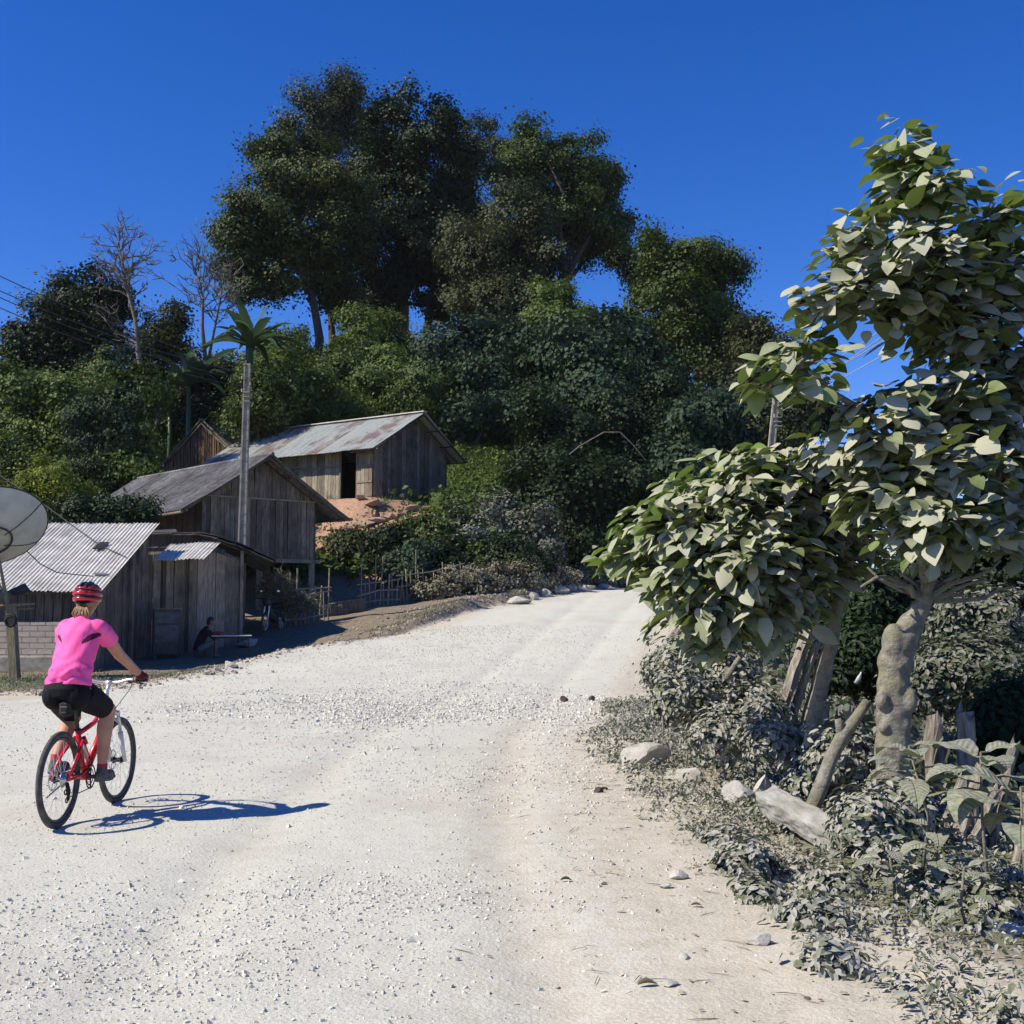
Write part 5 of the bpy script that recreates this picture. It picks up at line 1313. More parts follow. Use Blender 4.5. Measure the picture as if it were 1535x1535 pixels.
for a, b in ((25, 1020), (-8, 1015)):
    top = at(a - 9, 905, 24.8) - L0; bot = at(a, b, 24.8) - L0; bot[2] = -.3; mb = MB(); mb.beam(bot, top, .2, .16); mb.build('post', M['post'], root, local=True)
# coil of hose hanging on the post
p2 = at(16, 930, 24.55)
mb = MB(); mb.ring(p2, (.25, 1, .05), .12, .03, 20, 6, flat=1.4); mb.ring(p2 + [.01, -.03, -.02], (-.1, 1, 0), .10, .025, 20, 6)
tag(mb.build('rubber_coil', M['rubber'], None, True), 'coil of black rubber tube hanging on the dish post', 'coil')
# junk on the rack beneath the dish
rr = random.Random(9)
mb = MB(); c = at(24, 885, 24.9)
mb.slab([c + [-.2, 0, -.02], c + [.02, -.05, -.12], c + [.26, .1, .0], c + [.12, .15, .16]], .02); tag(mb.build('tin_scrap', M['dark_metal']), 'jagged dark scrap sheet lying on the dish stand', 'scrap')
mb = MB(); c = at(0, 893, 24.85); mb.ell(c, (.2, .15, .12), f=lambda V: V * (1 + .2 * np.sin(V[:, :1] * 8 + 1) * np.cos(V[:, 1:2] * 7))); tag(mb.build('rag_bundle', M['cloth_grey'], None, True), 'grey bundle lying on the dish stand at the left edge', 'bundle')

# ---------------------------------------------------------------- bamboo fences
def bamboo_fence(name, A, B, n, h, rails, label, seed, group=None, cat='fence', r=.022, tall=None):
    rg = np.random.default_rng(seed); A = np.asarray(A, float); B = np.asarray(B, float)
    m0 = (A + B) / 2; root = thing(name, (m0[0], m0[1], H1(*m0)), label, cat, group)
    for i in range(n):
        t = (i + .3 * rg.random()) / max(1, n - 1); q = A + (B - A) * min(t, 1); z = H1(*q); hh = h * (.7 + .5 * rg.random())
        if tall and i in tall: hh = h * 1.7
        lx, ly = rg.normal(size=2) * .05
        mb = MB(); mb.tube([(q[0], q[1], z - .1), (q[0] + lx * .5, q[1] + ly * .5, z + hh / 2), (q[0] + lx, q[1] + ly, z + hh)], r * rg.uniform(.8, 1.5), 6, var=rg.random()); mb.build('stake', M['bamboo'], root)
    d = (B - A) / np.linalg.norm(B - A); nn = np.array([d[1], -d[0]]) * .035
    for k in rails:
        a = A - d * .15 + nn; b = B + d * .1 + nn; mb = MB()
        mb.tube([V3(a, H1(*a) + h * k + rg.normal() * .02), V3((a + b) / 2, H1(*((a + b) / 2)) + h * k + rg.normal() * .04), V3(b, H1(*b) + h * k + rg.normal() * .03)], r * 1.15, 6, var=.5 + .5 * rg.random()); mb.build('rail', M['bamboo'], root)
    return root
def pl(px, Y): a = at(px, 900, Y); return a[:2]
bamboo_fence('bamboo_fence', pl(541, 38.8), pl(594, 39.3), 9, .95, (.2, .5, .85), 'rickety bamboo fence panel standing on the earth ledge', 3, 'bamboo fences below the slope', tall=(0, 3, 4))
bamboo_fence('bamboo_fence', pl(598, 39.6), pl(692, 41.4), 17, 1.0, (.55, .9), 'longer bamboo fence climbing right under the shrubs', 4, 'bamboo fences below the slope', tall=(4,))
bamboo_fence('bamboo_pen', pl(412, 36.0), pl(492, 37.0), 12, .95, (.2, .45, .95, 1.1), 'low bamboo pen in the shade under the stilt house', 5, 'bamboo fences below the slope', tall=(3, 11))
mb = MB(); a = pl(495, 37.6); b = pl(548, 38.2); mb.beam(V3(a, H1(*a) + .22), V3(b, H1(*b) + .2), .06, .42); tag(mb.build('plank_edging', M['plank']), 'low plank edging between the bamboo pen and the fence', 'plank')
# hay heap on the pen
rg = np.random.default_rng(5); c = at(412, 882, 36.0)
n = 2600; C = c + rg.normal(size=(n, 3)) * [.22, .18, .20]; C2 = at(440, 905, 36.1) + rg.normal(size=(1800, 3)) * [.4, .18, .14]; C = np.concatenate([C, C2])
leafobj('hay_heap', [leaves(C, rg.normal(size=C.shape), .16 + .12 * rg.random(len(C)), (T_DIA[0] * [1, .1, 1], T_DIA[1]), rg)], 'leaf_dry'); tag(bpy.data.objects['hay_heap'], 'tangled heap of dry straw on the bamboo pen', 'hay')
mb = MB(); q = pl(444, 36.2); z = H1(*q); mb.tube([V3(q, z), V3(q + [.03, 0], z + 1.75)], .03, 6); tag(mb.build('bamboo_prop', M['bamboo']), 'thin upright bamboo prop beside the motorbike', 'pole')
mb = MB(); q = pl(424, 36.3); z = H1(*q); mb.tube([V3(q, z), V3(q + [-.18, 0], z + 1.7)], .035, 6); tag(mb.build('bamboo_prop', M['bamboo']), 'bamboo prop leaning left behind the straw heap', 'pole')
# ================================================================ right hand dusty trees
SUNV = np.array([-.957 * math.cos(R(44)), -.29 * math.cos(R(44)), math.sin(R(44))])
def big_leaf_tree(name, base, trunk, blobs, mats, label, seed, per=7, cr=.2, leaf=.19, clumps=260, tpl=None, limb_from=None, r0=.1, r1=.05, group=None, fork_r=.04, knots=None, links=None, droop=.4):
    rg = np.random.default_rng(seed); root = thing(name, base, label, 'tree', group)
    parts = [[] for _ in mats]; mb = MB(); node = np.asarray(trunk[-1][0], float)
    tot = sum(b[1][0] * b[1][2] for b in blobs)
    P = np.array([t[0] for t in trunk]); Rr = [t[1] for t in trunk]
    # smooth trunk
    tt = np.linspace(0, len(P) - 1, len(P) * 5); ii = np.arange(len(P))
    Ps = np.stack([np.interp(tt, ii, P[:, k]) for k in range(3)], 1)
    for _ in range(3): Ps[1:-1] = (Ps[:-2] + Ps[1:-1] * 2 + Ps[2:]) / 4
    Rs = np.interp(tt, ii, Rr); Rs = Rs * (1 + .06 * np.sin(tt * 9) + .04 * np.sin(tt * 23 + 1))
    tm = MB(); tm.tube(Ps, Rs, 14, wob=.05)
    for k in (knots or []): tm.ell(k[0], k[1], nu=12, nv=8)
    if knots:
        me = remesh(tm, .014, 2); link('trunk', me, M['bark_dusty'], root); me.transform(Matrix.Translation([-v for v in root_loc(root)]))
    else: tm.build('trunk', M['bark_dusty'], root, True)
    cen = {}
    for bi, b in enumerate(blobs):
        c, r = b[0], b[1]; src = node if not links or links[bi] is None else (np.asarray(links[bi], float) if not isinstance(links[bi], int) else blobs[links[bi]][0])
        mb.tube(bent(src, c, 7, rg, .08), np.linspace(fork_r if src is node else fork_r * .6, fork_r * .35, 7), 7)
        m = max(3, int(clumps * r[0] * r[2] / tot)); mt = b[2] if len(b) > 2 else 0
        d = unit(rg.normal(size=(m, 3))); rad = (.25 + .75 * rg.random(m) ** .6) * (1 + .22 * rg.normal(size=m))
        cc = c + d * rad[:, None] * r
        for q, dd in zip(cc, d):
            mb.tube(bent(c + (q - c) * .15, q, 4, rg, .12), [.011, .009, .007, .004], 4)
        npl = per; a = rg.random((m, npl)) * 2 * math.pi
        rad2 = cr * (.25 + .75 * rg.random((m, npl)))
        off = np.stack([np.cos(a) * rad2, np.sin(a) * rad2, rg.normal(size=(m, npl)) * cr * .35], -1)
        pts = (cc[:, None] + off).reshape(-1, 3); n_ = len(pts)
        outd = (unit(off) * .6 + d[:, None] * .5).reshape(-1, 3)
        nn = np.array([0, 0, 1.2]) + SUNV * .45 + outd * .2 + rg.normal(size=(n_, 3)) * .48
        td = outd + np.array([0, 0, -droop]) + rg.normal(size=(n_, 3)) * .25
        S = leaf * (.4 + .95 * rg.random(n_) ** .9)
        kk = rg.integers(0, 4, n_)
        for q in range(4):
            s_ = kk == q
            if s_.any():
                T_ = OV3[q]; T_ = (T_[0] * tpl, T_[1]) if tpl is not None else T_
                parts[mt].append(leaves(pts[s_], nn[s_], S[s_], T_, rg, None, td[s_], .2))
    mb.build('branch', M['bark_dusty'], root)
    for i, m_ in enumerate(mats):
        if parts[i]: leafobj('crown', parts[i], m_, root, smooth=True)
    return root
def B(px, py, rx, ry, Y, mt=0, rd=None):
    c, r = PB(px, py, rx, ry, Y, 0, rd); return (c, r, mt)
Yt = 8.7
zt = H1(at(1342, 1180, Yt)[0], Yt)
bs = at(1342, 1190, Yt); bs[2] = zt
tr = [(bs - [0, 0, .2], .17), (at(1338, 1170, Yt), .13), (at(1340, 1080, Yt), .125), (at(1338, 1030, Yt), .115), (at(1344, 975, Yt), .125), (at(1366, 935, Yt), .09), (at(1385, 905, Yt), .06)]
kn = [(at(1325, 1090, Yt - .08), (.04, .05, .05)), (at(1356, 1085, Yt - .07), (.045, .05, .08)), (at(1330, 1125, Yt - .06), (.06, .06, .05)), (at(1352, 1122, Yt - .05), (.05, .06, .05)), (at(1340, 965, Yt - .04), (.09, .09, .15)), (at(1322, 1050, Yt - .08), (.05, .06, .07)), (at(1365, 1050, Yt - .09), (.05, .05, .09)), 
      (at(1318, 1180, Yt - .05), (.10, .10, .12)), (at(1365, 1190, Yt), (.10, .10, .12))]
nodeR = at(1388, 890, Yt)
bl = [B(1410, 800, 40, 45, 8.7), B(1440, 640, 70, 60, 8.9), B(1430, 500, 60, 50, 9.0),          # 0-2 spine
      B(1350, 225, 38, 34, 8.7, 1), B(1375, 290, 66, 40, 8.7, 1), B(1300, 370, 62, 40, 8.6), B(1390, 385, 95, 55, 8.6), B(1480, 330, 46, 40, 8.9, 1), B(1505, 430, 55, 75, 9.),
      B(1262, 430, 42, 32, 8.5), B(1235, 462, 28, 18, 8.5), B(1310, 455, 60, 34, 8.7), B(1410, 460, 80, 45, 8.8), B(1500, 560, 55, 70, 9.1),
      B(1190, 555, 42, 34, 8.4, 1), B(1225, 520, 22, 22, 8.5), B(1160, 575, 30, 20, 8.4), B(1290, 612, 50, 24, 8.5),
      B(1330, 655, 75, 36, 8.5), B(1420, 600, 70, 45, 8.7), B(1400, 700, 90, 45, 8.5), B(1490, 690, 65, 55, 8.8), B(1330, 740, 70, 45, 8.4), B(1460, 780, 60, 55, 8.7), B(1390, 790, 60, 35, 8.3),
      B(1530, 760, 40, 80, 9.)]
lk = [None, 0, 1, 4, 2, 6, 2, 2, 2, 5, 9, 6, 2, 1, 17, 14, 14, 18, 20, 1, 0, 1, 0, 0, None, 1]
knobby = big_leaf_tree('dusty_tree', bs, tr + [(nodeR, .055)], bl, ['leaf_dusty', 'leaf_dusty_top'], 'big dust coated tree with a thick knobbly pale trunk at the right edge', 41, clumps=560, per=9, cr=.185, leaf=.148, knots=kn, links=lk, fork_r=.045)
# bare forked twigs around the crotch of the knobbly trunk
mb = MB(); rg = np.random.default_rng(4)
for e in ((1460, 850), (1480, 870), (1500, 840), (1320, 870), (1300, 850), (1430, 820), (1520, 880), (1350, 860), (1445, 880), (1290, 880)):
    mb.tube(bent(nodeR - [0, 0, .04], at(e[0], e[1], Yt - .2 + .4 * rg.random()), 6, rg, .12), np.linspace(.028, .008, 6), 6)
mb.build('bare_branch', M['bark_dusty'], knobby)

Y1 = 9.6
b1 = at(1212, 1105, Y1); b1[2] = min(b1[2], H1(b1[0], Y1))
tr1 = [(b1 - [0, 0, .25], .07), (at(1218, 1085, Y1), .062), (at(1232, 1030, Y1), .056), (at(1248, 960, Y1), .052), (at(1257, 890, Y1), .052), (at(1268, 850, Y1), .05)]
bl1 = [B(1265, 800, 50, 40, 9.6), B(1190, 800, 60, 50, 9.5), B(1110, 760, 80, 45, 9.5), B(1130, 840, 70, 46, 9.3), B(1040, 800, 70, 42, 9.6), B(1060, 870, 60, 42, 9.3), B(985, 790, 40, 34, 9.7, 1), B(960, 830, 26, 26, 9.8, 1), B(990, 870, 34, 28, 9.5),
       B(1030, 740, 36, 22, 9.8, 1), B(1190, 710, 70, 34, 9.5), B(1120, 700, 50, 22, 9.7, 1), B(1040, 925, 46, 26, 9.3), B(1110, 905, 48, 28, 9.4), B(1290, 710, 50, 34, 9.6), B(912, 838, 14, 10, 9.9, 1), B(1165, 925, 46, 26, 9.4), B(1085, 958, 36, 18, 9.3), B(1210, 850, 50, 40, 9.5), B(1180, 880, 40, 26, 9.4), B(1240, 690, 40, 24, 9.4)]
lk1 = [None, 0, 1, 1, 2, 3, 4, 6, 5, 4, 1, 10, 5, 3, 0, 7, 13, 12, 1, 3, 10]
big_leaf_tree('dusty_tree', b1, tr1, bl1, ['leaf_dusty', 'leaf_dusty_top'], 'slender leaning dusty tree whose leafy boughs reach left over the road', 43, clumps=520, per=9, cr=.18, leaf=.15, links=lk1, fork_r=.04, tpl=np.array([1.12, .78, 1.15]), droop=.6)
# shaded tree further along behind the two
for i, (px, py, rx, ry, Y, l, m_) in enumerate([(1480, 930, 70, 50, 15, 'dark leafy bush behind the knobbly trunk on its right', 'leaf_dustgrey'), (1300, 900, 60, 42, 17, 'dark bush between the two dusty trunks', 'leaf_dark'),
        (1450, 1010, 80, 50, 12.5, 'green bush below the fence at the right edge', 'leaf_dustgrey'), (1290, 980, 50, 40, 14, 'shaded low bush seen between the two trunks', 'leaf_dark'), (1390, 860, 90, 40, 20, 'far dark bush under the dusty crown', 'leaf_dark'), (1500, 850, 60, 50, 19, 'far bush at the right edge under the crown', 'leaf_dark'),
        (1520, 1080, 50, 50, 10.5, 'green bush rising behind the dark fence posts', 'leaf_dark'), (1180, 880, 80, 40, 24, 'dark bush behind the slender leaning trunk', 'leaf_dark'), (1090, 900, 60, 30, 28, 'bush at the far right road edge behind the boughs', 'leaf_olive')]):
    tree('bank_bush', ground_at(px, Y, .0), [PB(px, py, rx, ry, Y), PB(px - rx * .5, py + ry * .6, rx * .7, ry * .8, Y), PB(px + rx * .5, py + ry * .7, rx * .7, ry * .8, Y)], m_, l, 'bush', 'bushes on the bank behind the fence', seed=150 + i, nclump=230, per=60, cr=.18, leaf=.05 + .002 * Y, trunk_r=.02, fork=.4, tpl=T_OV)
# dusty shrubs at the road edge
for i, (px, py, rx, ry, Y, l) in enumerate([(1035, 975, 42, 34, 12.5, 'dusty small leaved shrub under the hanging boughs'), (1030, 1040, 48, 38, 11.8, 'dusty shrub bulging over the road edge'), (1090, 1000, 40, 44, 12.0, 'dusty shrub beside the leaning split log'), (1130, 1060, 44, 34, 11.0, 'low dusty shrub left of the slender trunk'),
        (1165, 1105, 42, 30, 10.3, 'dusty shrub at the foot of the slender trunk'), (1080, 1095, 40, 24, 10.8, 'dusty shrub above the big angular rock'), (1260, 1120, 40, 30, 9.2, 'dusty weed clump between trunk and broken branch'), (1235, 1160, 46, 26, 9.6, 'dusty weeds behind the concrete beam'),
        (1305, 1225, 40, 30, 7.8, 'leafy dusty weeds right of the concrete beam'), (1345, 1205, 50, 26, 8.0, 'dusty leafy clump hiding the foot of the knobbly trunk'), (990, 1000, 20, 26, 14.0, 'thin dusty shrub nearest the road bend')]):
    tree('dusty_shrub', ground_at(px, Y, .0), [PB(px, py, rx, ry, Y), PB(px - rx * .4, py + ry * .5, rx * .7, ry * .7, Y), PB(px + rx * .5, py + ry * .6, rx * .7, ry * .7, Y)], 'leaf_weed', l, 'shrub', 'dusty shrubs along the right road edge', seed=170 + i, nclump=110, per=26, cr=.11, leaf=.062, trunk_r=.012, fork=.4, tpl=T_OV, bark='bark_dusty', upb=.9)
for i, (px, py, rx, ry, Y, l) in enumerate([(1115, 1290, 48, 34, 6.6, 'small dusty leafy weed clump in the dirt'), (1090, 1260, 34, 22, 7.0, 'low weed clump just under the squat pale block'), (1215, 1370, 50, 24, 5.9, 'spreading dusty weed left of the big leaved plants'), (1255, 1330, 50, 26, 6.2, 'dusty weed patch in the grey grass'), (1240, 1440, 40, 20, 5.3, 'low weed near the bottom right'),
        (1400, 1330, 50, 30, 6.4, 'leafy weeds below the big leaved plant'), (1490, 1350, 50, 30, 6.2, 'weeds at the right edge below the big leaves'), (1330, 1290, 46, 30, 6.8, 'broad leaved weeds at the foot of the fence'), (1140, 1340, 30, 16, 6.0, 'tiny weed in the dirt left of the grey grass')]):
    c = gp(px, py + ry * .6); Yg = c[1]
    tree('dusty_weed', c, [PB(px, py, rx, ry, Yg), PB(px + rx * .5, py + ry * .5, rx * .6, ry * .5, Yg)], 'leaf_weed', l, 'weed', 'dusty weeds in the right foreground', seed=190 + i, nclump=46, per=14, cr=.07, leaf=.058, trunk_r=.006, fork=.4, tpl=T_OV, bark='bark_dusty', upb=1.1, limbs=False)

# whorled big leaf plants, lower right
def whorl(px, py, Y, n, L, label, seed, el=.35, stemto=None):
    rg = np.random.default_rng(seed); c = at(px, py, Y); b = np.array([c[0] + .05, Y + .05, H1(c[0], Y)])
    root = thing('broadleaf_plant', b, label, 'plant', 'big leaved plants at lower right')
    mb = MB(); mb.tube([b - [0, 0, .1], (b + c) / 2 + rg.normal(size=3) * .03, c], [.011, .009, .006], 6); mb.build('stem', M['bark_dusty'], root, True)
    V0 = []; nn_ = 13
    for i in range(nn_):
        t = i / (nn_ - 1); ww = .225 * math.sin(math.pi * (.03 + .97 * t) ** .8) ** .85 + .003
        for q in (1., .5, 0, -.5, -1.): V0.append((t, ww * q, 0))
    V0 = np.array(V0); F0 = np.array([(5 * i + j, 5 * i + j + 5, 5 * i + j + 6, 5 * i + j + 1)[::-1] for i in range(nn_ - 1) for j in range(4)])
    for i in range(n):
        a = 2.4 * i + rg.normal() * .3; e = el + .4 * rg.random() - .03 * i; l = L * (.7 + .5 * rg.random())
        cc = c - [0, 0, .028 * i] * np.array(1.)
        o = np.array([math.cos(a), math.sin(a), 0]); s_ = np.array([-math.sin(a), math.cos(a), 0]); up = np.array([0, 0, 1.])
        V = V0.copy(); t = V[:, 0]; k = .7 + .8 * rg.random()
        x = np.sin(k * t) / k; z = math.sin(e) * t - (1 - np.cos(k * t)) / k * 1.05
        w = V[:, 1] * 1.05; zz = z + np.abs(V[:, 1]) * .42 - V[:, 1] ** 2 * 1.6 + .016 * np.sin(t * 17 + i) * (np.abs(V[:, 1]) / .2) + .02 * np.sin(t * 7 + 2 * i) * V[:, 1] / .2
        st = .12
        P = cc - root_loc(root) + (o * (x[:, None] * math.cos(e) + st) + s_ * w[:, None] + up * zz[:, None]) * l
        link('leaf', mesh_from('leaf', P, F0, np.full(len(F0), rg.random()), True, {'lu': V0[:, 0], 'lv': V0[:, 1]}), M['leaf_big'], root)
        mb = MB(); mb.tube([cc, cc + (o * st + up * .01) * l + (o * .02)], [.006, .004], 5); mb.build('petiole', M['leaf_big'], root)
whorl(1362, 1118, 6.9, 9, .30, 'big leaved plant just in front of the knobbly trunk', 3)
whorl(1470, 1128, 6.6, 10, .40, 'tallest big leaved plant with a large hanging leaf near the right edge', 4)
whorl(1530, 1180, 6.3, 9, .42, 'big leaved plant cut by the right edge of the picture', 5)
whorl(1330, 1260, 6.6, 8, .20, 'small big leaved plant low to the ground by the fence', 6)
whorl(1400, 1235, 6.8, 9, .26, 'mid sized big leaved plant under the tallest one', 7)
whorl(1445, 1300, 6.1, 8, .20, 'young big leaved plant near the ground at right', 8)
whorl(1262, 1250, 7.4, 8, .15, 'smallest broad leaved plant right of the concrete beam end', 9)

# ---------------------------------------------------------------- split log fence, stump, beam
def split_log(mb, a, b, w, th, rg, n=9):
    a = np.asarray(a, float); b = np.asarray(b, float); sx, sy, d = frame(b - a)
    V = []; k = 10
    prof = 1 + .35 * rg.normal(size=k) * .5
    top = 1 - .22 * rg.random(k)
    for i in range(n):
        t = i / (n - 1)
        for j in range(k):
            an = 2 * math.pi * j / k; tt = t * (top[j] if t > .7 else 1)
            p = a + (b - a) * tt + sx * math.cos(an) * w / 2 * prof[j] * (1 - .18 * t) + sy * math.sin(an) * th / 2 * prof[(j * 3) % k]
            V.append(p + rg.normal(size=3) * .004)
    Fs = [(i * k + j, i * k + (j + 1) % k, (i + 1) * k + (j + 1) % k, (i + 1) * k + j) for i in range(n - 1) for j in range(k)] + [tuple(range(k - 1, -1, -1)), tuple(range((n - 1) * k, n * k))]
    mb.add(np.array(V), Fs, rg.random())
rg = np.random.default_rng(12)
c = at(1300, 1100, 9.6); root = thing('log_fence', (c[0], c[1], H1(c[0], c[1])), 'rough old fence of upright split logs behind the knobbly trunk', 'fence')
for (x0_, y0_, x1_, y1_, Y, w, th) in [(1388, 1120, 1402, 1064, 9.0, .15, .12), (1230, 1112, 1240, 1040, 10.0, .07, .05), (1250, 1112, 1256, 1056, 10.0, .05, .05), (1266, 1112, 1276, 1044, 9.9, .13, .05), (1300, 1120, 1296, 1076, 9.8, .08, .05),
        (1380, 1225, 1420, 1092, 8.9, .20, .06), (1408, 1240, 1452, 1150, 8.6, .12, .06), (1428, 1262, 1476, 1138, 8.3, .15, .07), (1452, 1240, 1446, 1050, 8.8, .15, .11),
        (1450, 1262, 1500, 1172, 8.2, .08, .05), (1482, 1260, 1526, 1096, 8.3, .07, .06), (1520, 1262, 1550, 1150, 8.0, .09, .06), (1420, 1190, 1462, 1098, 9.1, .05, .05)]:
    mb = MB(); a = at(x0_, y0_, Y); a[2] = min(a[2], H1(a[0], Y)) - .05; split_log(mb, a, at(x1_, y1_, Y + .05), w, th, rg); mb.build('log', M['wood_split'], root)
c = at(1195, 1040, 11.0); root = thing('split_stump', (c[0], c[1], H1(c[0], c[1])), 'two thick weathered split logs leaning right beside the slender trunk', 'log')
for (x0_, y0_, x1_, y1_, w) in [(1168, 1050, 1214, 935, .17), (1186, 1062, 1228, 950, .12), (1205, 1070, 1240, 962, .13)]:
    mb = MB(); a = at(x0_, y0_, 11.0); a[2] -= .1; split_log(mb, a, at(x1_, y1_, 11.0), w, w * .6, rg, 12); mb.build('log', M['wood_split'], root)
c = at(1255, 1150, 8.9); root = thing('broken_branch', (c[0], c[1], H1(c[0], c[1])), 'thick broken branch stub with a fork, leaning right before the log fence', 'branch')
mb = MB(); mb.tube([at(1212, 1225, 8.6), at(1232, 1178, 8.7), at(1246, 1135, 8.75), at(1262, 1105, 8.8), at(1285, 1075, 8.85), at(1300, 1052, 8.9)], [.058, .055, .05, .052, .04, .034], 10, wob=.08); mb.tube([at(1262, 1112, 8.8), at(1258, 1085, 8.8), at(1256, 1078, 8.8)], [.035, .03, .024], 8); mb.build('wood', M['bark_dusty'], root, True)
c = at(1080, 1010, 12.0); mb = MB(); mb.tube([at(1088, 1018, 11.5), at(1105, 992, 11.6), at(1122, 968, 11.7)], [.03, .026, .022], 7, wob=.1); tag(mb.build('broken_stick', M['bark_dusty'], None, True), 'thick broken stick poking up from the dusty shrubs', 'stick')
mb = MB(); mb.tube([at(1093, 998, 12.2), at(1098, 950, 12.3)], [.05, .045], 8, wob=.1); mb.tube([at(1112, 1000, 12.2), at(1112, 955, 12.3)], [.04, .03], 8, wob=.1); tag(mb.build('wood_stub', M['wood_split'], None, True), 'pair of short reddish stubs behind the broken stick', 'stub')
p0 = gp(1152, 1196); p1 = gp(1262, 1262)
mb = MB(); a = at(1150, 1197, 8.7); b = at(1264, 1262, 7.9)
bm_ = MB(); bm_.beam(a, b, .17, .17, roll=.35); V = np.concatenate(bm_.V)
o = tag(bm_.build('concrete_beam', M['beam']), 'long pale broken concrete beam sloping down into the weeds', 'concrete beam')
mod = o.modifiers.new('bevel', 'BEVEL'); mod.width = .02; mod.segments = 2
tx = bpy.data.textures.new('rough', 'CLOUDS'); tx.noise_scale = .09
mod = o.modifiers.new('sub', 'SUBSURF'); mod.subdivision_type = 'SIMPLE'; mod.levels = 4; mod.render_levels = 4
mod = o.modifiers.new('rough', 'DISPLACE'); mod.texture = tx; mod.strength = .05

# litter of plastic
def bag(px, py, Y, s, mat, label, seed, name='plastic_bag', cat='bag'):
    rg = np.random.default_rng(seed); c = at(px, py, Y) if Y else gp(px, py)
    a, b_, c_ = rg.random(3) * 6; mb = MB(); mb.ell(c, (s, s * .8, s * .5), nu=20, nv=14, f=lambda V: V * (1 + .22 * np.sin(V[:, :1] * 9 + a) * np.cos(V[:, 1:2] * 8 + b_) + .12 * np.sin(V[:, 2:] * 11 + c_)))
    tag(mb.build(name, M[mat], None, False), label, cat)
bag(1508, 1398, None, .085, 'plastic_white', 'crumpled clear blue white plastic bag at the lower right edge', 1)
bag(1505, 935, 11.2, .055, 'cloth_grey', 'pale plastic scrap caught in the bushes at the right edge', 2)
c = at(1283, 1024, 12.0); mb = MB(); mb.tube([c, c + [.03, -.02, .06], c + [.04, -.03, .09], c + [.045, -.035, .11]], [.02, .02, .01, .008], 10); tag(mb.build('plastic_bottle', M['plastic_white'], None, True), 'small clear plastic bottle lying in the shade between the trunks', 'bottle')

# ---------------------------------------------------------------- ground cover on the right shoulder
rg = np.random.default_rng(31)
def cover_fn(X, Y):
    d = X - xR(Y) + .35 * fbm(X, Y, 1.1, 2)
    k = ss(-.1, .45, d - np.interp(Y, [4, 8, 12], [-.05, .1, -.25])) * (.22 + 1.7 * np.clip(fbm(X, Y, 1.6, 3) + .12, 0, 1)) * np.interp(Y, [4.5, 7], [1.6, 1]); return k
X, Y = scatter(42000, .3, 8, 4.2, 20, lambda X, Y: cover_fn(X, Y) * (X < .5 * Y + .5) * (X - xR(Y) < 3.2), rg)
n = len(X); k = 11; sz = .45 + .9 * rg.random(n) * (1 + .8 * np.clip(fbm(X, Y, 1.2, 2), 0, 1)); a = rg.random((n, k)) * 2 * math.pi; rr_ = (.012 + .035 * rg.random((n, k))) * sz[:, None]
hh = (.008 + .085 * rg.random((n, k)) ** 1.5) * sz[:, None]
C = np.stack([X[:, None] + np.cos(a) * rr_, Y[:, None] + np.sin(a) * rr_, H(X, Y)[:, None] + hh], -1).reshape(-1, 3)
O = np.stack([np.cos(a), np.sin(a), 0 * a], -1).reshape(-1, 3)
leafobj('ground_weeds', [leaves(C, O * .55 + [0, 0, .9] + rg.normal(size=C.shape) * .3, (.018 + .024 * rg.random(len(C)) ** 1.5) * np.repeat(sz, k) * (1 + .03 * C[:, 1]), T_OV, rg, None, O - [0, 0, .3], .25)], 'leaf_weed')
tag(bpy.data.objects['ground_weeds'], 'dust covered creeping weeds on the right shoulder', kind='stuff')
def blades(name, X, Y, L, w, mat, label, rg, lean=.5):
    n = len(X); Z = H(X, Y); b = np.stack([X, Y, Z], 1); d = unit(rg.normal(size=(n, 3)) * lean + [0, 0, 1]); s_ = unit(np.cross(d, rg.normal(size=(n, 3))))
    bend = rg.normal(size=(n, 3)) * [.35, .35, 0]
    W = (w * (.6 + .8 * rg.random(n)))[:, None]; Ln = (L * (.4 + .9 * rg.random(n)))[:, None]
    m_ = b + d * Ln * .55; t = b + (d + bend - [0, 0, .12]) * Ln
    V = np.stack([b - s_ * W, b + s_ * W, m_ + s_ * W * .7, m_ - s_ * W * .7, t], 1).reshape(-1, 3)
    I = (np.arange(n) * 5)[:, None]; q = I + [0, 1, 2, 3]; tr_ = I + [3, 2, 4, 4]
    Fq = np.stack([q, tr_], 1).reshape(-1, 4)
    Fl = [list(f) if f[2] != f[3] else list(f[:3]) for f in Fq.tolist()]
    o = link(name, mesh_from(name, V, Fl, np.repeat(rg.random(n), 2)), M[mat]); tag(o, label, kind='stuff')
X, Y = scatter(60000, .3, 8, 4.2, 24, lambda X, Y: ss(-.1, .4, X - xR(Y) - .1 + .3 * fbm(X, Y, 1.3, 2)) * (X - xR(Y) < 3) * np.clip(.35 + 1.6 * fbm(X, Y, .9, 2), .05, 1) * (X < .5 * Y + .5), rg)
blades('grass', X, Y, .055, .0022, 'grass_dusty', 'short grey green grass on the right shoulder', rg, .8)
X = -9.6 + 2.4 * rg.normal(size=9000); Y = 24.6 + 1.3 * rg.normal(size=9000); k = (X < xL(Y) - .5) & (Y < 27.8); X, Y = X[k], Y[k]
X2 = -7.3 + .5 * rg.normal(size=1800); Y2 = 24.9 + .6 * rg.normal(size=1800)
Y3 = 29 + 13 * rg.random(9000); X3 = xL(Y3) - .25 - 1.6 * rg.random(9000) ** 1.3; k = (fbm(X3, Y3, 1.1, 2) > .02) & ((Y3 > 34) | (rg.random(9000) < .4))
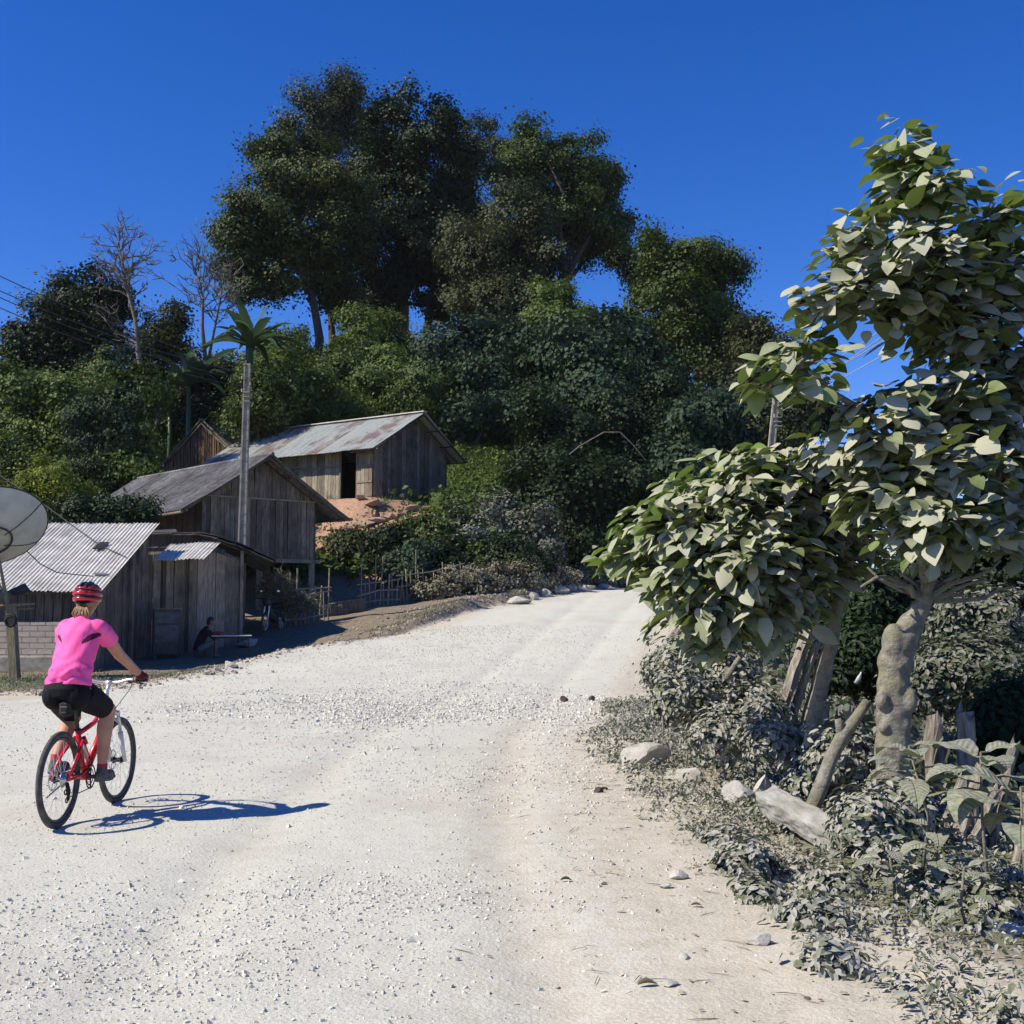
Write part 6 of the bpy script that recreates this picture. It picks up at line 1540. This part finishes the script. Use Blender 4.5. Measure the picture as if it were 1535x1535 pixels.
blades('yard_grass', np.concatenate([X, X2, X3[k]]), np.concatenate([Y, Y2, Y3[k]]), .10, .007, 'grass_dusty', 'patchy grass in front of the huts', rg, .7)
X, Y = scatter(60000, -8, 2, 47, 62, lambda X, Y: hill_fn(X, Y) * .9, rg)
blades('slope_grass', X, Y, .28, .02, 'grass_green', 'green grass on the slope beside the tin roofed house', rg, .5)
# dead leaves and twigs on the shoulder
X, Y = scatter(2600, -.6, 5, 4.2, 16, lambda X, Y: np.exp(-((X - xR(Y) + .1) / .75) ** 2) * (X < .5 * Y + .3) * .55, rg)
C = np.stack([X, Y, H(X, Y) + .008], 1)
P1 = leaves(C, rg.normal(size=C.shape) * .25 + [0, 0, 1], .018 + .035 * rg.random(len(C)) ** 2, T_OV, rg)
n = 420; k = rg.integers(0, len(X), n); C2 = np.stack([X[k] + rg.normal(size=n) * .2, Y[k], 0 * Y[k]], 1); C2[:, 2] = H(C2[:, 0], C2[:, 1]) + .008
P2 = leaves(C2, np.tile([0, 0, 1.], (n, 1)), .05 + .14 * rg.random(n) ** 2, (T_OV[0] * [1, .06, .3], T_OV[1]), rg)
leafobj('leaf_litter', [P1, P2], 'litter'); tag(bpy.data.objects['leaf_litter'], 'dry fallen leaves and twigs on the tan shoulder', kind='stuff')
for (px, py, s, lab_, mt, sd) in ((956, 1482, .085, 'curled dark dry leaf in the dirt near the bottom edge', 'litter', 1), (840, 1323, .07, 'flat green leaf fallen on the tan track', 'leaf_mid', 2), (1036, 1362, .06, 'curled brown leaf left of the weeds', 'litter', 3), (1095, 1337, .07, 'dark curled leaf at the grass edge', 'litter', 4)):
    rg = np.random.default_rng(sd); c = gp(px, py); V0, F0 = T_BIG; V = V0 * [1, 1, 1] * s; V[:, 2] = np.abs(V0[:, 1]) * s * .9 + .01 + .1 * s * np.sin(V0[:, 0] * 3)
    a = rg.random() * .8 - .4; V = V @ np.array([[math.cos(a), math.sin(a), 0], [-math.sin(a), math.cos(a), 0], [0, 0, 1]])
    o = link('fallen_leaf', mesh_from('fallen_leaf', V, F0, np.full(len(F0), .1)), M[mt]); o.location = c; tag(o, lab_, 'leaf')

# ================================================================ bicycle
RC = gp(86, 1243); HEAD = R(90 - 3.2)
bike = thing('bicycle', RC, 'red full suspension bicycle with a white fork ridden by the cyclist', 'bicycle', rz=HEAD)
WR = .345
def wheel(x, steer, root):
    c = np.array([x, 0, WR]); axl = np.array([-math.sin(steer), math.cos(steer), 0])
    mb = MB(); mb.ring(c, axl, WR - .022, .022, 64, 10); w = mb.build('wheel', M['tyre'], root, True, local=True)
    mb = MB(); mb.ring(c, axl, WR - .052, .013, 64, 8, flat=.9); mb.build('rim', M['rim'], w, True, local=True)
    sx, sy, d = frame(axl); mb = MB()
    for i in range(28):
        a = 2 * math.pi * i / 28; s_ = 1 if i % 2 else -1; a2 = a + .5 * (1 if i % 4 < 2 else -1)
        mb.tube([c + (sx * math.cos(a2) + sy * math.sin(a2)) * .024 + d * .03 * s_, c + (sx * math.cos(a) + sy * math.sin(a)) * (WR - .055)], .0013, 4)
    mb.build('spoke', M['silver'], w, local=True)
    mb = MB(); mb.cyl(c - d * .05, c + d * .05, .018, n=12); mb.cyl(c - d * .034, c - d * .028, .028, n=16); mb.cyl(c + d * .028, c + d * .034, .028, n=16); mb.build('hub', M['dark_metal'], w, True, local=True)
    mb = MB(); mb.ring(c + d * .042, axl, .075, .008, 40, 4, flat=.15)
    for i in range(5): a = 2 * math.pi * i / 5; mb.tube([c + d * .042, c + d * .042 + (sx * math.cos(a) + sy * math.sin(a)) * .072], .004, 4)
    mb.build('brake_disc', M['steel'], w, True, local=True)
wheel(0, 0, bike); FA = 1.10; wheel(FA, -.03, bike)
def part(name, fn, mat, parent=bike, smooth=True):
    mb = MB(); fn(mb); return mb.build(name, M[mat], parent, smooth, local=True)
def fr(mb):
    mb.tube([(.895, 0, .72), (.85, 0, .85)], .024, 12)
    mb.tube([(.89, 0, .745), (.68, 0, .53), (.46, 0, .33)], [.026, .028, .028], 12, ell=1.15)
    mb.tube([(.865, 0, .81), (.60, 0, .69), (.31, 0, .635)], [.021, .019, .018], 12)
    mb.tube([(.445, 0, .31), (.305, 0, .67)], .019, 12)
    mb.tube([(.31, 0, .62), (.43, 0, .55), (.53, 0, .43)], .013, 8)
    mb.cyl((.445, -.045, .305), (.445, .045, .305), .028)
part('frame', fr, 'bike_red')
def rt(mb):
    for s in (-1, 1):
        mb.tube([(.40, .035 * s, .36), (.22, .062 * s, .335), (0, .068 * s, WR)], [.015, .012, .012], 8)
        mb.tube([(0, .068 * s, WR), (.18, .06 * s, .50), (.34, .035 * s, .61)], [.011, .012, .013], 8)
        mb.tube([(.34, .035 * s, .61), (.40, .03 * s, .56)], .014, 8)
    mb.tube([(.335, -.04, .60), (.335, .04, .60)], .012, 8)
part('rear_triangle', rt, 'bike_red')
part('shock', lambda mb: (mb.tube([(.35, 0, .58), (.47, 0, .45)], .021, 12), mb.tube([(.44, 0, .48), (.50, 0, .41)], .012, 10)), 'silver')
part('seat_post', lambda mb: (mb.tube([(.31, 0, .66), (.235, 0, .885)], .015, 10), mb.ring((.308, 0, .668), (-.3, 0, .95), .02, .007, 16, 6)), 'dark_metal')
def sad(mb):
    mb.loft([((.08, 0, .925), .055, .012, (1, 0, 0)), ((.10, 0, .925), .075, .022, (1, 0, 0)), ((.16, 0, .922), .072, .024, (1, 0, 0)), ((.24, 0, .922), .035, .02, (1, 0, 0)), ((.33, 0, .918), .018, .014, (1, 0, 0)), ((.345, 0, .914), .010, .008, (1, 0, 0))], 14)
part('saddle', sad, 'rubber')
part('saddle_trim', lambda mb: mb.tube([(.088, -.07, .918), (.075, -.05, .928), (.072, 0, .931), (.075, .05, .928), (.088, .07, .918)], .006, 6), 'white_paint')
part('saddle_bag', lambda mb: mb.box((.10, 0, .845), (.11, .085, .12), bev=.022), 'rubber', smooth=False)
part('bag_stripe', lambda mb: (mb.box((.0445, 0, .86), (.004, .05, .01)), mb.box((.0445, 0, .82), (.004, .03, .006))), 'cloth_grey', smooth=False)
def fk(mb):
    ca = math.cos(0); 
    for s in (-1, 1):
        mb.tube([(.985, .062 * s, .58), (1.045, .062 * s, .44), (FA + .004, .062 * s, WR - .01)], [.021, .019, .015], 10)
    mb.tube([(.99, -.062, .585), (.97, -.055, .66), (.965, 0, .70), (.97, .055, .66), (.99, .062, .585)], .013, 10)
part('fork', fk, 'white_paint')
def fk2(mb):
    for s in (-1, 1): mb.tube([(.985, .062 * s, .60), (.925, .062 * s, .73)], .014, 10)
    mb.tube([(.915, -.075, .735), (.905, 0, .75), (.915, .075, .735)], .022, 10)
part('fork_crown', fk2, 'silver')
part('stem', lambda mb: (mb.tube([(.85, 0, .84), (.835, 0, .92)], .017, 10), mb.tube([(.84, 0, .905), (.885, 0, .975)], .016, 10), mb.cyl((.883, -.025, .978), (.883, .025, .978), .022)), 'silver')
part('handlebar', lambda mb: mb.tube([(.83, -.32, 1.01), (.855, -.16, 1.005), (.875, -.09, .985), (.885, 0, .98), (.875, .09, .985), (.855, .16, 1.005), (.83, .32, 1.01)], .0125, 10), 'silver')
for s in (-1, 1):
    part('grip', lambda mb: mb.tube([(.83, .325 * s, 1.01), (.842, .215 * s, 1.008)], .0175, 12), 'rubber')
    part('brake_lever', lambda mb: (mb.tube([(.85, .19 * s, 1.0), (.90, .20 * s, .985), (.91, .27 * s, .97)], .006, 6), mb.ell((.858, .185 * s, .997), (.02, .025, .02))), 'dark_metal')
part('brake_cable', lambda mb: (mb.tube([(.88, -.19, .99), (.98, -.14, .93), (.97, -.03, .78), (.90, 0, .70), (.7, .02, .54)], .0028, 5), mb.tube([(.88, .19, .99), (.99, .12, .94), (.98, .02, .80), (1.02, .06, .55), (FA, .05, .40)], .0028, 5)), 'rubber')
part('mount', lambda mb: (mb.ell((.90, .0, 1.01), (.02, .025, .015)),), 'dark_metal')
CA = R(-14); BBp = np.array([.445, 0, .305]); CRK = .17
pedR = BBp + [CRK * math.cos(CA), -.11, CRK * math.sin(CA)]; pedL = BBp + [-CRK * math.cos(CA), .11, -CRK * math.sin(CA)]
def crank(mb):
    mb.tube([BBp + [0, -.06, 0], pedR + [0, .045, 0]], [.014, .010], 8); mb.tube([BBp + [0, .06, 0], pedL + [0, -.045, 0]], [.014, .010], 8); mb.cyl(BBp - [0, .075, 0], BBp + [0, .075, 0], .014)
cr_ = part('crank', crank, 'dark_metal')
part('chainring', lambda mb: (mb.ring(BBp + [0, -.05, 0], (0, 1, 0), .085, .008, 40, 5, flat=.4), mb.ring(BBp + [0, -.045, 0], (0, 1, 0), .06, .006, 32, 5, flat=.4), [mb.tube([BBp + [0, -.05, 0], BBp + [.08 * math.cos(a), -.05, .08 * math.sin(a)]], .006, 5) for a in np.arange(4) * math.pi / 2]), 'dark_metal')
part('chain', lambda mb: (mb.tube([BBp + [0, -.048, .085], (0, -.042, WR + .05)], .004, 5), mb.tube([BBp + [0, -.048, -.085], (.03, -.042, WR - .14)], .004, 5)), 'dark_metal')
part('cassette', lambda mb: [mb.cyl((0, -.03 - .004 * k, WR), (0, -.0325 - .004 * k, WR), .058 - .005 * k, n=24) for k in range(7)], 'steel')
part('derailleur', lambda mb: (mb.tube([(0, -.06, WR - .02), (.0, -.075, WR - .08), (.03, -.06, WR - .15)], [.014, .016, .010], 8), mb.ring((.03, -.05, WR - .15), (0, 1, 0), .018, .005, 16, 5), mb.ring((.005, -.05, WR - .09), (0, 1, 0), .018, .005, 16, 5)), 'rubber')
for P_ in (pedR, pedL): part('pedal', lambda mb: mb.box(P_, (.085, .075, .022), bev=.004), 'dark_metal', smooth=False)
part('kickstand', lambda mb: mb.tube([(.30, .06, .31), (.10, .13, .20)], .006, 6), 'dark_metal')

# ================================================================ cyclist
cyc = thing('person', RC, 'cyclist in a hot pink jersey, black shorts and red helmet riding away up the road', 'person', rz=HEAD)
oy = .028
hipz = 1.0
def body_prims(b):
    b.loft([((.16, oy, .93), .13, .115, (.1, 0, 1)), ((.17, oy, .99), .158, .125, (.15, 0, 1)), ((.195, oy, 1.06), .145, .11, (.3, 0, 1)), ((.24, oy, 1.14), .122, .092, (.4, 0, 1)), ((.30, oy, 1.25), .138, .10, (.45, 0, 1)), ((.36, oy, 1.36), .155, .105, (.45, 0, 1)),
            ((.40, oy, 1.43), .150, .085, (.45, 0, 1)), ((.425, oy, 1.475), .085, .06, (.45, 0, 1))], 24)
    b.caps((.42, oy, 1.46), (.475, oy, 1.565), .052, .046)
    # head, face toward +X
    b.ell((.50, oy, 1.645), (.098, .077, .105)); b.ell((.53, oy, 1.60), (.062, .056, .066)); b.caps((.588, oy, 1.635), (.607, oy, 1.612), .010, .013)
    b.caps((.585, oy - .016, 1.575), (.585, oy + .016, 1.575), .009, .009); b.ell((.575, oy, 1.550), (.022, .024, .018))
    for s in (-1, 1):
        b.ell((.583, oy + .03 * s, 1.648), (.008, .013, .008)); b.ell((.488, oy + .079 * s, 1.628), (.022, .011, .032))
        sh = np.array([.395 + .03 * (s > 0), oy + .148 * s, 1.425]); el = np.array([.60, oy + .215 * s, 1.215]); wr = np.array([.785, .285 * s, 1.055])
        b.caps(sh, el, .053, .043); b.caps(el, wr, .044, .028)
        b.ell((.815, .288 * s, 1.037), (.045, .04, .024), rot=None)
        for k in range(4):
            y = (.248 + .024 * k) * s; L = (.9, 1., .97, .8)[k if s > 0 else k]
            b.caps((.835, y, 1.042), (.862, y, 1.030), .0095, .009); b.caps((.862, y, 1.030), (.865, y, 1.004), .009, .008); b.caps((.865, y, 1.004), (.845, y, .988), .008, .0075)
        b.caps((.805, .255 * s, 1.035), (.82, .232 * s, 1.012), .012, .010); b.caps((.82, .232 * s, 1.012), (.845, .226 * s, .995), .010, .009)
    for s, kn, an in ((-1, np.array([.555, -.125, .795]), pedR + [-.095, -.0, .115]), (1, np.array([.50, .125, .745]), pedL + [-.085, 0, .135])):
        hp = np.array([.20, oy + .085 * s, .945]); b.caps(hp, kn, .094, .064)
        m = (kn + an) / 2; b.caps(kn, kn + (m - kn) * .7 + [-.022, 0, 0], .060, .060); b.caps(kn + (m - kn) * .7 + [-.022, 0, 0], an, .060, .036)
        b.caps(an, an + [-.01, 0, -.05], .034, .034); b.caps(an + [0, 0, -.055], an + [.13, 0, -.075 + (.0 if s < 0 else -.01)], .034, .028)
b = MB(); body_prims(b); person_mesh('body', b, M['skin'], cyc, .0058, 3)
b = MB()
b.loft([((.178, oy, 1.005), .172, .134, (.15, 0, 1)), ((.195, oy, 1.06), .162, .125, (.3, 0, 1)), ((.24, oy, 1.14), .150, .112, (.4, 0, 1)), ((.30, oy, 1.25), .160, .115, (.45, 0, 1)), ((.36, oy, 1.36), .158, .118, (.45, 0, 1)),
        ((.40, oy, 1.43), .148, .097, (.45, 0, 1)), ((.422, oy, 1.475), .095, .072, (.45, 0, 1)), ((.438, oy, 1.515), .060, .058, (.45, 0, 1))], 28)
for s in (-1, 1):
    sh = np.array([.395 + .03 * (s > 0), oy + .148 * s, 1.425]); el = np.array([.60, oy + .215 * s, 1.215]); d = (el - sh)
    b.caps(sh + [-.005, -.02 * s, .0], sh + d * .3, .069, .071); b.tube([sh + d * .1, sh + d * .3, sh + d * .5], [.070, .070, .069], 18)
    b.caps((.415, oy + .06 * s, 1.470), sh + [0, -.01 * s, .005], .042, .048)
b.ell((.12, oy, 1.095), (.07, .125, .055)); b.ell((.10, oy - .06, 1.06), (.045, .05, .05)); b.ell((.10, oy + .06, 1.06), (.045, .05, .045))
b.tube([(.092, oy - .095, 1.128), (.080, oy, 1.132), (.092, oy + .095, 1.128)], .012, 8)
jer = person_mesh('jersey', b, [M['pink'], M['jersey_dark']], cyc, .0062, 2)
me = jer.data; co = np.zeros(len(me.vertices) * 3, np.float32); me.vertices.foreach_get('co', co); co = co.reshape(-1, 3)
# dark swoosh behind each shoulder, collar shadow-free
mi = np.zeros(len(me.polygons), np.int32)
for i, p_ in enumerate(me.polygons):
    c = p_.center
    for s in (-1, 1):
        y = (c.y - oy) * s; t = (y - .075) / .095
        if 0 < t < 1 and c.x < .40 + .02 * t:
            zc = 1.315 + .065 * t ** .6; wv = (.024 if s < 0 else .012) * math.sin(math.pi * min(1, t * .9 + .1)) ** .7 + .002
            if abs(c.z - zc) < wv: mi[i] = 1
me.polygons.foreach_set('material_index', mi)
# fabric folds
nv = co.copy(); f = .006 * np.sin(co[:, 2] * 70 + 3 * np.sin(co[:, 1] * 22)) * ss(1.26, 1.1, co[:, 2]) + .0025 * np.sin(co[:, 1] * 60 + co[:, 2] * 25)
nm = np.zeros(len(me.vertices) * 3, np.float32); me.vertices.foreach_get('normal', nm); nv = nv + nm.reshape(-1, 3) * f[:, None]; me.vertices.foreach_set('co', nv.ravel())
b = MB(); b.loft([((.155, oy, .915), .13, .12, (.1, 0, 1)), ((.165, oy, .97), .168, .136, (.15, 0, 1)), ((.185, oy, 1.03), .158, .124, (.25, 0, 1)), ((.205, oy, 1.06), .15, .116, (.3, 0, 1))], 24)
for s, kn in ((-1, np.array([.555, -.125, .795])), (1, np.array([.50, .125, .745]))):
    hp = np.array([.20, oy + .085 * s, .945]); d = kn - hp; b.ell(hp - [.035, 0, .01], (.122, .094, .112)); b.tube([hp, hp + d * .4, hp + d * .86], [.112, .104, .084], 20)
person_mesh('shorts', b, M['lycra'], cyc, .007, 3)
for s, an in ((-1, pedR + [-.095, 0, .115]), (1, pedL + [-.085, 0, .135])):
    b = MB(); b.tube([an + [.004, 0, .02], an + [-.004, 0, -.03]], [.040, .040], 14); person_mesh('sock', b, M['sock'], cyc, .007, 1)
    b = MB(); b.caps(an + [-.03, 0, -.068], an + [.155, .0, -.085], .043, .037); b.ell(an + [-.005, 0, -.04], (.055, .042, .045)); b.box(an + [.06, 0, -.105], (.25, .08, .028), bev=.008); person_mesh('shoe', b, M['shoe'], cyc, .007, 2)
for s in (-1, 1):
    b = MB(); b.ell((.815, .288 * s, 1.037), (.053, .05, .031)); b.caps((.785, .285 * s, 1.055), (.80, .286 * s, 1.046), .034, .036)
    for k in range(4): y = (.248 + .024 * k) * s; b.caps((.832, y, 1.042), (.860, y, 1.031), .0135, .0125)
    person_mesh('glove', b, M['glove'], cyc, .006, 2)
b = MB(); b.ell((.478, oy, 1.63), (.094, .084, .10)); b.ell((.425, oy, 1.585), (.035, .045, .04))
person_mesh('hair', b, M['hair'], cyc, .008, 2)
b = MB(); rr = random.Random(3)
for k in range(9):
    o = (k - 4) * .007; b.tube([(.405, oy + o * .5, 1.605), (.375, oy + o * 1.6, 1.575), (.362, oy + o * 2.3 + rr.uniform(-.005, .005), 1.535), (.368, oy + o * 2.0 + rr.uniform(-.01, .01), 1.485 + rr.uniform(-.02, .02))], [.006, .008, .007, .003], 6)
b.build('ponytail', M['hair'], cyc, True, local=True)
b = MB(); b.ring((.397, oy, 1.602), (-.8, 0, -.5), .014, .006, 16, 6); b.build('hair_tie', M['cloth_black'], cyc, True, local=True)
# helmet
hc = np.array([.487, oy, 1.667])
def dome(r, cut, name, mat, zs=1.):
    b = MB(); V = []; nu, nvv = 36, 14
    for i in range(nvv + 1):
        ph = (math.pi / 2 + cut) * i / nvv
        for j in range(nu):
            th = 2 * math.pi * j / nu; x = math.sin(ph) * math.cos(th) * r[0]; y = math.sin(ph) * math.sin(th) * r[1]; z = math.cos(ph) * r[2]
            if x > 0 and z < .02: z = max(z, .005)
            V.append(hc + [x * 1., y, z])
    Fs = [(i * nu + j, (i + 1) * nu + j, (i + 1) * nu + (j + 1) % nu, i * nu + (j + 1) % nu) for i in range(nvv) for j in range(nu)]
    b.add(np.array(V), Fs, .5); return b.build(name, M[mat], parent=hel, smooth=True, local=True)
def helmet():
    nu, nv_ = 120, 60; V = []; rd = []
    for i in range(nv_ + 1):
        ph = .02 + 2.08 * i / nv_
        for j in range(nu):
            th = 2 * math.pi * j / nu; cx_ = math.cos(th); back = ss(.25, -.35, cx_)
            # three swept bands round the back and sides, long ribs over the top
            band = max(math.exp(-((ph - c_ - .10 * cx_) / .16) ** 4) for c_ in (.98, 1.42, 1.86))
            yv = math.sin(ph) * math.sin(th); rib = max(math.exp(-((yv - q) / .11) ** 4) for q in (-.66, -.22, .22, .66)) if ph < 1.2 else 0
            top = float(ss(.95, .72, ph)); vent = abs(math.sin(th * 2.5 + .3)) > .28
            h = band * (1 if vent or ph > 1.6 else .55) * (1 - top) + rib * top
            red = band * (1 - top) > .55
            if cx_ > .2 and ph > 1.62: h = 0
            r = .9 + .115 * h
            x = math.sin(ph) * cx_ * .138 * r; y = yv * .106 * r; z = math.cos(ph) * .112 * r
            if cx_ > 0: z = max(z, -.005 - .05 * (1 - cx_))
            V.append(hc + [x, y, z]); rd.append(red)
    Fs = [(i * nu + j, (i + 1) * nu + j, (i + 1) * nu + (j + 1) % nu, i * nu + (j + 1) % nu) for i in range(nv_) for j in range(nu)] + [tuple(range(nu))]
    me = mesh_from('helmet', np.array(V), Fs, None, True); o = link('helmet', me, [M['helmet_red'], M['helmet_black']], cyc)
    me.polygons.foreach_set('material_index', np.array([0 if sum(rd[k] for k in f) > len(f) / 2 else 1 for f in Fs], np.int32)); return o
hel = helmet()
b = MB()
for s in (-1, 1): b.tube([hc + [.02, .088 * s, -.01], (.51, oy + .074 * s, 1.60), (.54, oy + .03 * s, 1.535)], .004, 5)
b.tube([hc + [-.10, -.05, -.045], hc + [-.118, 0, -.06], hc + [-.10, .05, -.045]], .009, 6)
b.build('strap', M['cloth_black'], hel, True, local=True)

# ================================================================ dusty air
hz = MB(); gz0 = float(ZZ.min()) - 1.; hz.box((float(gx.min() + gx.max()) / 2, float(gy.min() + gy.max()) / 2, (gz0 + 42) / 2), (float(gx.max() - gx.min()) + 4, float(gy.max() - gy.min()) + 40, 42 - gz0))
hm = bpy.data.materials.new('haze'); hm.use_nodes = True; nt = hm.node_tree; nt.nodes.clear()
pv = nt.nodes.new('ShaderNodeVolumePrincipled'); pv.inputs['Color'].default_value = (.93, .94, .95, 1); pv.inputs['Density'].default_value = .0001; pv.inputs['Anisotropy'].default_value = .0
om = nt.nodes.new('ShaderNodeOutputMaterial'); nt.links.new(pv.outputs[0], om.inputs['Volume']); M['haze'] = hm
tag(hz.build('haze', hm), 'thin dusty air over the road and hill', kind='stuff')
# ================================================================ light, sky, camera
sd = bpy.data.lights.new('sun', 'SUN'); sd.energy = 4.8; sd.angle = R(.55); sd.color = (1., .93, .79)
so = bpy.data.objects.new('sun', sd); COL.objects.link(so)
so.rotation_euler = Vector((-SUNV[0], -SUNV[1], -SUNV[2])).to_track_quat('-Z', 'Y').to_euler(); so.location = (-20, -6, 30)
w = bpy.data.worlds.new('World'); sc.world = w; w.use_nodes = True; nt = w.node_tree; nt.nodes.clear()
sky = nt.nodes.new('ShaderNodeTexSky'); sky.sky_type = 'NISHITA'; sky.sun_disc = False
sky.sun_elevation = R(44); sky.sun_rotation = math.atan2(SUNV[0], SUNV[1]); sky.altitude = 1500; sky.air_density = 1.; sky.dust_density = .2; sky.ozone_density = 3.
hs = nt.nodes.new('ShaderNodeHueSaturation'); hs.inputs['Saturation'].default_value = 1.36; hs.inputs['Hue'].default_value = .51
bg = nt.nodes.new('ShaderNodeBackground'); bg.inputs[1].default_value = .095
ow = nt.nodes.new('ShaderNodeOutputWorld')
tint = nt.nodes.new('ShaderNodeMix'); tint.data_type = 'RGBA'; tint.blend_type = 'MULTIPLY'; tint.inputs[0].default_value = 1.; tint.inputs[7].default_value = (1., 1.0, 1.27, 1)
nt.links.new(sky.outputs[0], hs.inputs['Color']); nt.links.new(hs.outputs[0], tint.inputs[6]); nt.links.new(tint.outputs[2], bg.inputs[0]); nt.links.new(bg.outputs[0], ow.inputs[0])
cd = bpy.data.cameras.new('camera'); co_ = bpy.data.objects.new('camera', cd); COL.objects.link(co_)
cd.sensor_width = 36; cd.lens = 36 * F / 1535; cd.clip_end = 3000; cd.clip_start = .05
co_.location = (0, 0, 1.6); co_.rotation_euler = (math.pi / 2 + PITCH, 0, 0); sc.camera = co_
sc.view_settings.view_transform = 'Standard'; sc.view_settings.look = 'None'; sc.view_settings.exposure = .42; sc.view_settings.gamma = 1
sc.cycles.max_bounces = 6; sc.cycles.diffuse_bounces = 3; sc.cycles.transmission_bounces = 3; sc.cycles.glossy_bounces = 2
sc.cycles.use_denoising = True
